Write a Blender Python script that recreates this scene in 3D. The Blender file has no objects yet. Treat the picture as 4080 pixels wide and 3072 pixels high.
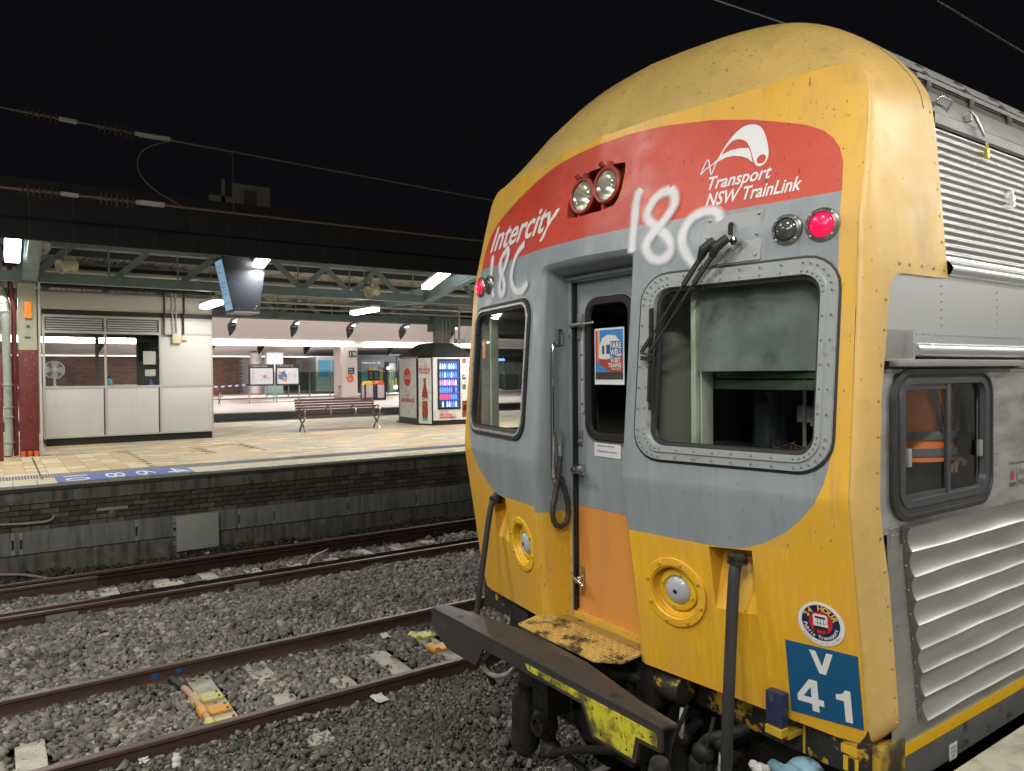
import bpy, bmesh, math, random
import numpy as np
from mathutils import Vector, Matrix
from mathutils.geometry import delaunay_2d_cdt
random.seed(7); rng = np.random.default_rng(7)
S = bpy.context.scene
COL = S.collection
R_ = math.radians

# ---------------------------------------------------------------- camera
cd = bpy.data.cameras.new('camera'); cam = bpy.data.objects.new('camera', cd); COL.objects.link(cam)
yaw, pitch, roll = R_(55.0776), R_(-0.9676), R_(-0.4814)
F = Vector((-math.sin(yaw)*math.cos(pitch), math.cos(yaw)*math.cos(pitch), math.sin(pitch)))
Rt = Vector((math.cos(yaw), math.sin(yaw), 0)); Up = Rt.cross(F)
R2 = Rt*math.cos(roll)+Up*math.sin(roll); U2 = -Rt*math.sin(roll)+Up*math.cos(roll)
m = Matrix((R2, U2, -F)).transposed().to_4x4(); m.translation = (3.0154, -2.6, 2.7)
cam.matrix_world = m
cd.sensor_width = 36; cd.lens = 2953.74/4080*36; cd.clip_start = .05; cd.clip_end = 600
S.camera = cam
# ---------------------------------------------------------------- night sky, exposure
W = bpy.data.worlds.new('World'); S.world = W; W.use_nodes = True
bg = W.node_tree.nodes['Background']; bg.inputs[0].default_value = (.0056, .0053, .0070, 1); bg.inputs[1].default_value = .36
S.view_settings.view_transform = 'Standard'; S.view_settings.look = 'None'
S.view_settings.exposure = .9; S.view_settings.gamma = 1
S.render.engine = 'CYCLES'
S.cycles.max_bounces = 6; S.cycles.diffuse_bounces = 3; S.cycles.glossy_bounces = 4; S.cycles.transmission_bounces = 4
S.cycles.transparent_max_bounces = 12; S.cycles.use_denoising = True
S.cycles.sample_clamp_indirect = 6; S.cycles.caustics_reflective = False; S.cycles.caustics_refractive = False

def area(loc, size, power, col=(1, .97, .9), rot=(0, 0, 0), name='tube_light', spread=180):
    l = bpy.data.lights.new(name, 'AREA'); l.shape = 'RECTANGLE'; l.size, l.size_y = size
    l.energy = power; l.color = col; l.spread = R_(spread)
    o = bpy.data.objects.new(name, l); COL.objects.link(o); o.location = loc; o.rotation_euler = rot
    return o
# the tubes over the near platform (beside and behind the camera), lamps added over the tracks, then the hall across them
for yy in (-9.6, -6.4, -3.2, 0.0, 3.2, 6.4, 9.6, 13, 17, 21):
    area((3.3, yy, 5.02), (.14, 1.3), 80 if yy < 0 else 46, (1, .965, .89), (0, R_(22), 0))
for yy in (1, 5, 9, 13, 17, 21, 25):
    area((6.6, yy, 5.0), (.16, 1.3), 40, (1, .98, .95), (0, R_(-22), 0))  # second row, added to brighten what the steel side reflects
for xx, yy, zz, pw in ((-2.4, -3.6, 6.6, 105), (1.4, -3.6, 6.6, 75), (-1.5, -6.5, 6.4, 110), (-3.5, -11, 6.4, 110)):
    area((xx, yy, zz), (.2, 1.4), pw, (1, .965, .89), (R_(-8), 0, 0))  # added lamps without fittings, lighting the nose and ballast from above
FARY = (-6.5, -2.3, 1.9, 6.1, 10.3, 14.5)
for yy in FARY:
    area((-12.55, yy, 4.84), (1.15, .12), 66, (1, .98, .92), (0, R_(-14), 0))
for yy, pw in ((-6.6, 54), (-2.5, 40), (1.6, 30), (5.45, 56), (9.6, 56), (13.8, 54)):
    area((-15.3, yy, 4.30), (1.3, .12), pw, (1, .98, .92))
for yy in (2, 12, 22):
    area((-35, yy, 7.0), (.3, 8), 420, (1, .955, .93), name='hall_light')
    area((-42.6, yy, 4.64), (.12, 9), 270, (1, .90, .86), (0, R_(180-35), 0), 'cove_light')
    area((-53.5, yy+6, 5.2), (.3, 7), 430, (1, .96, .93), name='hall_light')
for yy in (-2, 5, 12):
    area((-22.4, yy, 4.55), (.12, 1.3), 110, (1, .97, .92), (0, R_(30), 0))  # added lamps without fittings, to lighten the track pit behind

area((-22, 4, 14.5), (1, 4), 22, (1, .95, .85), (0, R_(35), 0), 'plant_fill_light')  # fill lamp added so the rooftop plant shows, no lamp stands there
# ---------------------------------------------------------------- helpers
def G(x, z):
    x = abs(x); y = -.18+.19*x
    if z > 2.19: y += .08*(z-2.19)
    else: y += (.09+.05*x)*(2.19-z)
    if z > 3.3: y += .15*(z-3.3)+max(0, .38-x)*.12
    return y

_M = {}
def mat(name, col, rough=.5, metal=0., layers=(), bump=None, emit=0., ecol=None, alpha=1., spec=.5, coat=0., rvar=0.):
    """principled material; layers = (scale xyz or number, lo, hi, colour[, detail]) patches of dirt or wear over the base"""
    if name in _M: return _M[name]
    M = bpy.data.materials.new(name); M.use_nodes = True; nt = M.node_tree; N, L = nt.nodes, nt.links
    B = N['Principled BSDF']; B.inputs['Roughness'].default_value = rough; B.inputs['Metallic'].default_value = metal
    B.inputs['Specular IOR Level'].default_value = spec; B.inputs['Coat Weight'].default_value = coat; B.inputs['Coat Roughness'].default_value = .15
    B.inputs['Base Color'].default_value = (*col, 1)
    tc = N.new('ShaderNodeTexCoord')
    def noise(sc, det=6, rough_=.6):
        mp = N.new('ShaderNodeMapping'); L.new(tc.outputs['Object'], mp.inputs[0])
        mp.inputs['Scale'].default_value = sc if isinstance(sc, tuple) else (sc, sc, sc)
        mp.inputs['Location'].default_value = (random.random()*9, random.random()*9, random.random()*9)
        n = N.new('ShaderNodeTexNoise'); n.inputs['Scale'].default_value = 1; n.inputs['Detail'].default_value = det
        n.inputs['Roughness'].default_value = rough_; L.new(mp.outputs[0], n.inputs['Vector']); return n.outputs[0]
    cur = None
    for ly in layers:
        sc, lo, hi, c = ly[:4]; det = ly[4] if len(ly) > 4 else 6
        r = N.new('ShaderNodeMapRange'); r.clamp = True; L.new(noise(sc, det), r.inputs[0])
        r.inputs[1].default_value = lo; r.inputs[2].default_value = hi
        if len(ly) > 5: r.inputs[4].default_value = ly[5]
        mx = N.new('ShaderNodeMix'); mx.data_type = 'RGBA'; L.new(r.outputs[0], mx.inputs[0])
        if cur: L.new(cur, mx.inputs[6])
        else: mx.inputs[6].default_value = (*col, 1)
        mx.inputs[7].default_value = (*c, 1); cur = mx.outputs[2]
    if cur: L.new(cur, B.inputs['Base Color'])
    if rvar:
        r = N.new('ShaderNodeMapRange'); L.new(noise(7), r.inputs[0]); r.inputs[1].default_value = .3; r.inputs[2].default_value = .7
        r.inputs[3].default_value = max(.02, rough-rvar); r.inputs[4].default_value = min(1, rough+rvar); L.new(r.outputs[0], B.inputs['Roughness'])
    if bump:
        b = N.new('ShaderNodeBump'); b.inputs['Strength'].default_value = bump[1]; b.inputs['Distance'].default_value = bump[2] if len(bump) > 2 else .01
        L.new(noise(bump[0], bump[3] if len(bump) > 3 else 8), b.inputs['Height']); L.new(b.outputs[0], B.inputs['Normal'])
    if emit:
        B.inputs['Emission Color'].default_value = (*(ecol or col), 1); B.inputs['Emission Strength'].default_value = emit
    if alpha < 1: B.inputs['Alpha'].default_value = alpha
    _M[name] = M; return M

def glass(name, tint=(1, 1, 1), dark=0., rough=.02, refl=1.):
    if name in _M: return _M[name]
    M = bpy.data.materials.new(name); M.use_nodes = True; N, L = M.node_tree.nodes, M.node_tree.links
    N.remove(N['Principled BSDF']); out = N['Material Output']
    t = N.new('ShaderNodeBsdfTransparent'); t.inputs[0].default_value = (*[c*(1-dark) for c in tint], 1)
    g = N.new('ShaderNodeBsdfGlossy'); g.inputs['Roughness'].default_value = rough; g.inputs['Color'].default_value = (refl, refl, refl, 1)
    lw = N.new('ShaderNodeLayerWeight'); lw.inputs[0].default_value = .5   # Schlick reflection, the same from both sides of the pane
    pw = N.new('ShaderNodeMath'); pw.operation = 'POWER'; L.new(lw.outputs['Facing'], pw.inputs[0]); pw.inputs[1].default_value = 4.2
    f = N.new('ShaderNodeMath'); f.operation = 'MULTIPLY_ADD'; L.new(pw.outputs[0], f.inputs[0]); f.inputs[1].default_value = .8; f.inputs[2].default_value = .055
    mx = N.new('ShaderNodeMixShader'); L.new(f.outputs[0], mx.inputs[0]); L.new(t.outputs[0], mx.inputs[1]); L.new(g.outputs[0], mx.inputs[2])
    L.new(mx.outputs[0], out.inputs[0]); _M[name] = M; return M

def origin(o):
    v = Vector((0, 0, 0))
    while o is not None: v += Vector(o.location); o = o.parent
    return v

class MB:
    def __init__(s): s.v = []; s.f = []; s.m = []; s.k = 0
    def add(s, vs, fs):
        b = len(s.v); s.v += [tuple(p) for p in vs]; s.f += [tuple(b+i for i in f) for f in fs]; s.m += [s.k]*len(fs); return s
    def box(s, c, d, rz=0, rx=0, ry=0):
        hx, hy, hz = d[0]/2, d[1]/2, d[2]/2
        vs = [Vector((x, y, z)) for x in (-hx, hx) for y in (-hy, hy) for z in (-hz, hz)]
        if rz or rx or ry:
            q = Matrix.Rotation(rz, 3, 'Z') @ Matrix.Rotation(ry, 3, 'Y') @ Matrix.Rotation(rx, 3, 'X'); vs = [q @ p for p in vs]
        c = Vector(c)
        return s.add([p+c for p in vs], [(0, 1, 3, 2), (4, 6, 7, 5), (0, 4, 5, 1), (2, 3, 7, 6), (0, 2, 6, 4), (1, 5, 7, 3)])
    def bb(s, x0, x1, y0, y1, z0, z1): return s.box(((x0+x1)/2, (y0+y1)/2, (z0+z1)/2), (x1-x0, y1-y0, z1-z0))
    def bar(s, a, b, w, h, up=(0, 0, 1)):
        a, b = Vector(a), Vector(b); d = (b-a).normalized(); u = Vector(up)
        if abs(d.dot(u)) > .98: u = Vector((1, 0, 0))
        sd = d.cross(u).normalized(); u = sd.cross(d)
        vs = [p+sd*i*w/2+u*j*h/2 for p in (a, b) for i, j in ((-1, -1), (1, -1), (1, 1), (-1, 1))]
        return s.add(vs, [(3, 2, 1, 0), (4, 5, 6, 7), (0, 1, 5, 4), (1, 2, 6, 5), (2, 3, 7, 6), (3, 0, 4, 7)])
    def tube(s, pts, r, n=10, caps=True, closed=False):
        pts = [Vector(p) for p in pts]; rs = r if isinstance(r, (list, tuple)) else [r]*len(pts)
        vs = []; pu = None; N = len(pts)
        for i, p in enumerate(pts):
            if closed: d = pts[(i+1) % N]-pts[i-1]
            else: d = pts[min(i+1, N-1)]-pts[max(i-1, 0)]
            d.normalize()
            if pu is None:
                u = Vector((0, 0, 1)) if abs(d.z) < .9 else Vector((1, 0, 0))
            else: u = pu
            sd = d.cross(u).normalized(); u = sd.cross(d).normalized(); pu = u
            for k in range(n):
                a = 2*math.pi*k/n; vs.append(p+(sd*math.cos(a)+u*math.sin(a))*rs[i])
        fs = []
        for i in range(N if closed else N-1):
            j = (i+1) % N
            for k in range(n): fs.append((i*n+k, i*n+(k+1) % n, j*n+(k+1) % n, j*n+k))
        if caps and not closed: fs += [tuple(range(n-1, -1, -1)), tuple((N-1)*n+k for k in range(n))]
        return s.add(vs, fs)
    def lathe(s, prof, o, ax=(0, 0, 1), n=24, cap=True):
        """prof = (radius, height) pairs along the axis"""
        ax = Vector(ax).normalized(); u = Vector((0, 0, 1)) if abs(ax.z) < .9 else Vector((1, 0, 0))
        sd = ax.cross(u).normalized(); u = sd.cross(ax); o = Vector(o); vs = []
        for r, h in prof:
            for k in range(n):
                a = 2*math.pi*k/n; vs.append(o+ax*h+(sd*math.cos(a)+u*math.sin(a))*r)
        fs = [(i*n+k, i*n+(k+1) % n, (i+1)*n+(k+1) % n, (i+1)*n+k) for i in range(len(prof)-1) for k in range(n)]
        if cap: fs += [tuple(range(n-1, -1, -1)), tuple((len(prof)-1)*n+k for k in range(n))]
        return s.add(vs, fs)
    def prism(s, poly, f0, f1):
        """poly of 2-d points; f0, f1 map a 2-d point to the two ends"""
        n = len(poly); vs = [f0(*p) for p in poly]+[f1(*p) for p in poly]
        return s.add(vs, [tuple(range(n-1, -1, -1)), tuple(range(n, 2*n))]+[(i, (i+1) % n, n+(i+1) % n, n+i) for i in range(n)])
    def grid(s, rows, close=False):
        n = len(rows[0]); vs = [p for r in rows for p in r]; fs = []
        for i in range(len(rows)-1):
            for k in range(n if close else n-1): fs.append((i*n+k, i*n+(k+1) % n, (i+1)*n+(k+1) % n, (i+1)*n+k))
        return s.add(vs, fs)
    def sphere(s, c, r, n=12, sc=(1, 1, 1)):
        vs = []; fs = []; m = n//2
        for i in range(m+1):
            t = math.pi*i/m
            for k in range(n):
                a = 2*math.pi*k/n; vs.append((c[0]+r*sc[0]*math.sin(t)*math.cos(a), c[1]+r*sc[1]*math.sin(t)*math.sin(a), c[2]+r*sc[2]*math.cos(t)))
        for i in range(m):
            for k in range(n): fs.append((i*n+k, i*n+(k+1) % n, (i+1)*n+(k+1) % n, (i+1)*n+k))
        return s.add(vs, fs)
    def build(s, name, mats, parent=None, smooth=False, bevel=0, ang=35, recalc=True, seg=2, **tags):
        me = bpy.data.meshes.new(name); o0 = origin(parent)
        me.from_pydata([(x-o0.x, y-o0.y, z-o0.z) for x, y, z in s.v], [], s.f)
        if not isinstance(mats, (list, tuple)): mats = [mats]
        for M in mats: me.materials.append(M)
        if len(mats) > 1: me.polygons.foreach_set('material_index', s.m)
        if recalc:
            bm = bmesh.new(); bm.from_mesh(me); bmesh.ops.remove_doubles(bm, verts=bm.verts, dist=1e-5); bmesh.ops.recalc_face_normals(bm, faces=bm.faces); bm.to_mesh(me); bm.free()
        if bevel:
            bm = bmesh.new(); bm.from_mesh(me)
            ed = [e for e in bm.edges if len(e.link_faces) == 2 and e.calc_face_angle(0) > .6]
            bmesh.ops.bevel(bm, geom=ed, offset=bevel, segments=seg, profile=.7, affect='EDGES', clamp_overlap=True); bm.to_mesh(me); bm.free()
        if smooth or bevel: me.shade_smooth(); me.set_sharp_from_angle(angle=R_(ang))
        me.update(); o = bpy.data.objects.new(name, me); COL.objects.link(o); o.parent = parent
        for k, v in tags.items(): o[k] = v
        return o

def thing(name, label, cat, loc=(0, 0, 0), group=None):
    o = bpy.data.objects.new(name, None); COL.objects.link(o); o.location = loc; o.empty_display_size = .1
    o['label'] = label; o['category'] = cat
    if group: o['group'] = group
    return o
def tag(o, label, cat, group=None):
    o['label'] = label; o['category'] = cat
    if group: o['group'] = group
    return o
def setting(name, loc=(0, 0, 0)):
    o = bpy.data.objects.new(name, None); COL.objects.link(o); o.location = loc; o['kind'] = 'structure'; return o
def dup(o, parent=None, loc=None, label=None):
    c = o.copy(); COL.objects.link(c); c.parent = parent
    if loc is not None: c.location = loc
    if label: c['label'] = label
    for ch in list(o.children): dup(ch, c)
    return c

_dg = None
def text2d(body, size=1., shear=0., bold=0., sx=1., align='LEFT', spacing=1.):
    cu = bpy.data.curves.new('lettering', 'FONT'); cu.body = body; cu.size = size; cu.shear = shear; cu.offset = bold
    cu.align_x = align; cu.space_character = spacing; cu.resolution_u = 3; cu.fill_mode = 'FRONT'
    o = bpy.data.objects.new('lettering', cu); COL.objects.link(o)
    dg = bpy.context.evaluated_depsgraph_get(); me = o.evaluated_get(dg).to_mesh()
    vs = [(v.co.x*sx, v.co.y) for v in me.vertices]; fs = [tuple(p.vertices) for p in me.polygons]
    o.evaluated_get(dg).to_mesh_clear(); bpy.data.objects.remove(o); bpy.data.curves.remove(cu)
    return vs, fs
def text(mb, body, f, size, **k):
    vs, fs = text2d(body, size, **k); return mb.add([f(x, y) for x, y in vs], fs)
def fit(vs):
    xs = [p[0] for p in vs]; ys = [p[1] for p in vs]; return min(xs), max(xs), min(ys), max(ys)
def text_box(mb, body, f, u0, u1, v0, v1, **k):
    """lettering scaled to fill the rectangle u0..u1, v0..v1 of the surface map f"""
    vs, fs = text2d(body, 1., **k); a, b, c, d = fit(vs)
    return mb.add([f(u0+(x-a)/(b-a)*(u1-u0), v0+(y-c)/(d-c)*(v1-v0)) for x, y in vs], fs)

def inpoly(x, y, P):
    c = False; n = len(P); j = n-1
    for i in range(n):
        xi, yi = P[i]; xj, yj = P[j]
        if (yi > y) != (yj > y) and x < (xj-xi)*(y-yi)/(yj-yi)+xi: c = not c
        j = i
    return c
def rrect(x0, x1, z0, z1, r, n=6):
    P = []
    for cx, cz, a0 in ((x1-r, z0+r, -90), (x1-r, z1-r, 0), (x0+r, z1-r, 90), (x0+r, z0+r, 180)):
        for k in range(n+1):
            a = R_(a0+90*k/n); P.append((cx+r*math.cos(a), cz+r*math.sin(a)))
    return P
def resample(P, d, closed=True):
    out = []; n = len(P)
    for i in range(n if closed else n-1):
        a, b = P[i], P[(i+1) % n]; L = math.hypot(b[0]-a[0], b[1]-a[1]); k = max(1, int(L/d))
        for j in range(k): out.append((a[0]+(b[0]-a[0])*j/k, a[1]+(b[1]-a[1])*j/k))
    if not closed: out.append(P[-1])
    return out
def smoothpoly(P, it=2, closed=False):
    for _ in range(it):
        Q = []; n = len(P)
        for i in range(n if closed else n-1):
            a, b = P[i], P[(i+1) % n]
            Q += [tuple(a[k]*.75+b[k]*.25 for k in range(len(a))), tuple(a[k]*.25+b[k]*.75 for k in range(len(a)))]
        P = Q if closed else [P[0]]+Q+[P[-1]]
    return P
# ================================================================ TRAIN
YEL = mat('yellow_paint', (.65, .37, .028), .42, layers=[((9, 9, 1.3), .42, .7, (.62, .35, .055)), ((2.2, 2.2, 1.2), .5, .75, (.54, .35, .13)), ((70, 70, 30), .675, .72, (.18, .12, .04), 2), (3, .56, .78, (.35, .24, .07), 8, .5), ((24, 24, .8), .58, .75, (.44, .28, .08), 3, .6)], rvar=.12, bump=((5, 5, 5), .06, .02))
YELTOP = mat('weathered_yellow_paint', (.60, .39, .12), .42, layers=[(2.5, .42, .7, (.55, .37, .14), 8), ((60, 45, 30), .70, .74, (.2, .14, .06), 2), ((3, 3, .7), .5, .75, (.46, .30, .10), 5, .6), (5, .55, .8, (.27, .2, .09), 8, .6)], rvar=.12, bump=((6, 6, 6), .08, .02))
YROOF = mat('dirty_shaded_roof_paint', (.55, .37, .105), .55, layers=[(2.2, .42, .68, (.45, .31, .10), 8), ((60, 34, 60), .65, .70, (.15, .11, .06), 2), (6, .55, .75, (.25, .2, .11), 8, .6)])  # dirt, plus the roof's weaker light put into a duller tone
RED = mat('faded_red_paint', (.50, .048, .022), .45, layers=[((3, 3, 3), .45, .7, (.40, .05, .035)), ((70, 70, 30), .655, .70, (.17, .03, .02), 2)], rvar=.1)
GREY = mat('blue_grey_paint', (.235, .275, .30), .42, layers=[((5, 5, 1.5), .45, .65, (.20, .23, .255)), ((75, 75, 36), .70, .74, (.12, .125, .13), 2), ((14, 14, 1), .6, .75, (.29, .33, .35), 4, .5), ((26, 26, .7), .56, .72, (.155, .18, .20), 3, .55)], rvar=.12)
ORANGE = mat('orange_door_paint', (.60, .255, .055), .4, layers=[((8, 8, 1), .45, .65, (.52, .24, .07)), ((40, 40, 30), .70, .74, (.1, .06, .03), 3)], rvar=.1)
YDIRT = mat('streaked_yellow_paint', (.68, .37, .022), .35, layers=[((42, 42, .9), .50, .62, (.72, .42, .025), 2), ((3, 3, 2), .45, .7, (.60, .33, .075), 4, .7), ((60, 60, 28), .71, .75, (.12, .085, .03), 3)])
BLK = mat('black_rubber', (.012, .012, .013), .55)
BLKM = mat('grimy_black_steel', (.018, .017, .016), .6, .3, layers=[(9, .5, .7, (.05, .042, .036)), (25, .6, .75, (.09, .07, .05))], bump=((30, 30, 30), .4, .01))
BLKY = mat('black_steel_with_yellow_flakes', (.02, .018, .015), .6, layers=[(12, .57, .62, (.45, .27, .02)), (30, .6, .7, (.06, .045, .03))], bump=((30, 30, 30), .4, .01))
STEEL = mat('stainless_steel', (.50, .50, .495), .46, 1, layers=[((1.5, 1.5, 12), .4, .7, (.43, .43, .42)), ((4, 1.2, 9), .58, .75, (.30, .28, .25), 5, .6)], bump=((3, 1.6, 4), .10, .03, 2))
STEELP = mat('polished_steel_panel', (.78, .80, .82), .27, .95, bump=((1.2, 1.2, 1.2), .03, .05, 0))
STEELD = mat('dull_steel_sheet', (.40, .40, .385), .45, .85, layers=[((3, 3, 9), .45, .65, (.33, .33, .32)), ((30, 30, 30), .68, .74, (.12, .11, .1), 3)], rvar=.1)
GALV = mat('galvanised_metal', (.36, .37, .37), .45, .6, layers=[(14, .5, .7, (.25, .25, .25))])
CHR = mat('chrome', (.62, .61, .58), .18, 1)
FRAMEM = mat('weathered_window_frame', (.27, .295, .305), .42, .1, layers=[(16, .60, .78, (.12, .13, .13)), (40, .67, .71, (.42, .42, .38), 3)])
WHITE = mat('white_vinyl', (.66, .67, .68), .45, layers=[((50, 50, 30), .70, .75, (.2, .2, .2), 3)])
NAVY = mat('navy_vinyl', (.012, .016, .06), .4)
BLUE = mat('blue_vinyl', (.008, .085, .20), .35, layers=[((40, 40, 30), .72, .76, (.1, .14, .2), 3)])
GLS = glass('window_glass', (.95, 1, .97), .02, .015, 1.)
GLSD = glass('door_glass', (.7, .7, .66), .55, .02, .9)
YSPOT = mat('scuffed_lime_yellow_plate', (.52, .48, .03), .5, layers=[(9, .46, .60, (.10, .09, .02), 10), (34, .52, .66, (.12, .10, .03), 6)])

train = thing('passenger_train', 'yellow-nosed stainless steel double deck train with red panel, grey mask and V 41 plate', 'train', (0, 0, 0))

ARCH = [(0, 3.93), (.2, 3.93), (.45, 3.912), (.70, 3.875), (.9, 3.825), (1.02, 3.785), (1.15, 3.738), (1.226, 3.695), (1.274, 3.65), (1.303, 3.605), (1.325, 3.54), (1.335, 3.417)]
RED_P = ARCH+[(-x, z) for x, z in ARCH[::-1][:-1]]
GB = [(1.335, 3.417), (1.351, 2.868), (1.352, 2.636), (1.346, 2.37), (1.338, 2.31), (1.323, 2.244), (1.289, 2.168), (1.228, 2.093), (1.161, 2.033), (1.059, 1.969), (.976, 1.936), (.893, 1.922), (.8, 1.924), (.587, 1.929), (.388, 1.934)]
GREY_P = GB+[(-x, z) for x, z in GB[::-1]]
TOP4 = smoothpoly([(1.398, 3.65, 1.411, 3.68), (1.392, 3.78, 1.397, 3.82), (1.375, 3.90, 1.375, 3.925), (1.31, 3.965, 1.29, 4.06), (1.2, 3.975, 1.15, 4.215), (.95, 3.97, .93, 4.38), (.7, 3.968, .7, 4.475), (.35, 3.97, .35, 4.53), (0, 3.972, 0, 4.545)], 2)
HALF = [(.42, 1.265), (.87, 1.228), (1.30, 1.19), (1.385, 1.195), (1.41, 1.25), (1.415, 1.6), (1.42, 2.19), (1.415, 3.0), (1.405, 3.5)]+[(p[0], p[1]) for p in TOP4]
def recess_x(z): return .375 if z > 2.19 else .375+(2.19-z)*.045
REC = [(recess_x(z), z) for z in (1.0, 1.265, 1.6, 1.9, 2.19, 2.6, 3.0, 3.24)]+[(.372, 3.275), (.355, 3.30), (.32, 3.312), (0, 3.316)]
REC_P = REC+[(-x, z) for x, z in REC[::-1][1:]]
OUT_P = HALF+[(-x, z) for x, z in HALF[::-1][1:]]
WR = rrect(.515, 1.30, 2.345, 3.10, .085)
WL = [(-x, z) for x, z in WR]
def circ(cx, cz, r, n=28): return [(cx+r*math.cos(2*math.pi*k/n), cz+r*math.sin(2*math.pi*k/n)) for k in range(n)]
CLR, CLL = circ(.61, 1.667, .118), circ(-.61, 1.667, .118)
PKR = [(.806, 1.917), (1.007, 1.93), (1.006, 1.645), (.815, 1.635)]; PKL = [(-x, z) for x, z in PKR]
HEADP = [(-.185, 3.545), (.165, 3.545), (.215, 3.60), (.225, 3.755), (.20, 3.79), (-.13, 3.79), (-.20, 3.70), (-.215, 3.60)]
HEADP = smoothpoly(HEADP, 1, True)
def chain(P, closed=True, d=.05): return resample(P, d, closed)
segs = []; pts = []
def addloop(P, closed=True, d=.05):
    Q = chain(P, closed, d); b = len(pts); pts.extend(Q); n = len(Q)
    for i in range(n if closed else n-1): segs.append((b+i, b+(i+1) % n))
addloop(OUT_P, True, .04)
for L_ in (REC_P,): addloop([p for p in L_ if p[1] > 1.2], False, .04)
for L_ in (WR, WL, CLR, CLL, PKR, PKL, HEADP): addloop(L_, True, .03)
addloop(ARCH, False, .04); addloop([(-x, z) for x, z in ARCH], False, .04)
addloop([(1.335, 3.417), (-1.335, 3.417)], False, .05)
addloop(GB, False, .04); addloop([(-x, z) for x, z in GB], False, .04)
addloop([(1.42, 2.19), (.375, 2.19)], False, .05); addloop([(-1.42, 2.19), (-.375, 2.19)], False, .05)
for i in range(-36, 37):
    for j in range(72):
        x, z = i*.04+.011*math.sin(j), 1.2+j*.04
        if abs(x) < 1.38 and 1.24 < z < 3.93: pts.append((x, z))
r = delaunay_2d_cdt([Vector(p) for p in pts], segs, [], 0, 1e-4)
vv, ff = r[0], r[2]
mbf = MB(); used = []; ymark = []
HOLES = [REC_P, WR, WL, CLR, CLL, PKR, PKL, HEADP]
for f in ff:
    cx = sum(vv[i].x for i in f)/3; cz = sum(vv[i].y for i in f)/3
    if not inpoly(cx, cz, OUT_P) or any(inpoly(cx, cz, h) for h in HOLES): continue
    k = 1 if inpoly(cx, cz, RED_P) else 2 if inpoly(cx, cz, GREY_P) else (3 if cz < 1.95 else 0)
    used.append(f); ymark.append(k)
mbf.v = [(v.x, G(v.x, v.y), v.y) for v in vv]; mbf.f = [tuple(f) for f in used]; mbf.m = ymark
face = mbf.build('front_face', [YEL, RED, GREY, YDIRT], train, smooth=True, ang=28)

# recess walls from the face to the door frame
mb = MB(); rows = []
def rin(x, z):   # inner frame loop
    s = 1 if x >= 0 else -1
    return (s*min(abs(x), .318), min(z, 3.245)) if abs(x) > .3 or z > 3.2 else (x, min(z, 3.245))
RL = chain([p for p in REC_P if p[1] > 1.2], False, .05)
for t, dx in ((0, 0), (.08, .35), (.2, .55), (.9, .9), (1, 1)):
    row = []
    for x, z in RL:
        xi, zi = rin(x, z); y0 = G(x, z); y1 = .135
        row.append((x+(xi-x)*dx, y0+(y1-y0)*t, z+(zi-z)*dx))
    rows.append(row)
n = len(RL)
for i in range(len(rows)-1):
    for k in range(n-1):
        zc = RL[k][1]; mb.k = 0 if zc > 1.93 else 1
        mb.add([rows[i][k], rows[i][k+1], rows[i+1][k+1], rows[i+1][k]], [(0, 1, 2, 3)])
mb.build('door_recess', [GREY, YEL], train, smooth=True, ang=40)
# jamb trim (raised frame) round the door
mb = MB()
for s in (-1, 1):
    mb.k = 0; mb.bb(min(s*.29, s*.318), max(s*.29, s*.318), .125, .17, 1.935, 3.25)
    mb.k = 1; mb.bb(min(s*.29, s*.318), max(s*.29, s*.318), .125, .17, 1.27, 1.933)
mb.k = 0; mb.bb(-.318, .318, .12, .17, 3.215, 3.25); mb.bb(-.3, .3, .10, .125, 3.225, 3.24)
mb.build('door_frame', [GREY, YEL], train, bevel=.004)
MB().bb(-.287, -.275, .13, .165, 1.3, 3.21).bb(.275, .287, .13, .165, 1.3, 3.21).build('door_seal', BLK, train)
# door with window
def sheet(outline, holes, y, paintf, d=.06):
    P = []; E_ = []
    for L_ in [outline]+holes:
        Q = chain(L_, True, d); b = len(P); P.extend(Q); E_ += [(b+i, b+(i+1) % len(Q)) for i in range(len(Q))]
    q = delaunay_2d_cdt([Vector(p) for p in P], E_, [], 0, 1e-4); fs = []; ms = []
    for f in q[2]:
        cx = sum(q[0][i].x for i in f)/3; cz = sum(q[0][i].y for i in f)/3
        if inpoly(cx, cz, outline) and not any(inpoly(cx, cz, h) for h in holes): fs.append(tuple(f)); ms.append(paintf(cx, cz))
    m_ = MB(); m_.v = [(v.x, y(v.x, v.y) if callable(y) else y, v.y) for v in q[0]]; m_.f = fs; m_.m = ms; return m_
DW = rrect(-.165, .165, 2.35, 3.085, .07)
dm = sheet([(-.276, 1.30), (.276, 1.30), (.276, 3.215), (-.276, 3.215)], [DW], .162, lambda x, z: 0)
door = MB(); door.v = list(dm.v); door.f = list(dm.f); door.m = [0]*len(dm.f)
door = sheet([(-.276, 1.933), (.276, 1.933), (.276, 3.215), (-.276, 3.215)], [DW], .162, lambda x, z: 0).build('door', [GREY], train, recalc=True)
MB().add([(-.276, .162, 1.30), (.276, .162, 1.30), (.276, .162, 1.932), (-.276, .162, 1.932)], [(0, 1, 2, 3)]).bb(-.276, .276, .15, .161, 1.30, 1.335).build('door_lower_panel', ORANGE, door)
def ring(name, A, B_, yA, yB, M, parent, mids=(), smooth=True, **k):
    """frame strip between loop A and loop B with raised middle loops; every loop = (points, y function)"""
    L_ = [(A, yA)]+list(mids)+[(B_, yB)]
    mb = MB(); rows = [[(x, y(x, z), z) for x, z in P] for P, y in L_]
    mb.grid(rows, True); return mb.build(name, M, parent, smooth=smooth, ang=50, recalc=True, **k)
Yc = lambda c: (lambda x, z: c)
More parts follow.
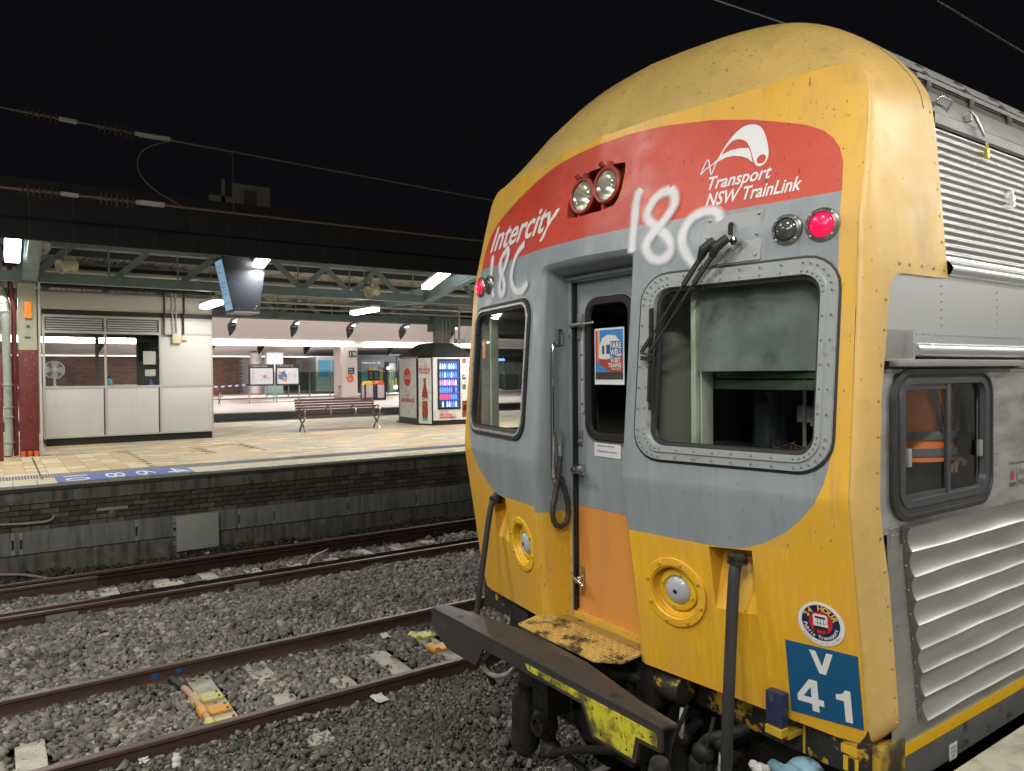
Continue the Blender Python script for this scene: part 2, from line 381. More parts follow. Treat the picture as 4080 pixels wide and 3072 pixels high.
ring('window_gasket', rrect(-.195, .195, 2.32, 3.115, .095), rrect(-.15, .15, 2.365, 3.07, .06), Yc(.161), Yc(.160), BLK, door, [(rrect(-.19, .19, 2.325, 3.11, .09), Yc(.142)), (rrect(-.158, .158, 2.357, 3.078, .065), Yc(.142))])
ring('window_rim', rrect(-.208, .208, 2.307, 3.128, .105), rrect(-.194, .194, 2.321, 3.114, .094), Yc(.1615), Yc(.1615), STEELD, door, [(rrect(-.205, .205, 2.31, 3.125, .1), Yc(.153)), (rrect(-.197, .197, 2.318, 3.117, .097), Yc(.153))])
MB().add([(x, .157, z) for x, z in rrect(-.155, .155, 2.36, 3.075, .062)], [tuple(range(28))]).build('door_window_pane', GLSD, door)
for s in (-1, 1): 
    o = MB().bb(s*.222-.011, s*.222+.011, .148, .160, 2.47, 2.985).build('side_strip', mat('purple_lit_strip', (.42, .40, .52), .35, .2), door, bevel=.003)  # silver strip with the purple light on it put into its colour
    b = MB()
    for k in range(4): b.lathe([(.006, 0), (.005, .004), (0.001, .005)], (s*.222, .148, 2.52+k*.14), (0, -1, 0), 8)
    b.build('screw', BLK, o, kind='stuff')
# poster and notice on the door
P1 = mat('poster_border', (.62, .66, .68), .5)
po = MB().bb(-.118, .118, .1535, .1555, 2.632, 2.942).build('poster', P1, door, label='farewell poster with red and white train taped to the door glass')
def flat(z0, y): return lambda x, z: (x, y, z)
q = MB(); q.bb(-.11, .11, .1525, .1532, 2.66, 2.932); q.build('poster_sky', mat('poster_sky_blue', (.04, .20, .50), .5), po)
MB().bb(-.11, .11, .1518, .1524, 2.66, 2.70).build('poster_track', mat('poster_dark_track', (.05, .04, .035), .5), po)
q = MB()
for i, (dx, k) in enumerate(((-.106, 0), (-.096, 1), (-.086, 2))):
    q.k = k; q.bb(dx, dx+.01, .1514, .1518, 2.74+.02*i, 2.931)
q.build('poster_stripe', [mat('poster_red', (.45, .03, .02), .5), mat('poster_orange', (.6, .2, .02), .5), mat('poster_pale', (.62, .5, .3), .5)], po)
f = lambda x, z: (x, .1508, z)
q = MB(); q.prism([(-.078, 2.775), (-.02, 2.77), (.02, 2.78), (.108, 2.80), (.108, 2.85), (.05, 2.90), (-.01, 2.905), (-.05, 2.89), (-.075, 2.85)], lambda x, z: (x, .151, z), lambda x, z: (x, .1516, z)); q.build('poster_train', mat('poster_white', (.6, .6, .58), .5), po)
q = MB(); q.prism([(-.078, 2.745), (.02, 2.70), (.108, 2.70), (.108, 2.79), (.0, 2.765), (-.078, 2.775)], lambda x, z: (x, .1506, z), lambda x, z: (x, .1512, z)); q.build('poster_train_skirt', mat('poster_rust', (.35, .05, .02), .5), po)
q = MB(); q.bb(-.055, -.035, .1505, .1512, 2.80, 2.845); q.bb(-.02, .01, .1505, .1512, 2.80, 2.85); q.bb(.01, .108, .1506, .1509, 2.785, 2.868); q.build('poster_train_window', mat('poster_dark_blue', (.02, .08, .2), .5), po)
q = MB(); g_ = lambda x, z: (x, .1498, z)
for t, a, b, c, d in (('FARE', .015, .1, 2.828, 2.862), ('WELL', .012, .104, 2.79, 2.824), ('TO OUR', .06, .09, 2.783, 2.79), ('V-SET', .015, .095, 2.752, 2.777), ('TRAINS', -.005, .098, 2.725, 2.749), ('1970-2023', .02, .095, 2.712, 2.72)):
    text_box(q, t, g_, a, b, c, d, bold=.02)
q.build('poster_lettering', WHITE, po, recalc=False)
nt = MB().bb(-.13, .082, .157, .1605, 2.23, 2.318).build('notice', mat('notice_white', (.62, .61, .64), .4), door, bevel=.001)
q = MB(); g_ = lambda x, z: (x, .1564, z)
text_box(q, 'Authorised staff only.', g_, -.105, .035, 2.283, 2.299, bold=.008); text_box(q, 'Emergencies excepted', g_, -.105, .05, 2.253, 2.269, bold=.008)
q.build('notice_lettering', NAVY, nt, recalc=False)
# door hardware
h = MB(); h.bb(-.262, -.218, .13, .160, 2.115, 2.175); h.lathe([(.024, 0), (.026, .03), (.014, .05)], (-.24, .135, 2.145), (0, -1, 0), 14); h.bar((-.25, .095, 2.147), (-.145, .09, 2.135), .016, .022); h.build('door_handle', CHR, door, bevel=.003)
h = MB(); h.bb(-.265, -.225, .145, .160, 1.43, 1.585); h.lathe([(.018, 0), (.018, .03)], (-.245, .14, 1.512), (0, -1, 0), 12); h.tube([(-.26, .105, 1.525), (-.21, .10, 1.512), (-.165, .10, 1.497)], [.009, .012, .008], 10); h.build('door_handle', CHR, door, bevel=.002)
h = MB(); h.bb(-.265, -.223, .148, .160, 2.89, 3.035); h.tube([(-.29, .12, 2.968), (-.2, .12, 2.972), (-.19, .12, 2.972)], .012, 10); h.tube([(-.19, .12, 2.972), (-.10, .125, 2.976)], .006, 8); h.sphere((-.10, .125, 2.976), .009, 8); h.build('door_hinge', STEELD, door, bevel=.003)
h = MB(); h.bb(-.262, -.232, .15, .160, 2.28, 2.37); h.lathe([(.012, 0), (.012, .012)], (-.247, .15, 2.305), (0, -1, 0), 10); h.build('lock_plate', STEELD, door, bevel=.002)
h = MB()
for k in range(9): h.lathe([(.006, 0), (.005, .004), (.001, .005)], (-.304, .125, 1.4+k*.215), (0, -1, 0), 8)
h.build('rivet', STEELD, door, kind='stuff')
# grab rail, coupling strap
g_ = MB(); g_.tube(smoothpoly([(-.325, .06, 2.885), (-.31, .02, 2.875), (-.305, -.005, 2.84), (-.305, -.005, 2.3), (-.305, -.005, 2.10), (-.31, .02, 2.07), (-.325, .05, 2.065)], 2), .011, 10)
g_.bb(-.335, -.308, .045, .075, 2.86, 2.95); g_.build('grab_rail', CHR, train, smooth=True)
g_ = MB(); g_.bb(-.335, -.302, .04, .07, 2.28, 2.365); g_.tube([(-.312, .055, 2.30), (-.31, .055, 2.25), (-.31, .055, 2.20)], .013, 8); g_.build('strap_hook', STEELD, train, bevel=.004)
pts_ = [(-.31, .055, 2.22), (-.308, .035, 2.1), (-.306, .012, 2.0), (-.302, -.012, 1.93), (-.30, -.008, 1.86), (-.30, .02, 1.822), (-.30, .065, 1.818), (-.30, .10, 1.85), (-.30, .105, 1.93), (-.302, .08, 2.03), (-.306, .055, 2.10)]
P3 = smoothpoly(pts_, 2); g_ = MB(); g_.tube(P3, [.015+.0025*math.sin(i*2.2) for i in range(len(P3))], 10)
g_.build('wrapped_strap', mat('black_tape_wrap', (.035, .032, .03), .5, bump=((90, 90, 90), .5, .01)), train, smooth=True, ang=60)

# ---- cab windows
def offs(d): return lambda x, z: G(x, z)-d
wf = ring('windscreen_frame', rrect(.44, 1.352, 2.29, 3.16, .135), rrect(.525, 1.285, 2.36, 3.085, .075), offs(-.002), offs(-.018), FRAMEM, train,
     [(rrect(.443, 1.349, 2.293, 3.157, .132), offs(.012)), (rrect(.478, 1.315, 2.325, 3.122, .105), offs(.012)), (rrect(.482, 1.311, 2.329, 3.118, .10), offs(.020)), (rrect(.515, 1.29, 2.352, 3.093, .082), offs(.020)), (rrect(.52, 1.287, 2.356, 3.089, .078), offs(.004))])
b = MB(); 
for Lp in (rrect(.46, 1.333, 2.308, 3.14, .12), rrect(.498, 1.30, 2.342, 3.105, .09)):
    Q = resample(Lp, .085)
    for x, z in Q: b.lathe([(.005, 0), (.004, .003), (.001, .004)], (x, G(x, z)-.012-(.008 if Lp[0][0] < 1.25 else 0), z), (0, -1, 0), 8)
b.build('rivet', mat('rivet_grey', (.16, .17, .17), .5, .3), wf, smooth=True, kind='stuff')
ring('windscreen_seal', rrect(.52, 1.291, 2.354, 3.091, .08), rrect(.545, 1.268, 2.376, 3.07, .065), offs(-.006), offs(-.018), BLK, wf, [(rrect(.524, 1.287, 2.358, 3.087, .078), offs(.003)), (rrect(.54, 1.273, 2.372, 3.074, .07), offs(.001))])
sheet(rrect(.53, 1.28, 2.362, 3.083, .072), [], offs(-.013), lambda x, z: 0, .1).build('windscreen', GLS, wf, smooth=True)
ring('frame_dark_outline', rrect(.428, 1.362, 2.278, 3.17, .145), rrect(.445, 1.347, 2.295, 3.155, .13), offs(.0015), offs(.004), BLK, wf)  # thin black strip round the outside of the frame
wf2 = ring('left_window_frame', [(-x, z) for x, z in rrect(.475, 1.345, 2.295, 3.15, .125)], [(-x, z) for x, z in rrect(.535, 1.28, 2.362, 3.085, .07)], offs(-.002), offs(-.015), BLK, train,
     [([(-x, z) for x, z in rrect(.48, 1.34, 2.30, 3.145, .12)], offs(.014)), ([(-x, z) for x, z in rrect(.50, 1.32, 2.32, 3.125, .105)], offs(.016)), ([(-x, z) for x, z in rrect(.53, 1.285, 2.357, 3.09, .075)], offs(.006))])
ring('window_trim', [(-x, z) for x, z in rrect(.497, 1.322, 2.318, 3.128, .105)], [(-x, z) for x, z in rrect(.512, 1.305, 2.338, 3.108, .09)], offs(.012), offs(.010), mat('dulled_window_trim', (.42, .43, .43), .4, .5, layers=[(30, .5, .65, (.2, .2, .2))]), wf2, [([(-x, z) for x, z in rrect(.50, 1.318, 2.322, 3.124, .1)], offs(.021)), ([(-x, z) for x, z in rrect(.51, 1.308, 2.334, 3.112, .092)], offs(.021))])
sheet([(-x, z) for x, z in rrect(.53, 1.283, 2.36, 3.087, .07)], [], offs(-.010), lambda x, z: 0, .1).build('window_pane', GLS, wf2, smooth=True)
sheet([(-x, z) for x, z in [(1.15, 2.80), (1.19, 2.80), (1.2, 2.92), (1.165, 2.92)]], [], offs(-.004), lambda x, z: 0).build('orange_sticker', mat('orange_sticker', (.7, .17, .02), .4), wf2)

# ---- coupler-light roundels
def roundel(s):
    x, z = s*.61, 1.667; y = G(x, z); ax = Vector((.19*s, -1, -.11)).normalized()
    a = MB(); a.lathe([(.166, -.003), (.166, .006), (.163, .008), (.130, .009), (.126, .004), (.116, -.03), (.100, -.05), (.095, -.055)], (x, y, z), ax, 40, False)
    o = a.build('lamp_surround', YDIRT if s > 0 else mat('bright_yellow_paint', (.72, .45, .02), .35, layers=[(20, .6, .7, (.3, .2, .04))]), train, smooth=True, ang=22)
    e = MB(); e.lathe([(.1, -.05), (.1, -.03), (.094, -.025), (.074, -.022), (.07, -.03), (.066, -.032)], (x, y, z), ax, 36, False); e.build('lamp_ring', mat('bright_yellow_paint', (.72, .45, .02), .35, layers=[(20, .6, .7, (.3, .2, .04))]), o, smooth=True, ang=22)
    e = MB(); e.lathe([(.067, -.031), (.06, -.018), (.04, -.009), (.02, -.006), (.0005, -.005)], (x, y, z), ax, 32, False); ln = e.build('lamp_lens', mat('frosted_lens', (.40, .42, .46), .25, coat=.5), o, smooth=True, ang=80)
    c = Vector((x, y, z)); u = Vector((0, 0, 1)); sd = ax.cross(u).normalized(); u = sd.cross(ax)
    q = MB(); cc = c+ax*-.003; q.add([cc+sd*a_*.013+u*b_*.013 for a_, b_ in ((-1, .2), (-.2, -1), (1, -.2), (.2, 1))], [(0, 1, 2, 3)]); q.build('lens_badge', NAVY, ln)
    b = MB()
    for k in range(8):
        a_ = 2*math.pi*(k+.4)/8; p = c+(sd*math.cos(a_)+u*math.sin(a_))*.147; b.lathe([(.008, .008), (.008, .016), (.003, .018)], p, ax, 8)
    for k in range(4):
        a_ = 2*math.pi*(k+.2)/4; p = c+(sd*math.cos(a_)+u*math.sin(a_))*.083; b.lathe([(.007, -.026), (.007, -.016), (.003, -.014)], p, ax, 8)
    b.build('bolt', mat('bolt_yellow', (.5, .33, .03), .5), o, smooth=True, kind='stuff')
roundel(1); roundel(-1)
# ---- marker lamps
def marker(x, z, lit, r=.052):
    y = G(x, z); ax = Vector((.19*(1 if x > 0 else -1), -1, 0)).normalized()
    a = MB(); a.lathe([(r*1.5, -.002), (r*1.46, .010), (r*1.38, .014), (r*1.12, .02), (r*1.05, .008)], (x, y, z), ax, 32, False)
    o = a.build('marker_lamp', mat('lamp_bezel_steel', (.30, .30, .29), .35, .8, layers=[(20, .5, .65, (.12, .12, .12))]), train, smooth=True, ang=45)
    e = MB(); e.lathe([(r*1.08, .006), (r, .018), (r*.8, .028), (r*.55, .030), (r*.3, .034), (.0005, .035)], (x, y, z), ax, 32, False)
    e.build('lamp_lens', mat('lit_red_lens', (.8, .01, .08), .2, emit=.5, ecol=(1., .005, .05)) if lit else mat('smoked_lens', (.06, .065, .06), .12, coat=.6), o, smooth=True, ang=80)
    b = MB(); c = Vector((x, y, z)); u = Vector((0, 0, 1)); sd = ax.cross(u).normalized()
    for k in range(4):
        a_ = 2*math.pi*(k+.5)/4; b.lathe([(.006, .017), (.005, .022), (.001, .023)], c+(sd*math.cos(a_)+u*math.sin(a_))*r*1.32, ax, 8)
    b.build('screw', STEELD, o, kind='stuff')
for s in (-1, 1): marker(s*1.276, 3.287, True, .047); marker(s*1.132, 3.287, False, .044)
# ---- twin headlights in their recess
rows = [[(x, G(x, z)-.001, z) for x, z in HEADP], [(x*.985, G(x, z)+.02, (z-3.66)*.985+3.66) for x, z in HEADP], [(x*.95, .145, (z-3.66)*.94+3.66) for x, z in HEADP]]
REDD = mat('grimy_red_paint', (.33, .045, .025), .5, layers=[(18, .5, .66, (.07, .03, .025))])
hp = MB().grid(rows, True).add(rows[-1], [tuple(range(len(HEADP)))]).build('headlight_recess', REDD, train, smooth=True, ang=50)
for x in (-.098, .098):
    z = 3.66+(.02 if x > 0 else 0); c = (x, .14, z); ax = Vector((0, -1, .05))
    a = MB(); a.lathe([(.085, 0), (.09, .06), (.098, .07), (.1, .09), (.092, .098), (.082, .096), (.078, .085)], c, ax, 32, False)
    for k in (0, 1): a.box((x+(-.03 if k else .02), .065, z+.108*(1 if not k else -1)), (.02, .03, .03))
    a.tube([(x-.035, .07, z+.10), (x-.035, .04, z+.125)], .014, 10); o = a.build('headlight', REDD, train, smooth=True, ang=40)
    e = MB(); e.lathe([(.080, .088), (.06, .045), (.035, .015), (.012, .005)], c, ax, 28, False)
    e.build('reflector', mat('dull_reflector', (.8, .8, .74), .28, 1), o, smooth=True, ang=80)
    e = MB(); e.lathe([(.012, .005), (.012, .04), (.006, .05)], c, ax, 12); e.build('bulb', mat('bulb_glass', (.5, .5, .48), .2), o)
    e = MB(); e.lathe([(.081, .090), (.06, .1), (.03, .105), (.0005, .106)], c, ax, 28, False); e.build('headlight_glass', glass('clear_lens', (.98, 1, .98), .0, .05), o, smooth=True, ang=80)
# ---- wiper plate, wipers
def onface(d): return lambda x, z: (x, G(x, z)-d, z)
wp = MB().prism([(.752, 3.395), (1.02, 3.395), (1.022, 3.177), (.752, 3.177)], onface(.006), onface(0)).build('wiper_plate', mat('grey_cover_plate', (.27, .28, .29), .42, .2, layers=[(10, .55, .7, (.2, .2, .21))]), train)
b = MB()
for x, z in ((.77, 3.38), (1.0, 3.38), (.77, 3.30), (1.0, 3.29), (1.0, 3.2), (.87, 3.19), (.77, 3.19)): b.lathe([(.006, .004), (.006, .009), (.002, .01)], (x, G(x, z)-.002, z), (0, -1, 0), 8)
b.build('screw', STEELD, wp, kind='stuff')
MB().bb(.881, .889, .055, .078, 3.30, 3.345).bb(.878, .892, .065, .08, 3.345, 3.355).build('washer_jet', BLK, wp)
w = MB()
def wy(x, z, d): return (x, G(x, z)-d, z)
for (px, pz, qx, qz, d) in ((.835, 3.272, .498, 2.80, .065), (.895, 3.274, .545, 2.795, .07)):
    mx, mz = px*.8+qx*.2, pz*.8+qz*.2
    w.tube([wy(px+.008, pz+.005, .055), wy(px-.03, pz-.035, d+.01), wy(px-.05, pz-.07, d)], [.02, .024, .016], 10)
    w.bar(wy(px-.045, pz-.062, d), wy(px*.62+qx*.38, pz*.62+qz*.38, d), .02, .018); w.tube([wy(px*.62+qx*.38, pz*.62+qz*.38, d), wy(qx, qz, d-.012)], [.007, .005], 8)
    w.bar(wy(px*.16+qx*.84, pz*.16+qz*.84, d-.008), wy(qx-.006, qz-.008, d-.012), .014, .014)
w.tube([wy(.49, 2.79, .055), wy(.56, 2.775, .055)], .006, 8); w.bar(wy(.49, 2.765, .05), wy(.555, 2.76, .05), .014, .02)
wo = w.build('wiper', BLK, train, smooth=True, ang=40)
w = MB(); w.bar(wy(.515, 3.0, .03), wy(.541, 2.52, .03), .012, .02); w.bar(wy(.522, 2.99, .04), wy(.546, 2.53, .04), .006, .012); w.bar(wy(.53, 2.92, .045), wy(.538, 2.56, .045), .012, .01); w.build('wiper_blade', BLK, wo)
MB().lathe([(.014, 0), (.014, .03), (.02, .032), (.02, .045), (.008, .05)], wy(.925, 3.266, .0), (0, -1, 0), 12).build('wiper_spindle', CHR, wo, smooth=True)
# ---- emblem, lettering, stickers, plates on the face
def fm(d): return lambda x, z: (x, G(x, z)-d, z)
LOGO_A = [(0.759, 3.666), (0.766, 3.689), (0.78, 3.718), (0.798, 3.746), (0.823, 3.776), (0.855, 3.799), (0.883, 3.805), (0.911, 3.801), (0.942, 3.785), (0.963, 3.759), (0.982, 3.72), (0.998, 3.668), (1.003, 3.64), (1.0, 3.62), (0.992, 3.604), (0.975, 3.594), (0.958, 3.597), (0.943, 3.612), (0.928, 3.647), (0.913, 3.688), (0.896, 3.716), (0.879, 3.734), (0.853, 3.746), (0.827, 3.748), (0.807, 3.737), (0.788, 3.716), (0.777, 3.694), (0.771, 3.674)]
LOGO_B = [(0.761, 3.676), (0.784, 3.692), (0.82, 3.702), (0.863, 3.701), (0.904, 3.693), (0.918, 3.666), (0.933, 3.619), (0.907, 3.644), (0.876, 3.66), (0.839, 3.671), (0.802, 3.672), (0.76, 3.66), (0.732, 3.647)]
em = sheet(smoothpoly(LOGO_A, 1, True), [circ(.972, 3.627, .021, 16)], fm(.0012) and (lambda x, z: G(x, z)-.0012), lambda x, z: 0, .02)
lb = sheet(LOGO_B, [], lambda x, z: G(x, z)-.0014, lambda x, z: 0, .02); em.add(lb.v, lb.f); em.m = [0]*len(em.f)
def stroke(mb, P, w, d):
    for (a, b_) in zip(P[:-1], P[1:]):
        dx, dz = b_[0]-a[0], b_[1]-a[1]; L = math.hypot(dx, dz) or 1; nx, nz = -dz/L*w/2, dx/L*w/2
        mb.add([(x, G(x, z)-d, z) for x, z in ((a[0]-nx, a[1]-nz), (b_[0]-nx, b_[1]-nz), (b_[0]+nx, b_[1]+nz), (a[0]+nx, a[1]+nz))], [(0, 1, 2, 3)])
stroke(em, smoothpoly([(0.682, 3.614), (0.691, 3.645), (0.701, 3.675), (0.711, 3.681), (0.722, 3.652), (0.737, 3.596), (0.744, 3.626), (0.762, 3.678)], 1), .006, .0016)
stroke(em, [(0.682, 3.614), (0.704, 3.635), (0.731, 3.65), (0.762, 3.668)], .006, .0018)
em.build('emblem', WHITE, train, recalc=False)
q = MB(); text_box(q, 'Transport', fm(.0015), .728, 1.028, 3.512, 3.592, shear=.22, bold=.018); text_box(q, 'NSW TrainLink', fm(.0015), .732, 1.168, 3.452, 3.515, shear=.22, bold=.018)
q.build('train_lettering', WHITE, train, recalc=False)
q = MB(); text_box(q, 'Intercity', fm(.0015), -1.235, -.285, 3.467, 3.69, shear=.3, bold=.018); q.build('train_lettering', WHITE, train, recalc=False)
SPRAY = bpy.data.materials.new('spray_paint'); SPRAY.use_nodes = True; N, L = SPRAY.node_tree.nodes, SPRAY.node_tree.links
at = N.new('ShaderNodeAttribute'); at.attribute_name = 'edge'; ns = N.new('ShaderNodeTexNoise'); ns.inputs['Scale'].default_value = 9; ns.inputs['Detail'].default_value = 8
tcc = N.new('ShaderNodeTexCoord'); L.new(tcc.outputs['Object'], ns.inputs['Vector'])
ma = N.new('ShaderNodeMath'); ma.operation = 'MULTIPLY_ADD'; L.new(ns.outputs[0], ma.inputs[0]); ma.inputs[1].default_value = .7; L.new(at.outputs['Fac'], ma.inputs[2])
mr = N.new('ShaderNodeMapRange'); L.new(ma.outputs[0], mr.inputs[0]); mr.inputs[1].default_value = .36; mr.inputs[2].default_value = 1.15; mr.inputs[4].default_value = .84; mr.interpolation_type = 'SMOOTHSTEP'
B = N['Principled BSDF']; B.inputs['Base Color'].default_value = (.72, .73, .77, 1); B.inputs['Roughness'].default_value = .6; L.new(mr.outputs[0], B.inputs['Alpha'])
def graffiti(strokes, w, name):
    vs = []; fs = []; av = []; off = .003
    for P in strokes:
        P = smoothpoly(P, 3); n = len(P); b = len(vs)
        for i, (x, z) in enumerate(P):
            a, c = P[max(0, i-1)], P[min(n-1, i+1)]; dx, dz = c[0]-a[0], c[1]-a[1]; L_ = math.hypot(dx, dz) or 1; nx, nz = -dz/L_, dx/L_
            end = min(1, i/3, (n-1-i)/3)
            for k in (-1, -.5, 0, .5, 1):
                X, Z = x+nx*w*k*.75, z+nz*w*k*.75; vs.append((X, G(X, Z)-off-i*.00006, Z)); av.append((1-abs(k))*end)
        off += .002
        for i in range(n-1):
            for k in range(4): fs.append((b+i*5+k, b+(i+1)*5+k, b+(i+1)*5+k+1, b+i*5+k+1))
    mb = MB(); mb.v = vs; mb.f = fs; mb.m = [0]*len(fs); o = mb.build(name, SPRAY, train, recalc=False)
    at_ = o.data.attributes.new('edge', 'FLOAT', 'POINT'); at_.data.foreach_set('value', av); return o
graffiti([[(0.360, 3.61), (0.338, 3.573), (0.348, 3.448), (0.368, 3.28)], [(0.533, 3.57), (0.46, 3.557), (0.425, 3.495), (0.426, 3.443), (0.49, 3.396), (0.576, 3.325), (0.591, 3.259), (0.536, 3.221), (0.468, 3.252), (0.442, 3.314), (0.478, 3.368), (0.534, 3.426), (0.576, 3.485), (0.57, 3.544), (0.532, 3.574)], [(0.826, 3.372), (0.80, 3.423), (0.737, 3.433), (0.672, 3.411), (0.64, 3.345), (0.645, 3.287), (0.68, 3.22), (0.736, 3.165)]], .052, 'graffiti')
graffiti([[(-1.17, 3.50), (-1.129, 3.335), (-1.048, 3.195)], [(-0.921, 3.501), (-1.01, 3.457), (-.99, 3.369), (-0.87, 3.275), (-0.885, 3.197), (-0.955, 3.216), (-0.953, 3.293), (-0.903, 3.39), (-0.885, 3.47), (-0.93, 3.51)], [(-0.66, 3.493), (-0.76, 3.448), (-0.79, 3.343), (-0.757, 3.242), (-0.685, 3.192), (-0.599, 3.192), (-0.530, 3.235)]], .052, 'graffiti')
pl = MB().prism([(1.118, 1.565), (1.402, 1.565), (1.400, 1.256), (1.116, 1.250)], fm(.003), fm(.0)).build('number_plate', BLUE, train)
q = MB(); 
def glyph(P, holes, u0, u1, v0, v1):
    T = lambda L_: [(u0+(u1-u0)*a, v0+(v1-v0)*b) for a, b in L_]
    g3 = sheet(T(P), [T(h) for h in holes], lambda x, z: G(x, z)-.0045, lambda x, z: 0, .03); q.add(g3.v, g3.f)
glyph([(0, 1), (.27, 1), (.5, .34), (.73, 1), (1, 1), (.64, 0), (.36, 0)], [], 1.215, 1.308, 1.453, 1.548)
glyph([(0, .22), (0, .42), (.5, 1), (.80, 1), (.80, .42), (1, .42), (1, .22), (.80, .22), (.80, 0), (.54, 0), (.54, .22)], [[(.24, .42), (.54, .42), (.54, .76)]], 1.150, 1.256, 1.278, 1.415)
glyph([(.52, 0), (.95, 0), (.95, 1), (.66, 1), (.45, .86), (.05, .80), (.05, .64), (.52, .64)], [], 1.302, 1.366, 1.272, 1.408)
q.build('plate_lettering', WHITE, pl, recalc=False)
SX, SZ, SR = 1.272, 1.668, .091
st = MB().prism(circ(SX, SZ, SR, 40), fm(.003), fm(0)).build('round_sticker', WHITE, train)
MB().prism(circ(SX, SZ+.005, .075, 40), fm(.0036), fm(.003)).build('sticker_disc', NAVY, st)
MB().prism(circ(SX, SZ+.005, .046, 32), fm(.0042), fm(.0036)).build('sticker_centre', mat('sticker_red', (.5, .02, .03), .4), st)
q = MB()
for p in ([(-.028, -.024), (.028, -.024), (.028, .03), (.022, .036), (-.022, .036), (-.028, .03)],): q.prism([(SX+a, SZ+.005+b_) for a, b_ in p], fm(.0048), fm(.0042))
so = q.build('sticker_train', WHITE, st)
q = MB()
for a0, a1, b0, b1 in ((-.028, .028, -.03, -.014), (-.021, .021, .018, .027), (-.001, .001, -.01, .016), (-.022, .022, -.002, 0), (-.012, -.010, -.01, .016), (.012, .014, -.01, .016), (-.024, -.018, -.042, -.03), (.018, .024, -.042, -.03)): q.add([fm(.0053)(SX+a, SZ+.005+b_) for a, b_ in ((a0, b0), (a1, b0), (a1, b1), (a0, b1))], [(0, 1, 2, 3)])
q.build('sticker_train_window', BLK, so)
def arc_text(mb, s, cx, cz, r, a0, a1, size, d, inside=False, **k):
    for i, ch in enumerate(s):
        if ch == ' ': continue
        vs, fs = text2d(ch, size, align='CENTER', **k); a = R_(a0+(a1-a0)*i/(len(s)-1))
        t = a-math.pi/2 if not inside else a+math.pi/2
        mb.add([fm(d)(cx+r*math.cos(a)+x*math.cos(t)-y*math.sin(t), cz+r*math.sin(a)+x*math.sin(t)+y*math.cos(t)) for x, y in vs], fs)
q = MB(); arc_text(q, '24 HOUR', SX, SZ+.005, .051, 150, 25, .031, .0046, bold=.0012); q.build('sticker_lettering', mat('sticker_gold', (.7, .42, .05), .4), st, recalc=False)
q = MB(); arc_text(q, 'Public Transport', SX, SZ+.005, .069, 192, 342, .021, .0046, True, bold=.0006); q.build('sticker_lettering', WHITE, st, recalc=False)
q = MB(); arc_text(q, 'Brought to you by the RTBU', SX, SZ+.003, .087, 215, 325, .010, .004, True); q.build('sticker_lettering', NAVY, st, recalc=False)
# ---- hoses hanging from pockets
def pocket(s):
    P = [(s*x, z) for x, z in ((.806, 1.917), (1.007, 1.93), (1.006, 1.645), (.815, 1.635))]
    yb = lambda x, z: G(x, z)+max(0, (z-1.64))/.28*.13
    a = MB(); top = [(x, G(x, z), z) for x, z in P]; deep = [(x*.985 if i < 2 else x, yb(x, z), z) for i, (x, z) in enumerate(P)]
    a.add(top+deep, [(4, 5, 6, 7), (0, 1, 5, 4), (1, 2, 6, 5), (3, 0, 4, 7), (2, 3, 7, 6)]); a.build('hose_pocket', YDIRT, train, recalc=True)
    x = s*.945; h = MB()
    y0 = .045 if s > 0 else .05
    h.tube(smoothpoly([(x, .06, 1.895), (x, .02, 1.87), (x, .005, 1.8), (x-.002, -.015, 1.5), (x-.004, -.045, 1.0), (x-.01, -.03, .80), (x-.02, .1, .6)] if s > 0 else [(x, .05, 1.92), (x, .01, 1.90), (x, -.02, 1.8), (x, -.07, 1.5), (x, -.125, 1.17), (x, -.12, .95), (x, .0, .7)], 2), .026 if s > 0 else .019, 14)
    ho = h.build('air_hose', mat('black_hose_rubber', (.028, .028, .03), .5, layers=[((20, 20, 3), .5, .7, (.05, .05, .05))]), train, smooth=True, ang=60)
    h = MB(); h.lathe([(.03, 0), (.044, .004), (.044, .014), (.036, .016), (.036, .024), (.042, .026), (.042, .04), (.03, .05)], (x, .03, 1.863), (0, 0, 1), 20); h.build('hose_collar', mat('dark_fitting', (.07, .065, .06), .35, .8), ho, smooth=True, ang=40)
pocket(1); pocket(-1)

# ---- hood: wraps from the face to the stainless body
def edge_y(z):
    T = [(1.19, .41), (1.24, .40), (1.85, .318), (2.083, .264), (2.18, .249), (2.595, .26), (2.833, .299), (2.994, .316), (3.03, .325), (3.06, .34), (3.08, .365), (3.09, .41), (3.093, .72), (3.097, .80)]
    if z <= T[0][0]: return T[0][1]
    for (a, b_), (c, d) in zip(T, T[1:]):
        if z <= c: return b_+(d-b_)*(z-a)/(c-a)
    return .80
A_ = [(1.30, 1.19), (1.385, 1.195), (1.41, 1.25)]+[(1.4105+.0095*min(1, (z-1.3)/.9), z) for z in np.arange(1.32, 3.0, .06)]+[(1.415, z) for z in (3.0, 3.02, 3.04, 3.055, 3.065, 3.075, 3.083, 3.09, 3.0935, 3.097)]+[(1.415-.01*(z-3.1)/.4, z) for z in np.arange(3.15, 3.5, .05)]+[(1.402, 3.55)]+[(p[0], p[1]) for p in TOP4]
def Bof(x, z):
    if z < 1.24: return (x+.03*(x-1.2)/.2, .34 if x < 1.36 else .38, z+.0)
    if z <= 3.097: return (1.457, edge_y(z), z)
    T = [(3.1, 1.457, 3.1), (3.5, 1.424, 3.52), (3.65, 1.411, 3.68)]
    if z < 3.6499:
        for (a, b_, c), (d, e, f_) in zip(T, T[1:]):
            if z <= d: t = (z-a)/(d-a); return (b_+(e-b_)*t, .80, c+(f_-c)*t)
    p = min(TOP4, key=lambda q_: abs(q_[0]-x)+abs(q_[1]-z)); return (p[2], .80, p[3])
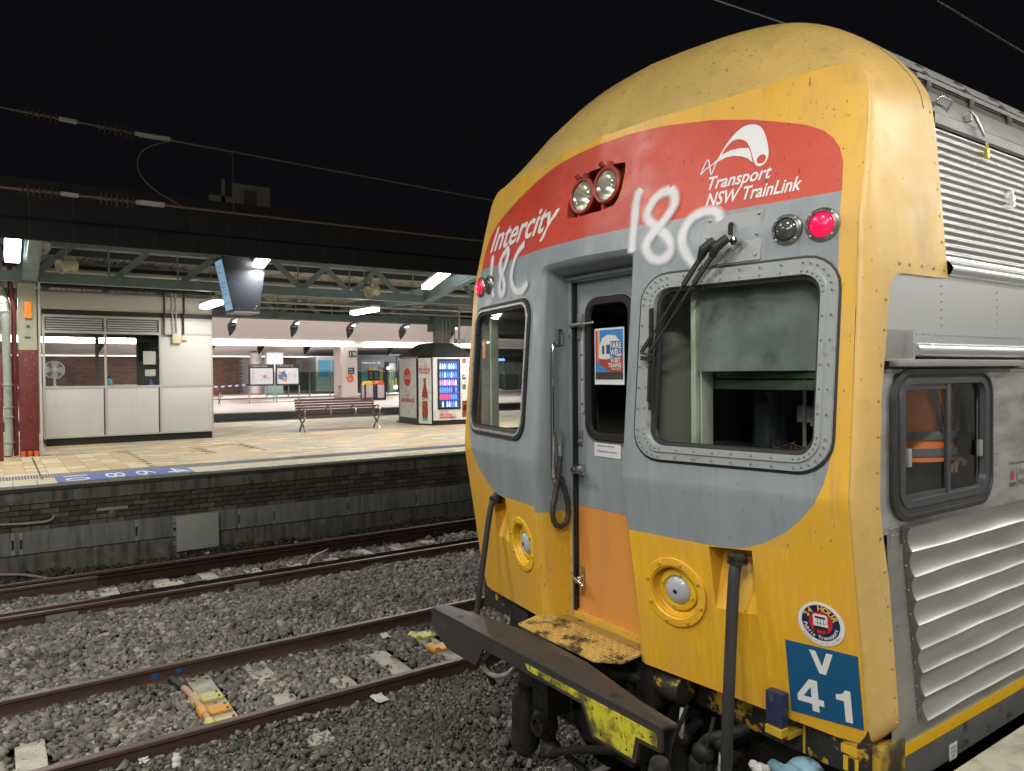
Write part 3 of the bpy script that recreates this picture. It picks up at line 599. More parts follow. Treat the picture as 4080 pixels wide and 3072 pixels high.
def hood_half(s):
    rows = []
    for x, z in A_:
        bx, by, bz = Bof(x, z); a = (x, G(x, z), z); w = min(1, max(0, (z-3.80)/.15)) if x > 1.3 else 1; row = []
        for t in (0, .06, .16, .32, .55, .8, 1):
            ex = (1-(1-t)**5)*(1-w)+(t+.35*t*(1-t))*w
            ez = (1-(1-t)**4)*(1-w)+(1-(1-t)**2.2)*w if w else t
            yb_ = by if w else (by if t == 1 else min(by, .33)*.97+.03*by if z < 3.098 else .33+(by-.33)*max(0, (t-.5)/.5))
            ey = t**1.35*(1-w)+t**1.0*w
            row.append((s*(a[0]+(bx-a[0])*ex), a[1]+(yb_-a[1])*ey, a[2]+(bz-a[2])*ez))
        if w == 0: row.append((s*(bx-.012), by+.001, bz))
        else: row.append((s*bx*.985, by+.002, bz-.015))
        row[0] = (row[0][0]-s*.004, row[0][1]+.002, row[0][2]); rows.append(row)
    return rows
mb = MB(); rr = hood_half(1); rl = hood_half(-1); ic = next(i for i, a in enumerate(A_) if a[1] > 3.9 and a[0] < 1.335)
mb.grid(rr[:ic+1]); mb.grid(rl[:ic+1]); mb.k = 1; mb.grid(rr[ic:]); mb.grid(rl[ic:])
hood = mb.build('nose_shell', [YELTOP, YROOF], train, smooth=True, ang=50)
# panel seam line, rivets on the shell edge
b = MB()
for z in [1.27, 1.38, 1.5, 1.62, 1.76, 1.9, 2.04, 2.16, 2.3, 2.44, 2.58, 2.72, 2.86, 2.98]: b.lathe([(.008, 0), (.007, .004), (.001, .006)], (1.457, edge_y(z)-.022, z), (1, 0, 0), 8)
for y in (.40, .48, .58, .68, .77): b.lathe([(.009, 0), (.007, .005), (.001, .007)], (1.454, y, 3.13), (1, 0, 0), 8)
for z in np.arange(3.25, 3.84, .115): b.lathe([(.008, 0), (.007, .004), (.001, .006)], (1.457-(z-3.1)*.088, .77, z), (1, 0, 0), 8)
b.build('rivet', mat('rivet_ochre', (.35, .25, .1), .5), hood, smooth=True, kind='stuff')
def at_y(row, y):
    for a, b_ in zip(row[:-2], row[1:-1]):
        if a[1] <= y <= b_[1]: t = (y-a[1])/(b_[1]-a[1]); return tuple(a[k]+(b_[k]-a[k])*t for k in range(3))
s_ = MB(); s_.tube([p for p in (at_y(r_, .715) for r_ in hood_half(1) if r_[0][2] > 3.79) if p], .003, 6); s_.tube([(1.392, .72, 3.80), (1.391, .80, 3.80)], .004, 6)
s_.build('shell_seam', mat('dirty_seam', (.16, .11, .05), .7), hood)
# ---- stainless body side
def xu(z): return 1.45 if z < 3.1 else 1.45-(z-3.1)*.088    # tumblehome of the upper deck
YE = 21.0
WIN = rrect(.36, 1.215, 2.10, 2.685, .10)
def side_sheet(outline, holes, x, d=.15):
    P = []; E_ = []
    for L_ in [outline]+holes:
        Q = resample(L_, d); b = len(P); P.extend(Q); E_ += [(b+i, b+(i+1) % len(Q)) for i in range(len(Q))]
    q = delaunay_2d_cdt([Vector(p) for p in P], E_, [], 0, 1e-4); m_ = MB()
    for f in q[2]:
        cx = sum(q[0][i].x for i in f)/3; cz = sum(q[0][i].y for i in f)/3
        if inpoly(cx, cz, outline) and not any(inpoly(cx, cz, h) for h in holes): m_.f.append(tuple(f)); m_.m.append(0)
    m_.v = [(x(v.x, v.y) if callable(x) else x, v.x, v.y) for v in q[0]]; return m_
side_sheet([(.20, 2.04), (YE, 2.04), (YE, 2.70), (.20, 2.70)], [WIN]+[rrect(2.6+k*1.9, 3.9+k*1.9, 2.1, 2.66, .1) for k in range(9)], 1.447).build('side_panel', mat('brushed_steel_side', (.60, .60, .59), .42, .9, layers=[((1, 3, 14), .42, .65, (.40, .40, .39)), ((2, 2, 2), .5, .7, (.56, .56, .55))], rvar=.08, bump=((4, 1, 10), .05, .02)), train)
MB().add([(1.447, .32, 2.04), (1.447, YE, 2.04), (1.447, YE, 1.155), (1.447, .36, 1.155)], [(0, 1, 2, 3)]).bb(1.44, 1.45, .34, .47, 1.98, 2.06).build('side_panel', STEELD, train)
side_sheet([(.20, 2.862), (YE, 2.862), (YE, 3.105), (.20, 3.105)], [], 1.447, .5).build('polished_band', STEELP, train)
MB().add([(-1.447, .44, 1.0), (-1.447, YE, 1.0), (-1.447, YE, 2.3), (-1.447, .44, 2.3)], [(0, 1, 2, 3)]).add([(-1.447, .25, 2.95), (-1.447, YE, 2.95), (-1.447, YE, 3.1), (-1.447, .25, 3.1)], [(0, 1, 2, 3)]).add([(-1.447, 1.4, 2.3), (-1.447, YE, 2.3), (-1.447, YE, 2.95), (-1.447, 1.4, 2.95)], [(0, 1, 2, 3)]).add([(-1.447, .26, 2.3), (-1.447, .33, 2.3), (-1.447, .33, 2.95), (-1.447, .26, 2.95)], [(0, 1, 2, 3)]).build('side_panel', STEELD, train)
# broad corrugations low on the side
mb = MB(); rows = []; n = 8; z0, z1 = 1.222, 2.055; per = (z1-z0)/n; prof = []
for i in range(n):
    for t in (0, .02, .06, .13, .25, .4, .6, .78, .9, .96):
        zz = z1-per*(i+t); dx = .034*(abs(math.cos(math.pi*t)))**.8 if t < .86 else .034*.9
        dx = .019*(1-math.sin(math.pi*t)**.75); prof.append((zz, dx))
prof.append((z0, .019))
ys = [0]+list(np.arange(.06, 3, .06))+[4, 8, 14, YE]
for zz, dx in prof:
    st_ = .455+(2.05-zz)*.17
    rows.append([(1.452+dx+.0022*math.sin(yy*5.1+zz*17)*math.sin(yy*1.7+zz*5)+.0016*math.sin(yy*13+zz*31), st_+yy if yy < YE-1 else YE, zz+.0015*math.sin(yy*7+zz*40)) for yy in ys])
mb.grid(rows); mb.build('broad_corrugation', STEEL, train, smooth=True, ang=70)
mb = MB(); P = [(.455+(2.05-zz)*.17, zz, dx) for zz, dx in prof]
mb.grid([[(1.448, y-.03, z) for y, z, dx in P], [(1.455, y-.022, z) for y, z, dx in P], [(1.458+dx*.7, y-.004, z) for y, z, dx in P], [(1.4535+dx, y+.004, z) for y, z, dx in P]])
mb.bb(1.446, 1.462, .415, .425, 1.99, 2.06); cap = mb.build('corrugation_end_cap', mat('dark_steel_edge', (.16, .155, .15), .4, .8), train, smooth=True, ang=60)
b = MB()
for k in range(8): b.lathe([(.005, 0), (.005, .004)], (1.453, .425+.17*k*.104+.012, 2.0-k*.104), (1, 0, 0), 8)
for k in range(11): b.lathe([(.004, 0), (.004, .003)], (1.449, .44+k*.012, 1.86-k*.06), (1, 0, 0), 6)
for xx, yy, zz in ((1.45, .36, 2.03), (1.45, .40, 2.03), (1.45, .44, 2.04), (1.45, .42, 1.93)): b.lathe([(.005, 0), (.004, .003)], (xx, yy, zz), (1, 0, 0), 6)
b.build('rivet', STEELD, cap, kind='stuff')
# sill with stripe
MB().bb(1.435, 1.451, .36, YE, .975, 1.158).build('side_sill', mat('grey_sill', (.27, .27, .27), .42, .6, layers=[((2, 2, 8), .45, .65, (.22, .22, .22)), (12, .6, .75, (.12, .11, .1))]), train)
MB().bb(1.4515, 1.4535, .352, YE, 1.105, 1.157).build('yellow_stripe', mat('stripe_yellow', (.70, .40, .01), .4), train)
q = MB(); sf = lambda d: (lambda y, z: (1.451+d, y, z))
for t, y0, y1 in (('EPM', .945, 1.01), ('SA', 1.2, 1.24), ('MRA', 1.415, 1.48)): text_box(q, t, sf(.001), y0, y1, .99, 1.025, bold=.01)
q.build('side_lettering', mat('stencil_grey', (.06, .06, .06), .6), train, recalc=False)
tg = MB().bb(1.4515, 1.4535, .83, .90, .968, 1.04).build('valve_label', WHITE, train, bevel=.0008)
q = MB()
for t, a, b_, c, d in (('BRAKE SUPPLY', .838, .892, 1.018, 1.028), ('ISOLATING', .842, .885, .999, 1.009), ('COCK', .85, .878, .98, .99)): text_box(q, t, sf(.003), a, b_, c, d)
q.build('side_lettering', NAVY, tg, recalc=False)
q = MB(); text_box(q, 'This service is operated by', sf(-.002), 1.432, 1.86, 2.226, 2.246, bold=.008); text_box(q, 'NSW', sf(-.002), 1.44, 1.515, 2.122, 2.147, bold=.02); text_box(q, 'Transport', sf(-.002), 1.545, 1.80, 2.168, 2.205); text_box(q, 'NSW TrainLink', sf(-.002), 1.545, 1.88, 2.125, 2.155); q.bb(1.448, 1.4495, 1.528, 1.530, 2.12, 2.215)
q.build('side_lettering', mat('grey_print', (.05, .05, .055), .6), train, recalc=False)
q = MB()
for a in (-70, -45, -22, 0, 22, 45, 70):
    c, s = math.cos(R_(a)), math.sin(R_(a)); L = .042-abs(a)*.0002
    q.add([(1.4495+abs(a)*.00001, 1.478+u*c+v*s, 2.165-u*s*.2+v*c) for u, v in ((0, 0), (-.008, L*.55), (0, L), (.008, L*.55))], [(0, 1, 2, 3)])
q.bb(1.449, 1.4497, 1.455, 1.50, 2.157, 2.163); q.build('flower_emblem', mat('print_crimson', (.45, .03, .05), .5), train, recalc=False)
# window
def so(d): return lambda y, z: (1.447+d, y, z)
def sring(name, A, B_, dA, dB, M, parent, mids=()):
    mb = MB(); mb.grid([[(1.447+d, y, z) for y, z in P] for P, d in [(A, dA)]+list(mids)+[(B_, dB)]], True); return mb.build(name, M, parent, smooth=True, ang=50)
fr = sring('side_window', rrect(.335, 1.235, 2.075, 2.705, .125), rrect(.40, 1.18, 2.135, 2.655, .08), -.002, -.03, mat('aged_rubber_surround', (.022, .022, .024), .42, layers=[(14, .55, .7, (.05, .05, .05))]), train, [(rrect(.338, 1.232, 2.078, 2.702, .122), .016), (rrect(.36, 1.212, 2.1, 2.682, .105), .02), (rrect(.362, 1.21, 2.102, 2.68, .104), .012), (rrect(.395, 1.185, 2.13, 2.66, .085), .008)])
sring('window_frame', rrect(.40, 1.20, 2.125, 2.665, .085), rrect(.445, 1.155, 2.165, 2.635, .055), .004, -.012, mat('grey_aluminium', (.11, .11, .125), .38, .7), fr, [(rrect(.403, 1.197, 2.128, 2.662, .082), .014), (rrect(.44, 1.16, 2.16, 2.64, .058), .014)])
MB().bb(1.441, 1.456, .80, .832, 2.15, 2.645).bb(1.44, 1.452, .44, .80, 2.615, 2.64).bb(1.44, 1.452, .44, .80, 2.158, 2.182).bb(1.44, 1.452, .82, 1.16, 2.16, 2.17).bb(1.44, 1.458, .42, 1.17, 2.13, 2.14).build('window_sash', mat('grey_aluminium', (.11, .11, .125), .38, .7), fr, bevel=.002)
SG = glass('side_glass', (.95, .97, .97), .0, .01, .8)
MB().add([(1.443, .44, 2.17), (1.443, .805, 2.17), (1.443, .805, 2.63), (1.443, .44, 2.63)], [(0, 1, 2, 3)]).build('window_pane', SG, fr)
MB().add([(1.435, .825, 2.16), (1.435, 1.16, 2.16), (1.435, 1.16, 2.64), (1.435, .825, 2.64)], [(0, 1, 2, 3)]).build('window_pane', SG, fr)
for y in (.462, 1.10): MB().bb(1.445, 1.462, y, y+.026, 2.30, 2.375).build('window_latch', mat('grey_plastic', (.25, .25, .25), .5), fr, bevel=.004)
for k in range(9):
    MB().add([(1.44, 2.6+k*1.9, 2.1), (1.44, 3.9+k*1.9, 2.1), (1.44, 3.9+k*1.9, 2.66), (1.44, 2.6+k*1.9, 2.66)], [(0, 1, 2, 3)]).build('saloon_window', mat('dark_window', (.02, .022, .025), .08), train)
# gutter, rain strip, horizontal mouldings
mb = MB(); mb.bb(1.44, 1.452, .20, .478, 2.735, 2.862)
mb.build('gutter_bracket', STEELD, train)
mb = MB(); mb.tube([(1.468, .478, 2.782), (1.468, YE, 2.782)], .03, 16); mb.bb(1.446, 1.472, .465, YE, 2.812, 2.862); mb.bb(1.446, 1.478, .465, .478, 2.742, 2.862)
gt = mb.build('gutter_moulding', STEELP, train, smooth=True, ang=40)
b = MB()
for k in range(70): b.sphere((1.473, .50+k*.026, 2.845), .0045, 6)
b.build('rivet', STEELD, gt, kind='stuff')
MB().bb(1.446, 1.492, .335, 1.495, 2.713, 2.742).bb(1.446, 1.47, 1.495, YE, 2.705, 2.742).build('rain_strip', STEEL, train, bevel=.004)
rs = MB().bb(1.446, 1.458, .30, 1.42, 2.685, 2.702).build('angle_strip', mat('grey_strip', (.2, .2, .2), .5, .6), train)
b = MB()
for k in range(8): b.lathe([(.005, 0), (.004, .003)], (1.458, .36+k*.14, 2.693), (1, 0, 0), 6)
for yy in (.763, 1.30):
    for k in range(7): b.lathe([(.0035, 0), (.003, .002)], (1.4475, yy, 2.89+k*.034), (1, 0, 0), 6)
for k in range(11): b.lathe([(.0035, 0), (.003, .002)], (1.4475, 1.30, 2.14+k*.052), (1, 0, 0), 6)
b.build('rivet', mat('rivet_steel', (.25, .25, .25), .4, .7), rs, kind='stuff')
# mouldings above the band and fine ribs of the upper deck
mb = MB(); mb.grid([[(xu(z)+d, y, z) for y in (.80, 5, YE)] for z, d in ((3.105, .0), (3.112, .02), (3.14, .034), (3.165, .02), (3.172, .004), (3.19, .006), (3.205, .0))]); mb.build('ledge_moulding', STEELP, train, smooth=True, ang=60)
mb = MB(); rows = []; nr = 17; za, zb = 3.19, 3.775
for i in range(nr):
    for t in (0, .18, .3, .42, .6, .75):
        zz = za+(zb-za)*(i+t)/nr; d = .013*max(0, math.sin(math.pi*(t/.75)))**.6 if t < .75 else 0
        rows.append([(xu(zz)+d*q_, y, zz) for y, q_ in ((.785, .0), (.80, .4), (.83, 1.), (.9, 1), (1.4, 1), (3, 1), (9, 1), (YE, 1))])
mb.grid(rows); mb.build('fine_ribbing', STEEL, train, smooth=True, ang=75)
mb = MB(); P = [(xu(3.775)+.002, 3.775), (xu(3.78)+.012, 3.785), (xu(3.8)+.012, 3.83), (xu(3.85), 3.845), (1.375, 3.89), (1.335, 3.955)]
mb.grid([[(x, y, z) for y in (.80, 5, YE)] for x, z in P]); mb.build('eave_plate', mat('weathered_eave_plate', (.22, .22, .215), .55, .4, layers=[((3, 2, 8), .5, .7, (.15, .15, .145)), (30, .6, .7, (.3, .3, .3))]), train, smooth=True, ang=25)
# roof with louvre bars
P = [(1.335, 3.955), (1.28, 4.03), (1.14, 4.18), (.92, 4.345), (.7, 4.435), (.35, 4.49), (0, 4.505)]; P = P+[(-x, z) for x, z in P[::-1][1:]]+[(-1.375, 3.89), (-1.45, 3.1)]
ro = MB().grid([[(x, y, z) for y in (.80, 1.5, 5, YE)] for x, z in P]).build('roof', mat('grey_roof', (.085, .08, .078), .7, .1, layers=[(5, .5, .7, (.1, .09, .08))]), train, smooth=True)
for k in range(9):
    y = .86+k*.42; MB().tube([(1.345, y, 3.965), (1.27, y+.16, 4.065), (1.10, y+.42, 4.235), (.95, y+.6, 4.345)], .011, 6).build('roof_bar', mat('roof_bar_grey', (.16, .155, .15), .6, .1), ro)
MB().bar((1.30, .84, 4.035), (1.30, 9, 4.035), .012, .02).bar((1.18, .84, 4.155), (1.18, 9, 4.155), .012, .02).bar((1.04, .84, 4.28), (1.04, 9, 4.28), .012, .02).build('roof_rail', mat('roof_bar_grey', (.16, .155, .15), .6, .1), ro)
MB().tube(smoothpoly([(1.375, .83, 3.86), (1.405, .83, 3.90), (1.41, .85, 3.905), (1.41, .93, 3.905), (1.405, .95, 3.90), (1.375, .95, 3.86)], 2), .006, 8).build('roof_handle', CHR, train, smooth=True, ang=60)
MB().tube([(1.40, 1.13, 3.90), (1.415, 1.15, 3.87), (1.425, 1.22, 3.79)], [.005, .007, .007], 8).bb(1.385, 1.41, 1.12, 1.14, 3.85, 3.88).build('roof_latch', STEELD, train, smooth=True)
pk = MB().bb(1.418, 1.432, 1.235, 1.262, 3.69, 3.735).tube([(1.425, 1.24, 3.735), (1.425, 1.24, 3.765), (1.425, 1.257, 3.765), (1.425, 1.257, 3.735)], .003, 6).build('padlock', mat('brass', (.38, .31, .05), .35, .8), train, bevel=.003)
MB().bb(1.40, 1.44, 1.44, 1.52, 3.49, 3.55).bb(1.40, 1.46, 1.445, 1.455, 3.48, 3.56).build('side_bracket', STEELP, train, bevel=.004)
# ---- step plate, sill
mb = MB(); poly = [(-.36, .03), (-.40, -.06), (-.345, -.225), (.30, -.235), (.40, -.14), (.375, .03)]
TREAD = mat('worn_yellow_tread', (.50, .33, .10), .5, layers=[(7, .54, .62, (.05, .035, .02), 8), (20, .5, .7, (.34, .21, .07))])
stp = mb.prism(poly, lambda x, y: (x, y, 1.291), lambda x, y: (x, y, 1.301)).build('step_plate', TREAD, train)
mb = MB()
for i in range(26):
    for j in range(9):
        x = -.34+i*.028; y = -.215+j*.028
        if inpoly(x, y, poly): mb.box((x, y, 1.3025), (.018, .006, .007), R_(0 if (i+j) % 2 else 90))
mb.build('tread_pattern', TREAD, stp, kind='stuff')
MB().prism([(-.37, .033), (.375, .033), (.33, .135), (-.32, .135)], lambda x, y: (x, y, 1.27), lambda x, y: (x, y, 1.288)).build('door_threshold', mat('dirty_yellow', (.30, .19, .05), .6, layers=[(8, .5, .62, (.06, .045, .03), 8)]), train)
MB().bb(-.29, .29, .128, .150, 1.285, 1.325).build('door_sill', YEL, train, bevel=.003)
# ---- coupling beam in front of the nose
RUST = mat('rusty_black_steel', (.048, .043, .040), .5, .3, layers=[(3, .52, .68, (.075, .05, .034), 8), (14, .55, .7, (.03, .026, .024)), ((2, 8, 8), .58, .75, (.12, .10, .085))], bump=((25, 25, 25), .3, .01))
bm_ = MB().prism([(-.93, -.448), (.95, -.448), (.965, -.37), (.72, -.34), (.28, -.25), (-.2, -.22), (-.55, -.27), (-.93, -.35)], lambda x, y: (x, y, 1.268), lambda x, y: (x, y, 1.285)).build('coupling_beam', RUST, train, bevel=.004)
FP = [(-.93, 1.267), (.95, 1.267), (.95, 1.182), (.83, 1.176), (.806, 1.079), (.535, 1.08), (.464, 1.205), (-.358, 1.205), (-.434, 1.09), (-.75, 1.09), (-.93, 1.18)]
MB().prism(FP, lambda x, z: (x, -.452, z), lambda x, z: (x, -.434, z)).build('beam_front_plate', RUST, bm_)
MB().prism([(.04, 1.252), (.92, 1.252), (.935, 1.24), (.935, 1.2), (.812, 1.196), (.79, 1.095), (.555, 1.096), (.485, 1.222), (.065, 1.225)], lambda x, z: (x, -.456, z), lambda x, z: (x, -.452, z)).build('warning_plate', YSPOT, bm_)
b = MB()
for x, z in ((.08, 1.24), (.16, 1.235), (.25, 1.235), (.25, 1.21), (.5, 1.235), (.9, 1.23), (.6, 1.12), (.76, 1.12), (.7, 1.23)): b.lathe([(.005, 0), (.004, .003)], (x, -.456, z), (0, -1, 0), 6)
b.build('rivet', BLK, bm_, kind='stuff')
for x in (-.68, .62): MB().lathe([(.022, 0), (.022, .0005)], (x, -.40, 1.2852), (0, 0, 1), 16).build('bolt_hole', BLK, bm_)
MB().prism([(-.36, 1.2), (-.43, 1.09), (-.30, 1.2)], lambda x, z: (x, -.43, z), lambda x, z: (x-.0, -.30, z)).build('gusset', RUST, bm_)
MB().tube(smoothpoly([(-.50, -.38, 1.10), (-.42, -.40, 1.05), (-.28, -.40, 1.06), (-.2, -.36, 1.12), (-.22, -.3, 1.2)], 2), .014, 8).build('cable_loop', GALV, bm_, smooth=True)
# ---- buffer beam, drawgear and pipework under the nose
ub = MB().bb(-1.42, 1.42, .24, .30, 1.045, 1.30).bb(-1.42, 1.42, .30, .5, 1.05, 1.07).build('headstock', BLKY, train, bevel=.004)
MB().bb(1.39, 1.455, .26, .45, .96, 1.19).build('corner_bracket', mat('scuffed_yellow_corner', (.42, .27, .03), .5, layers=[(6, .44, .58, (.05, .04, .025), 8), (22, .6, .7, (.1, .07, .03))]), train, bevel=.006)
q = MB(); 
for x0, x1, z0, z1 in ((.66, .69, 1.10, 1.20), (1.125, 1.135, 1.05, 1.17), (1.0, 1.012, 1.08, 1.1), (1.3, 1.37, 1.13, 1.165), (1.31, 1.33, 1.06, 1.12), (1.36, 1.375, 1.06, 1.12)): MB().bb(x0, x1, .236, .241, z0, z1).build('paint_daub', mat('paint_daub_yellow', (.6, .38, .02), .5), ub)
text_box(q, 'M', lambda x, z: (x, .2385, z), .705, .735, 1.085, 1.12, bold=.02); q.build('beam_lettering', WHITE, ub, recalc=False)

bb_ = MB().bb(1.035, 1.115, .10, .15, 1.185, 1.33).build('jumper_box', mat('dark_blue_box', (.02, .03, .075), .4, layers=[(14, .58, .7, (.1, .11, .14))]), train, bevel=.006)
MB().bb(1.04, 1.12, .09, .14, 1.15, 1.183).bb(1.04, 1.12, .14, .24, 1.13, 1.15).build('box_bracket', mat('bolt_yellow', (.5, .33, .03), .5), bb_)
q = MB(); q.lathe([(.07, 0), (.075, .02), (.075, .13), (.068, .15)], (.42, .12, 1.16), (1, 0, .0), 24); q.build('drawgear_cylinder', BLKY, train, smooth=True, ang=40)
q = MB(); q.tube([(.05, -.02, 1.13), (.42, .12, 1.15)], .035, 12); q.bb(.30, .42, .05, .2, 1.02, 1.24); q.bb(.12, .20, .02, .10, .95, 1.26); q.prism([(.14, 1.24), (.22, 1.24), (.30, .9), (.2, .9)], lambda x, z: (x, .05, z), lambda x, z: (x, .09, z)); q.build('drawgear_arm', BLKM, train, bevel=.006)
for x, z in ((.56, 1.0), (.80, .93)):
    q = MB(); q.box((x, .10, z), (.03, .014, .15), 0, 0, R_(6)); v = q.build('cock_handle', mat('dirty_white_paint', (.5, .5, .48), .5, layers=[(20, .55, .68, (.15, .14, .13))]), train, bevel=.008)
    q = MB(); q.sphere((x-.02, .13, z-.085), .045, 12); q.tube([(x-.02, .13, z-.08), (x-.03, .25, z-.05)], .028, 10); q.build('valve_body', BLKM, v, smooth=True)
q = MB(); q.sphere((1.185, .16, 1.0), .085, 16, (1, 1, .85)); q.lathe([(.07, 0), (.07, .03), (.03, .04)], (1.185, .08, 1.0), (0, -1, .2), 16); q.tube([(1.1, .16, .97), (1.0, .2, .95)], .03, 10); q.bar((1.12, .08, 1.04), (1.22, .08, 1.02), .02, .02); q.build('air_valve', mat('pale_blue_casting', (.16, .30, .38), .5, layers=[(16, .5, .64, (.05, .07, .08), 8)]), train, smooth=True, ang=45)
q = MB(); q.sphere((1.01, .1, .965), .04, 12, (1.1, .8, .8)); q.sphere((1.035, .1, .98), .022, 8); q.sphere((.98, .09, .98), .022, 8); q.build('valve_wheel', mat('dirty_white_paint', (.5, .5, .48), .5), train, smooth=True)
q = MB(); q.lathe([(.05, 0), (.06, .02), (.06, .09), (.04, .11)], (.70, .08, .80), (0, 0, 1), 16); q.tube(smoothpoly([(.70, .08, .9), (.72, .08, .99), (.82, .1, 1.04), (.86, .2, 1.06)], 2), .03, 10); q.sphere((.72, .07, .93), .055, 12); q.sphere((.80, .1, 1.0), .04, 10); q.build('angle_cock', BLKM, train, smooth=True, ang=50)
q = MB(); q.lathe([(.042, 0), (.05, .01), (.05, .03), (.044, .035), (.048, .05), (.04, .07)], (.60, -.1, .83), (.1, 0, 1), 16); q.tube(smoothpoly([(.6, -.1, .85), (.58, -.1, .7), (.5, -.05, .5), (.4, 0, .4)], 2), .035, 10); q.build('brake_hose', mat('grey_rubber_fitting', (.09, .09, .085), .5), train, smooth=True, ang=50)
q = MB(); q.tube([(-.25, -.1, .57), (.0, -.1, .70), (.27, -.08, .80)], .022, 10); q.tube([(-.2, .0, .55), (.3, .05, .45)], .02, 8); q.build('uncoupling_rod', BLKM, train, smooth=True)
q = MB(); q.lathe([(.04, -.28), (.075, -.24), (.085, -.2), (.085, .06), (.06, .09), (.05, .14)], (-.52, -.05, .72), (.03, 0, 1), 20); q.build('buffer_pot', BLKM, train, smooth=True, ang=45)
q = MB(); q.sphere((-.30, -.08, .72), .085, 16, (1, .9, 1.1)); q.bb(-.36, -.22, -.12, .2, .78, 1.1); q.sphere((-.27, -.06, .58), .06, 12, (1.2, 1, .9)); q.lathe([(.055, 0), (.055, .05), (.035, .051), (.035, .01)], (-.26, -.12, .74), (0, -1, 0), 18); q.box((-.26, -.155, .74), (.09, .01, .02)); q.build('coupler_head', BLKM, train, smooth=True, ang=45)
for b_ in ((-.62, -.42, .0, .25, .85, 1.18), (-.05, .35, -.02, .3, .72, 1.06), (-.9, -.7, .1, .4, .8, 1.2), (.3, .5, .2, .5, .6, 1.05)): MB().bb(*b_).build('drawgear_bracket', BLKM, train, bevel=.01)
q = MB()
for x0 in (-1.1, 1.02): q.bb(x0, x0+.1, .35, 4.2, .50, .85)
q.bb(-1.1, 1.1, 1.9, 2.5, .55, .85); q.bb(-1.3, 1.3, .45, .55, .4, 1.04); q.bb(-1.3, -.9, .5, 3, .86, 1.04); q.bb(.9, 1.3, .5, 3, .86, 1.04); q.build('bogie_frame', BLKM, train, bevel=.02)
for yy in (1.0, 3.45):
    w = MB()
    for s in (-1, 1): w.lathe([(.1, .0), (.42, .0), (.45, .01), (.46, .11), (.49, .125), (.49, .14), (.1, .14)], (s*.81, yy, .46), (-s, 0, 0), 32)
    w.tube([(-.8, yy, .46), (.8, yy, .46)], .08, 12); w.build('wheelset', BLKM, train, smooth=True, ang=40)
MB().bb(-1.40, 1.40, .5, YE, 1.0, 1.05).bb(-1.2, 1.2, 5, 18, .45, 1.0).build('underframe', BLKM, train)
# wiring and hooks dangling under the beam
q = MB()
for i in range(9):
    x = random.uniform(-.6, .9); q.tube(smoothpoly([(x, .1, 1.1), (x+random.uniform(-.1, .1), .02, .85), (x+random.uniform(-.15, .15), .05, .65), (x+random.uniform(-.2, .2), .25, .8)], 2), random.uniform(.006, .014), 6)
q.build('loose_cable', BLKM, train, smooth=True, kind='stuff')

# ---- cab interior
CREAM = mat('cream_cab_wall', (.50, .52, .43), .45, layers=[(4, .5, .7, (.34, .37, .31))])
DARK = mat('dark_cab_lining', (.035, .038, .038), .5)
cab = MB().bb(-1.40, 1.40, .3, 2.2, 1.16, 1.19).bb(-1.40, 1.40, 1.95, 1.97, 1.19, 3.4).bb(-1.42, 1.42, .25, 2.22, 3.38, 3.40).build('cab_lining', DARK, train)
MB().bb(1.395, 1.405, .33, .36, 1.25, 3.38).bb(1.395, 1.405, 1.22, 2.2, 1.25, 3.38).bb(1.395, 1.405, .36, 1.22, 1.25, 2.10).bb(1.395, 1.405, .36, 1.22, 2.69, 3.38).build('cab_side_wall', CREAM, cab)
MB().bb(-1.405, -1.395, .27, .31, 1.25, 3.38).bb(-1.405, -1.395, 1.37, 2.2, 1.25, 3.38).bb(-1.405, -1.395, .31, 1.37, 1.25, 2.20).bb(-1.405, -1.395, .31, 1.37, 2.98, 3.38).build('cab_side_wall', CREAM, cab)
MB().bb(.33, .36, .19, .45, 1.25, 3.38).build('cab_partition', CREAM, cab)
MB().bb(.33, .36, .45, 2.2, 1.25, 3.38).build('cab_partition', mat('black_green_lining', (.018, .022, .022), .5), cab)
MB().bb(-.36, -.33, .19, 2.2, 1.25, 3.38).build('cab_partition', mat('green_grey_lining', (.12, .14, .13), .5), cab)
MB().bb(.625, .655, .10, .17, 2.33, 3.2).bb(.665, .675, .12, .2, 2.33, 3.2).build('window_pillar', CREAM, cab, bevel=.006)
MB().bb(-1.34, -1.31, .17, .25, 2.3, 3.2).bb(-1.20, -1.18, .16, .22, 2.3, 3.2).build('window_pillar', CREAM, cab, bevel=.006)
q = MB(); rows = []
for j in range(14):
    z = 3.2-(3.2-2.70)*j/13; rows.append([(.68+.60*i/24, G(.68+.6*i/24, z)+.085+.008*math.sin(i*.9+j*.15)+.006*math.sin(i*.37)+.003*math.sin(j*1.3), z) for i in range(25)])
q.grid(rows); bl = q.build('cab_blind', mat('grey_green_cloth', (.10, .118, .118), .8, layers=[(2.5, .42, .70, (.19, .21, .205), 6), (6, .55, .75, (.055, .063, .06), 6)]), cab, smooth=True)
MB().bb(.655, 1.30, .20, .245, 2.665, 2.705).bb(.655, 1.30, .20, .24, 2.615, 2.66).build('blind_hem', mat('dark_green_cloth', (.03, .06, .028), .8, layers=[(9, .5, .7, (.05, .09, .045))]), bl, bevel=.015)
q = MB(); q.bb(.40, 1.36, .18, .62, 2.24, 2.33); q.bb(.72, .80, .45, .55, 2.33, 2.60); q.build('driver_desk', mat('dark_desk', (.035, .045, .045), .4, layers=[(12, .6, .7, (.2, .2, .18))]), cab, bevel=.01)
q = MB(); q.bb(.74, .80, .55, .60, 2.33, 2.60); q.build('blue_cab_panel', mat('dim_blue_panel', (.035, .04, .10), .4), cab)  # plain dark blue panel beside the desk
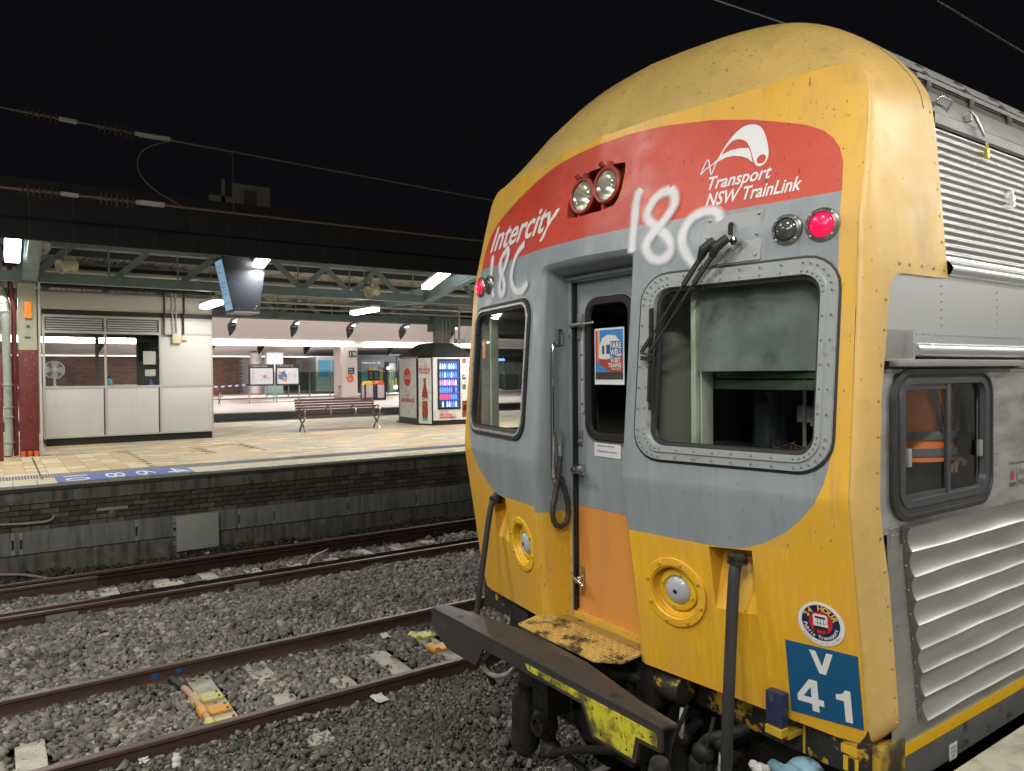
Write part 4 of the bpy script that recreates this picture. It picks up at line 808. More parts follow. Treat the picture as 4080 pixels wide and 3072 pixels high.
MB().bb(.40, .70, .85, .9, 2.1, 2.75).build('cab_cabinet', mat('dark_grey_cabinet', (.06, .065, .07), .5), cab, bevel=.01)
MB().bb(.84, .96, .62, .63, 2.45, 2.53).build('cab_notice', P1, cab)
MB().bb(.95, .965, .50, .51, 2.34, 2.66).build('cab_pole', GALV, cab)
q = MB(); q.prism(smoothpoly([(.95, 2.42), (1.3, 2.42), (1.3, 2.56), (1.05, 2.56), (.97, 2.50)], 1, True), lambda x, z: (x, .55, z), lambda x, z: (x, .62, z)); q.build('pale_console', mat('pale_grey_console', (.5, .5, .54), .5), cab)
q = MB()
for i in range(60):
    x, y = random.uniform(.95, 1.28), random.uniform(.25, .5); q.bar((x, y, 2.335+random.random()*.02), (x+random.uniform(-.06, .06), y+random.uniform(-.06, .06), 2.34+random.random()*.04), .003, .003)
q.build('leaf_debris', mat('dry_brown_twigs', (.10, .05, .03), .8), cab, kind='stuff')
q = MB(); q.tube([(-1.0, .4, 2.25), (-1.0, .4, 2.62)], .015, 8); q.bb(-1.05, -.95, .38, .46, 2.6, 2.7); q.bb(-.98, -.78, .5, .55, 2.3, 2.75); q.build('cab_equipment', DARK, cab, bevel=.01)
# guard in the cab
per_ = thing('person', 'person in orange hi-vis vest and dark trousers standing inside the side cab window', 'person', (1.13, 1.17, 1.19))
px, py, pz = 1.13, 1.17, 1.19
def skinned(name, V, E_, R, M, parent, sub=2):
    me = bpy.data.meshes.new(name); o0 = origin(parent); me.from_pydata([(x-o0.x, y-o0.y, z-o0.z) for x, y, z in V], E_, [])
    o = bpy.data.objects.new(name, me); COL.objects.link(o)
    sm = o.modifiers.new('skin', 'SKIN'); sb = o.modifiers.new('sub', 'SUBSURF'); sb.levels = sb.render_levels = sub
    for i, r_ in enumerate(R): me.skin_vertices[0].data[i].radius = r_ if isinstance(r_, tuple) else (r_, r_)
    me.skin_vertices[0].data[0].use_root = True
    dg = bpy.context.evaluated_depsgraph_get(); m2 = bpy.data.meshes.new_from_object(o.evaluated_get(dg)); bpy.data.objects.remove(o)
    m2.materials.clear(); m2.materials.append(M); m2.shade_smooth(); o2 = bpy.data.objects.new(name, m2); COL.objects.link(o2); o2.parent = parent; return o2
T_ = mat('dark_work_clothes', (.012, .012, .014), .85); SKN = mat('skin', (.42, .24, .17), .5)
def pp(x, y, z): return (px+x, py+y, pz+z)
V = [pp(0, 0, .95), pp(0, 0, 1.12), pp(0, 0, 1.3), pp(0, 0, 1.45), pp(0, 0, 1.52), pp(-.03, -.2, 1.43), pp(-.10, -.24, 1.2), pp(-.06, -.22, 1.0), pp(.02, .22, 1.43), pp(.05, .30, 1.2), pp(.10, .24, 1.08), pp(0, -.1, .9), pp(.02, -.11, .5), pp(0, -.11, .08), pp(.15, -.11, .04), pp(0, .1, .9), pp(.02, .11, .5), pp(0, .11, .08), pp(.15, .11, .04)]
E_ = [(0, 1), (1, 2), (2, 3), (3, 4), (3, 5), (5, 6), (6, 7), (3, 8), (8, 9), (9, 10), (0, 11), (11, 12), (12, 13), (13, 14), (0, 15), (15, 16), (16, 17), (17, 18)]
RR = [(.12, .15), (.11, .14), (.12, .16), (.1, .15), .06, .065, .055, .045, .085, .08, .06, .09, .065, .05, .045, .09, .065, .05, .045]
body = skinned('body', V, E_, RR, T_, per_)
hd = MB(); hd.sphere(pp(.01, 0, 1.64), .1, 16, (1, .8, 1.2)); hd.tube([pp(0, 0, 1.5), pp(0, 0, 1.58)], .05, 12); hd.sphere(pp(.115, 0, 1.63), .018, 8, (1, .8, 1.4)); hd.sphere(pp(.02, -.082, 1.63), .02, 8, (.7, .4, 1.2)); hd.sphere(pp(.02, .082, 1.63), .02, 8, (.7, .4, 1.2)); hd.build('head', SKN, body, smooth=True)
hd = MB(); hd.sphere(pp(-.01, 0, 1.675), .105, 14, (1, .85, 1.05)); hd.build('hair', mat('dark_hair', (.02, .015, .01), .8), body, smooth=True)
def hand(c, d):
    q = MB(); c = Vector(c); d = Vector(d).normalized(); sd = d.cross(Vector((0, 0, 1))).normalized(); up = sd.cross(d)
    q.sphere(c+d*.03, .038, 12, (1, 1, .55))
    for k, L in enumerate((.062, .072, .068, .052)):
        b = c+d*.055+sd*(k-1.5)*.017; q.tube([b, b+d*L*.5, b+d*L*.85-up*.018, b+d*L*.9-up*.04], [.0095, .009, .008, .007], 8)
    b = c+d*.02-sd*.03; q.tube([b, b+d*.03-sd*.022, b+d*.055-sd*.02-up*.01], [.012, .0105, .009], 8); return q
hand(pp(.11, .20, 1.06), (.15, -1, -.15)).build('hand', SKN, body, smooth=True, ang=60); hand(pp(-.05, -.21, .96), (.1, .1, -1)).build('hand', SKN, body, smooth=True, ang=60)
# vest: shell round the torso with grey bands
VEST = mat('orange_vest_cloth', (.85, .20, .02), .7, bump=((14, 14, 14), .5, .02)); BAND = mat('grey_reflective_band', (.12, .13, .14), .45)
rows = []; 
for z, rx, ry in ((1.07, .165, .235), (1.1, .162, .232), (1.19, .158, .222), (1.28, .16, .222), (1.38, .16, .226), (1.46, .13, .21), (1.5, .09, .12)):
    rows.append([pp(rx*math.cos(a)*(1+.03*math.sin(3*a+z*9)), ry*math.sin(a), z) for a in [2*math.pi*k/28 for k in range(28)]])
v = MB().grid(rows, True).build('vest', VEST, body, smooth=True)
q = MB()
for za, zb_ in ((1.095, 1.135), (1.175, 1.215)): q.grid([[pp(.172*math.cos(a), .240*math.sin(a)*(1 if z < 1.15 else .965), z) for a in [2*math.pi*k/28 for k in range(28)]] for z in (za, zb_)], True)
for s in (-1, 1): q.add([pp(.174, s*.06-.02, 1.21), pp(.174, s*.06+.025, 1.21), pp(.14, s*.14+.03, 1.48), pp(.14, s*.14-.02, 1.48)], [(0, 1, 2, 3)])
q.build('reflective_band', BAND, v, smooth=True)
# ================================================================ GROUND, TRACKS, BALLAST
gm = mat('dark_ballast_bed', (.045, .042, .036), .9, layers=[(2, .4, .7, (.03, .028, .024)), (30, .5, .7, (.08, .075, .065))], bump=((25, 25, 25), 1., .03))
o = MB().bb(-120, 120, -90, 160, -1.3, -.235).build('ground', gm); o['kind'] = 'structure'
RAILM = mat('rusty_rail_side', (.075, .036, .024), .75, layers=[((3, 3, 6), .45, .65, (.05, .028, .02)), (20, .6, .75, (.11, .06, .035))], bump=((30, 30, 30), .25, .01))
RAILT = mat('rail_running_face', (.13, .095, .075), .45, .5, layers=[((2, 2, 2), .4, .7, (.09, .055, .04))])
def rail(x, parent, y0=-14, y1=60, h=.17, name='rail', w=.07):
    P = [(-.07, -h), (.07, -h), (.07, -h+.012), (.015, -h+.035), (.010, -.045), (.036, -.03), (.035, -.006), (.028, 0), (-.028, 0), (-.035, -.006), (-.036, -.03), (-.010, -.045), (-.015, -h+.035), (-.07, -h+.012)]
    mb = MB(); n = len(P); ys = [y0, -4, -2, 0, 2, 5, 12, 30, y1] if y0 < -4 else [y0, (y0+y1)/2, y1]
    vs = [(x+px_, y, pz_) for y in ys for px_, pz_ in P]
    fs = []; ms = []
    for i in range(len(ys)-1):
        for k in range(n): fs.append((i*n+k, i*n+(k+1) % n, (i+1)*n+(k+1) % n, (i+1)*n+k)); ms.append(1 if 6 <= k <= 8 else 0)
    fs += [tuple(range(n)), tuple((len(ys)-1)*n+k for k in range(n-1, -1, -1))]; ms += [0, 0]
    mb.v = vs; mb.f = fs; mb.m = ms; return mb.build(name, [RAILM, RAILT], parent)
CONC = mat('pale_concrete_sleeper', (.48, .46, .38), .8, layers=[(5, .45, .7, (.21, .20, .17)), (30, .6, .75, (.12, .11, .1))], bump=((20, 20, 20), .3, .01))
CLIP = mat('rusty_clip', (.07, .04, .03), .7)
def track(cx, xs, slots, wid):
    t = setting('track', (cx, 0, 0))
    for x in xs: rail(x, t)
    base = None
    for y in slots:
        mb = MB().box((cx, y, -.2), (2.5, wid, .10)); s = mb.build('sleeper', CONC, t, bevel=.012)
        q = MB()
        for x in xs:
            for s_ in (-1, 1): q.tube([(x+s_*.075, y-.05, -.15), (x+s_*.10, y-.03, -.125), (x+s_*.06, y, -.125), (x+s_*.10, y+.03, -.125), (x+s_*.075, y+.06, -.15)], .009, 5)
        q.build('rail_clip', CLIP, s)
    return t
t1 = track(-3.75, (-3.0, -4.5), [-3.02-.6*k for k in range(0, 8)]+[-2.42, -1.07, -.55, .0, .56, 1.15, 1.75]+[2.3+.6*k for k in range(30)], .2)
t2 = track(-7.88, (-7.06, -8.66), [-3.2-.6*k for k in range(6)]+[-2.6, -2.0, -1.4, -.75, -.15, .45, 1.05, 1.62, 2.2]+[2.8+.6*k for k in range(30)], .22)
t0 = track(0, (-.75, .75), [-6+.6*k for k in range(24)], .22)
# check rails end on the far track
for x in (-7.26, -8.40):
    r_ = rail(x, t2, -14, -1.5, .165, 'check_rail')
# bolts, bond cable, fishplates
q = MB()
for y in (-2.0, .1): 
    for x, s in ((-7.06, 1), (-8.66, 1)): q.bb(x+.03, x+.05, y-.16, y+.16, -.13, -.05)
q.build('fishplate', mat('bare_steel_fishplate', (.28, .27, .24), .5, .4), t2, kind='stuff')
q = MB(); q.bb(-7.78, -7.70, -1.98, -1.90, -.2, -.09); q.lathe([(.035, 0), (.035, .04), (.02, .045), (.02, .07)], (-7.74, -1.94, -.09), (0, 0, 1), 6); q.build('spacer_bolt', mat('bare_steel_fishplate', (.28, .27, .24), .5, .4), t2)
q = MB(); q.sphere((-4.487, -1.42, -.085), .035, 8, (.1, 1, .8)); q.sphere((-4.487, -1.22, -.075), .035, 8, (.1, 1, .8)); q.build('blue_paint_mark', mat('blue_spray_dab', (.02, .10, .35), .7), t1)

def stones(n, x0, x1, y0, y1, z, size, name, M, hump=0., keep=None, flat_=.6):
    xs = rng.uniform(x0, x1, n); ys = rng.uniform(y0, y1, n)
    if keep is not None: k = keep(xs, ys); xs, ys = xs[k], ys[k]; n = len(xs)
    sz = size*rng.lognormal(0, .33, n)*.5
    base = np.array([[x, y, zz] for x in (-1, 1) for y in (-1, 1) for zz in (-1, 1)], float)
    P = base[None]*(1+rng.uniform(-.42, .25, (n, 8, 3)))*rng.uniform(.65, 1.15, (n, 1, 3)); P[:, :, 2] *= flat_
    P *= sz[:, None, None]*.85
    def rot(P, a, i, j):
        c, s = np.cos(a)[:, None], np.sin(a)[:, None]; u = P[:, :, i]*c-P[:, :, j]*s; v = P[:, :, i]*s+P[:, :, j]*c; P[:, :, i] = u; P[:, :, j] = v
    rot(P, rng.normal(0, .45, n), 0, 2); rot(P, rng.normal(0, .45, n), 1, 2); rot(P, rng.uniform(0, 6.28, n), 0, 1)
    zz = z(xs, ys) if callable(z) else np.full(n, z)
    P[:, :, 0] += xs[:, None]; P[:, :, 1] += ys[:, None]; P[:, :, 2] += (zz+rng.uniform(-.35, .5, n)*sz)[:, None]
    quad = np.array([(0, 1, 3, 2), (4, 6, 7, 5), (0, 4, 5, 1), (2, 3, 7, 6), (0, 2, 6, 4), (1, 5, 7, 3)])
    fs = (quad[None]+8*np.arange(n)[:, None, None]).reshape(-1)
    me = bpy.data.meshes.new(name); me.vertices.add(8*n); me.vertices.foreach_set('co', P.reshape(-1)); me.loops.add(len(fs)); me.loops.foreach_set('vertex_index', fs.astype(np.int32))
    me.polygons.add(6*n); me.polygons.foreach_set('loop_start', np.arange(0, 24*n, 4, dtype=np.int32)); me.polygons.foreach_set('loop_total', np.full(6*n, 4, np.int32))
    me.update(calc_edges=True); me.materials.append(M); o = bpy.data.objects.new(name, me); COL.objects.link(o); o['kind'] = 'stuff'; return o
def stonemat(name, c0, c1, c2):
    M = bpy.data.materials.new(name); M.use_nodes = True; N, L = M.node_tree.nodes, M.node_tree.links; B = N['Principled BSDF']; B.inputs['Roughness'].default_value = .85
    g_ = N.new('ShaderNodeNewGeometry'); cr = N.new('ShaderNodeValToRGB'); L.new(g_.outputs['Random Per Island'], cr.inputs[0]); e = cr.color_ramp.elements
    e[0].color = (*c0, 1); e[1].color = (*c1, 1); e[1].position = .8; n_ = cr.color_ramp.elements.new(1.); n_.color = (*c2, 1)
    tc = N.new('ShaderNodeTexCoord'); ns = N.new('ShaderNodeTexNoise'); ns.inputs['Scale'].default_value = 45; L.new(tc.outputs['Object'], ns.inputs['Vector'])
    mx = N.new('ShaderNodeMix'); mx.data_type = 'RGBA'; mx.blend_type = 'MULTIPLY'; mx.inputs[0].default_value = .55; L.new(cr.outputs[0], mx.inputs[6]); L.new(ns.outputs[1], mx.inputs[7]); 
    n2 = N.new('ShaderNodeTexNoise'); n2.inputs['Scale'].default_value = 1.1; n2.inputs['Detail'].default_value = 4; L.new(tc.outputs['Object'], n2.inputs['Vector'])
    m2 = N.new('ShaderNodeMix'); m2.data_type = 'RGBA'; r_ = N.new('ShaderNodeMapRange'); r_.inputs[1].default_value = .5; r_.inputs[2].default_value = .68; r_.inputs[4].default_value = .55; L.new(n2.outputs[0], r_.inputs[0]); L.new(r_.outputs[0], m2.inputs[0])
    L.new(mx.outputs[2], m2.inputs[6]); m2.inputs[7].default_value = (.03, .026, .02, 1); L.new(m2.outputs[2], B.inputs['Base Color']); return M
SM1 = stonemat('grey_ballast', (.14, .132, .108), (.34, .32, .268), (.58, .53, .44)); SM2 = stonemat('fine_dark_gravel', (.08, .076, .062), (.20, .19, .158), (.42, .39, .33))
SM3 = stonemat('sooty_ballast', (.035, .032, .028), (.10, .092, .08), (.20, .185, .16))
def off_rail(xs, ys, m_=.06):
    k = np.ones(len(xs), bool)
    for r_ in (-3.0, -4.5, -7.06, -8.66): k &= np.abs(xs-r_) > m_
    k &= ~((np.abs(xs+7.26) < .06) & (ys < -1.5)) & ~((np.abs(xs+8.40) < .06) & (ys < -1.5))
    sl1 = np.array([-2.42, -1.07, -.55, .0, .56, 1.15]); xl = [-3.85, -4.35, -3.62, -3.6, -4.0, -4.3]; sl2 = np.array([-1.4, -.75, -.15, .45, 1.05, 1.62])
    for s, x_l in zip(sl1, xl): k &= ~((np.abs(ys-s-.02*np.sin(xs*9)) < .132+.02*np.sin(xs*23+s*5)) & (xs < -3.05) & (xs > x_l+.04*np.sin(ys*31)) & (rng.random(len(xs)) < .97))
    for s in sl2: k &= ~((np.abs(ys-s) < .14+.02*np.sin(xs*21)) & (xs < -7.1) & (xs > -8.3+.5*((s*5.3) % 1)) & (rng.random(len(xs)) < .97))
    k &= ~((np.abs(xs+7.51) < .27) & (np.abs(ys+.73) < .2))
    return k
def zc(x, y):
    crib = ((x > -4.5) & (x < -3.0)) | ((x > -8.66) & (x < -7.06))
    z_ = np.where(crib, np.where(x < -7, -.168, -.158), -.125); z_ = np.where((x > -7.0) & (x < -4.55), -.13+.05*np.sin((x+7)/2.45*math.pi), z_)
    z_ = np.where(x < -8.7, -.19+.03*np.sin(y*2), z_)
    return z_+.012*np.sin(x*3.1+y*1.7)+.010*np.sin(x*7.3-y*5.1)
stones(50000, -8.62, -2.9, -3.1, 3.4, zc, .045, 'ballast', SM1, keep=off_rail)
stones(9000, -8.7, -3.0, 3.4, 9, zc, .07, 'ballast', SM1, keep=off_rail)
stones(6000, -8.7, -2.9, -8, -3.1, zc, .08, 'ballast', SM1, keep=off_rail)
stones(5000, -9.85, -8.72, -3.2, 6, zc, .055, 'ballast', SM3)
stones(56000, -2.93, 1.0, -2.6, 1.6, lambda x, y: -.135+.02*np.sin(x*2.3+y*3.1)+.008*np.sin(x*9+y*6), .025, 'fine_gravel', SM2)
stones(800, -2.93, -.2, -2.6, 1.2, -.12, .05, 'scattered_stone', SM2)
stones(6000, -2.93, 1.4, 1.6, 9, -.14, .06, 'fine_gravel', SM2)
stones(4000, -2.93, 1.4, -8, -2.6, -.14, .06, 'fine_gravel', SM2)
# small weeds
q = MB()
for i in range(170):
    cx, cy = random.choice([(-4.0, -2.0), (-2.75, -1.75), (-4.1, -1.5), (-3.7, .1), (-2.0, -.9), (-2.6, -1.3), (-6.5, .3)]); x, y = cx+random.gauss(0, .14), cy+random.gauss(0, .14); a = random.uniform(0, 6.28); L_ = random.uniform(.012, .035)
    q.add([(x, y, -.12), (x+math.cos(a)*L_, y+math.sin(a)*L_, -.085+random.random()*.02), (x+math.cos(a+.5)*L_, y+math.sin(a+.5)*L_, -.09)], [(0, 1, 2)])
q.build('weeds', mat('dull_weed_green', (.045, .065, .02), .8), None, recalc=False, kind='stuff')
# guards and pipe on the sleeper
YP = mat('pale_yellow_plastic', (.55, .50, .12), .45); OP = mat('orange_plastic', (.65, .30, .03), .45); WP = mat('white_box_plastic', (.50, .50, .43), .4, layers=[(9, .5, .72, (.36, .35, .29))])
def guard(x, y, M, label, win=False, s=1.):
    t = thing('cable_guard', label, 'cable guard', (x, y, -.15), 'plastic cable guards clipped over the pipe')
    MB().bb(x-.085*s, x+.085*s, y-.035, y+.16*s, -.146, -.122).build('guard_plate', M, t, bevel=.004)
    MB().tube([(x-.085*s, y-.055, -.135), (x+.085*s, y-.055, -.135)], .042, 14).build('guard_hood', M, t, smooth=True, ang=40)
    q = MB()
    for a in (-.05, .05): q.lathe([(.012, 0), (.012, .008)], (x+a*s, y+.13*s, -.122), (0, 0, 1), 8)
    q.build('screw', CLIP, t, kind='stuff')
    if win: MB().bb(x-.035, x+.03, y+.03, y+.10, -.122, -.1195).build('white_tab', WP, t)
guard(-3.85, -1.15, YP, 'pale yellow cable guard furthest up the grey sleeper, with white tab', True)
guard(-3.56, -1.15, OP, 'orange cable guard in the middle of the near sleeper')
guard(-3.27, -1.15, mat('yellow_plastic', (.60, .52, .12), .45), 'yellow cable guard against the nearest rail', True)
q = MB(); q.tube(smoothpoly([(-4.35, -1.3, -.10), (-4.2, -1.27, -.10), (-4.0, -1.22, -.12), (-3.6, -1.205, -.12), (-3.08, -1.205, -.13)], 1), .028, 10); o = q.build('pipe', mat('tan_pipe', (.45, .27, .17), .5), None, smooth=True, ang=60); tag(o, 'tan cable pipe running along the near sleeper under yellow and orange guards', 'pipe')
MB().tube([(-4.36, -1.31, -.095), (-4.12, -1.25, -.11)], .034, 10).build('black_sleeve', BLK, o, smooth=True)
q = MB(); 
guard(-7.5, 1.1, OP, 'small orange cable guard on the far track sleeper, farther of two', s=.8); guard(-7.28, 1.15, mat('amber_plastic', (.60, .38, .02), .45), 'small amber cable guard on the far track sleeper beside the rail', s=.8)
guard(-3.68, 1.12, OP, 'tan orange cable guard beside the left end of the coupling beam'); guard(-4.1, 1.12, YP, 'pale yellow cable guard on sleeper beyond the end of the coupling beam')
for k, (pts_, lab) in enumerate(((((-8.4, 1.75, -.1), (-8.1, 1.55, -.06), (-7.8, 1.25, -.05), (-7.6, 1.12, -.1)), 'pinkish cable curving to orange guards on the far track'), (((-9.85, -2.6, -.12), (-9.6, -2.3, -.11), (-9.4, -2.1, -.14), (-9.3, -1.9, -.2)), 'thin mauve cable on ground by the platform wall'))):
    for dx in (0,): o = MB().tube(smoothpoly([(a+dx, b, c) for a, b, c in pts_], 2), .02, 8).build('cable', mat('pink_cable', (.38, .27, .24), .5), None, smooth=True); tag(o, lab, 'cable')
bx = thing('sensor_box', 'white plastic sensor box sitting between the rails of far track', 'box', (-7.5, -.72, -.16))
MB().bb(-7.74, -7.28, -.90, -.56, -.16, -.065).build('box_body', WP, bx, bevel=.02)
MB().bb(-7.70, -7.32, -.87, -.59, -.064, -.052).build('box_lid', WP, bx, bevel=.008)
MB().lathe([(.05, 0), (.05, .002)], (-7.42, -.78, -.051), (0, 0, 1), 20).build('round_label', WHITE, bx)
for x, y in ((-7.65, -.65), (-7.6, -.82), (-7.45, -.65)): MB().lathe([(.014, 0), (.014, .006)], (x, y, -.052), (0, 0, 1), 10).build('screw', CLIP, bx)
cp = thing('bottle_cap_tube', 'white ribbed plastic fitting lying on gravel beside the nearest rail', 'litter', (-2.72, -1.57, -.12))
MB().lathe([(.03, 0), (.033, .01), (.033, .025), (.029, .027), (.029, .045), (.033, .047), (.033, .065), (.027, .07), (.027, .10)], (-2.72, -1.57, -.12), (-.3, .1, 1), 16).build('ribbed_body', mat('clean_white_plastic', (.6, .6, .58), .4), cp, smooth=True, ang=40)
MB().lathe([(.022, 0), (.022, .003)], (-2.75, -1.56, -.018), (-.3, .1, 1), 16).build('fitting_mouth', BLK, cp)
def scrap(x, y, s, label, M=None, name='paper_scrap'):
    q = MB(); n = 5; rows = [[(x+(i-2)*s*.25+random.uniform(-1, 1)*s*.06, y+(j-2)*s*.18+random.uniform(-1, 1)*s*.06, -.105+random.uniform(0, 1)*s*.16) for i in range(n)] for j in range(n)]
    o = q.grid(rows).build(name, M or mat('crumpled_paper', (.55, .56, .56), .7), None); tag(o, label, 'litter'); return o
scrap(-2.86, .08, .17, 'crumpled pale paper on gravel below the nearest rail'); scrap(-4.25, .78, .13, 'crumpled white paper between near track rails by the beam')
scrap(-9.3, .1, .1, 'white scrap on dark ballast below the grey wall cabinet'); scrap(-9.2, 1.5, .08, 'small white scrap at the foot of platform wall right of cabinet')
scrap(-2.93, -1.75, .09, 'thin white strip beside the ribbed fitting on gravel')
scrap(-1.2, -1.25, .05, 'small orange scrap on the fine gravel', mat('orange_scrap', (.5, .2, .08), .6), 'plastic_scrap')
# ---- near platform
npl = setting('near_platform', (2.0, 0, 0))
MB().bb(1.66, 9, -14, 30, -.4, 1.02).build('platform_body', mat('dark_platform_face', (.06, .058, .05), .9), npl)
MB().bb(2.02, 9, -14, 30, 1.021, 1.07).build('asphalt_deck', mat('grey_asphalt', (.17, .165, .15), .85, layers=[(40, .5, .7, (.24, .23, .2)), (3, .5, .7, (.12, .115, .1))], bump=((60, 60, 60), .5, .01)), npl)
for k in range(30):
    y = -8+k*.95; MB().bb(1.585, 2.012, y, y+.94, .99, 1.07+.0015*math.sin(k*2)).build('coping_stone', mat('worn_cream_coping', (.40, .38, .31), .8, layers=[(7, .5, .66, (.26, .25, .21), 8), (30, .58, .7, (.50, .42, .16))], bump=((30, 30, 30), .5, .01)), npl, bevel=.01)
for k in range(30):
    y = -8+k*.95; MB().bb(1.60, 1.655, y, y+.9, .86, .985).build('edge_block', mat('dark_platform_face', (.06, .058, .05), .9), npl)
# fittings that carry the near platform's tubes
CANOPY = setting('canopy', (4, 0, 5.3))
MB().bb(2.6, 9, -12, 60, 5.22, 5.30).build('canopy_sheet', mat('grey_canopy_sheet', (.20, .20, .20), .6), CANOPY)
MB().bb(8.8, 9.0, -14, 60, 1.07, 5.2).build('reflection_wall', mat('cream_reflection_wall', (.50, .49, .45), .6, layers=[((.2, .6, .2), .45, .6, (.3, .3, .29))]), CANOPY)  # unseen wall added for the steel side to reflect
TUBE = mat('lit_tube', (.9, .9, .85), .4, emit=9, ecol=(1, .96, .84))
FIXM = mat('white_batten', (.6, .6, .58), .4)
lf = thing('tube_fitting', 'fluorescent tube fitting under the near canopy', 'light', (3.3, -9.6, 5.1), 'tube fittings under the near canopy')
MB().bb(3.22, 3.38, -10.3, -8.9, 5.07, 5.215).build('batten', FIXM, lf)
MB().bb(3.24, 3.36, -10.27, -8.93, 5.03, 5.068).build('diffuser', TUBE, lf)
for yy in (-6.4, -3.2, 0.0, 3.2, 6.4, 9.6, 13, 17, 21): dup(lf, None, (3.3, yy, 5.1))
for yy in (1, 5, 9, 13, 17, 21, 25): dup(lf, None, (6.6, yy, 5.1))  # fittings of the second row added for the steel side
# ================================================================ FAR PLATFORM
ZP = 1.12
fp = setting('far_platform', (-16, 0, 0))
BR = [mat('brown_brick', (.12, .09, .068), .85, layers=[(4, .42, .6, (.045, .04, .034)), (30, .6, .75, (.28, .24, .2))], bump=((30, 30, 30), .4, .01)), mat('sooty_brick', (.06, .05, .04), .85, layers=[(6, .5, .7, (.10, .085, .065))]), mat('buff_brick', (.15, .125, .095), .85, layers=[(5, .42, .6, (.07, .06, .048))])]
CONCD = mat('stained_concrete', (.15, .14, .115), .85, layers=[((9, 9, 1.2), .44, .64, (.06, .057, .048)), (5, .55, .75, (.24, .225, .19))], bump=((20, 20, 20), .3, .01))
MB().bb(-22.7, -9.93, -40, 60, -.5, 1.08).build('platform_body', mat('mortar', (.085, .078, .066), .95), fp)
MB().bb(-9.95, -9.86, -40, 60, 1.03, 1.078).build('coping_nosing', mat('dark_nosing', (.05, .05, .045), .8), fp)
MB().bb(-9.93, -9.895, -40, 60, .845, 1.028).build('concrete_beam', CONCD, fp)
MB().bb(-9.93, -9.88, -40, 60, -.3, .10).build('footing', CONCD, fp)
pool = []; BH = .0785
for j in range(5):
    z = .447+j*BH
    for i in range(34):
        y = -3.3+i*.245+(.12 if j % 2 else 0); m_ = random.choice([0, 0, 1, 1, 2]); key = (m_, random.randint(0, 2))
        b = next((p for k, p in pool if k == key), None)
        if b is None:
            b = MB().box((-9.915, 0, .48), (.032+.008*key[1], .234, .068)).build('brick', BR[m_], fp, bevel=.005, seg=1); pool.append((key, b)); b.location = (0, y, z-.447)
        else:
            c = b.copy(); COL.objects.link(c); c.parent = fp; c.location = (random.uniform(-.004, .004), y, z-.447)
mb = MB()
for j in range(5):
    for i in range(120): mb.k = random.choice([0, 1, 2]); mb.bb(-9.925, -9.898, 5.15+i*.245, 5.385+i*.245, .447+j*BH, .514+j*BH)
    for i in range(30): mb.k = random.choice([0, 1, 2]); mb.bb(-9.925, -9.898, -3.4-(i+1)*.245, -3.41-i*.245, .447+j*BH, .514+j*BH)
mb.build('brickwork', BR, fp, kind='stuff')
# cable trough panels on brackets
TR = mat('grey_trough_panel', (.20, .21, .20), .7, layers=[((10, 10, 1), .45, .65, (.11, .115, .11)), ((3, 25, .8), .62, .7, (.24, .22, .17))])
joints = [-4.3, -2.42, -2.32, -.81, -.26, .75, 1.34, 2.70, 4.1, 5.5, 6.9]
for a, b in zip(joints[:-1], joints[1:]):
    MB().bb(-9.895, -9.862, a+.012, b-.012, .118, .452).build('trough_panel', TR, fp, bevel=.006)
q = MB()
for y in joints[1:]: q.bb(-9.862, -9.85, y-.02, y+.02, .34, .45); q.bb(-9.862, -9.85, y-.02, y+.02, .12, .2)
q.build('panel_bracket', mat('pale_bracket', (.28, .28, .26), .6), fp, kind='stuff')
cb = thing('equipment_cabinet', 'grey metal equipment cabinet on the brick platform wall', 'cabinet', (-9.8, .07, -.12))
CBM = mat('grey_cabinet_paint', (.36, .375, .345), .55, layers=[((6, 6, 2), .45, .7, (.38, .39, .36))])
MB().bb(-9.87, -9.76, -.25, .40, -.12, .45).build('cabinet_body', CBM, cb, bevel=.008)
MB().bb(-9.76, -9.752, -.235, .385, -.105, .435).build('cabinet_door', CBM, cb, bevel=.004)
q = MB()
for z in (.3, .02): q.bb(-9.80, -9.77, -.30, -.25, z-.03, z+.03)
q.build('mounting_lug', GALV, cb)
o = MB().bb(-9.885, -9.875, -1.35, -.92, .64, .685).build('wall_plate', mat('pale_wall_plate', (.30, .30, .26), .6), None, bevel=.002); tag(o, 'narrow pale plate fixed to the brick wall above trough panels', 'wall plate')
o = MB().lathe([(.07, 0), (.075, .01), (.06, .02), (.0005, .022)], (-9.885, -1.13, .57), (1, 0, 0), 20).build('round_cover', CONCD, None, smooth=True); tag(o, 'round grey cover on wall just below the pale plate', 'cover')
o = MB().tube(smoothpoly([(-9.86, -3.3, .60), (-9.86, -2.6, .595), (-9.85, -2.3, .57), (-9.85, -2.0, .565), (-9.86, -1.92, .60), (-9.9, -1.9, .64)], 2), .018, 8).build('conduit', mat('pale_grey_pipe', (.30, .30, .27), .5), None, smooth=True); tag(o, 'thin pale conduit curving into the brick wall at left', 'conduit')
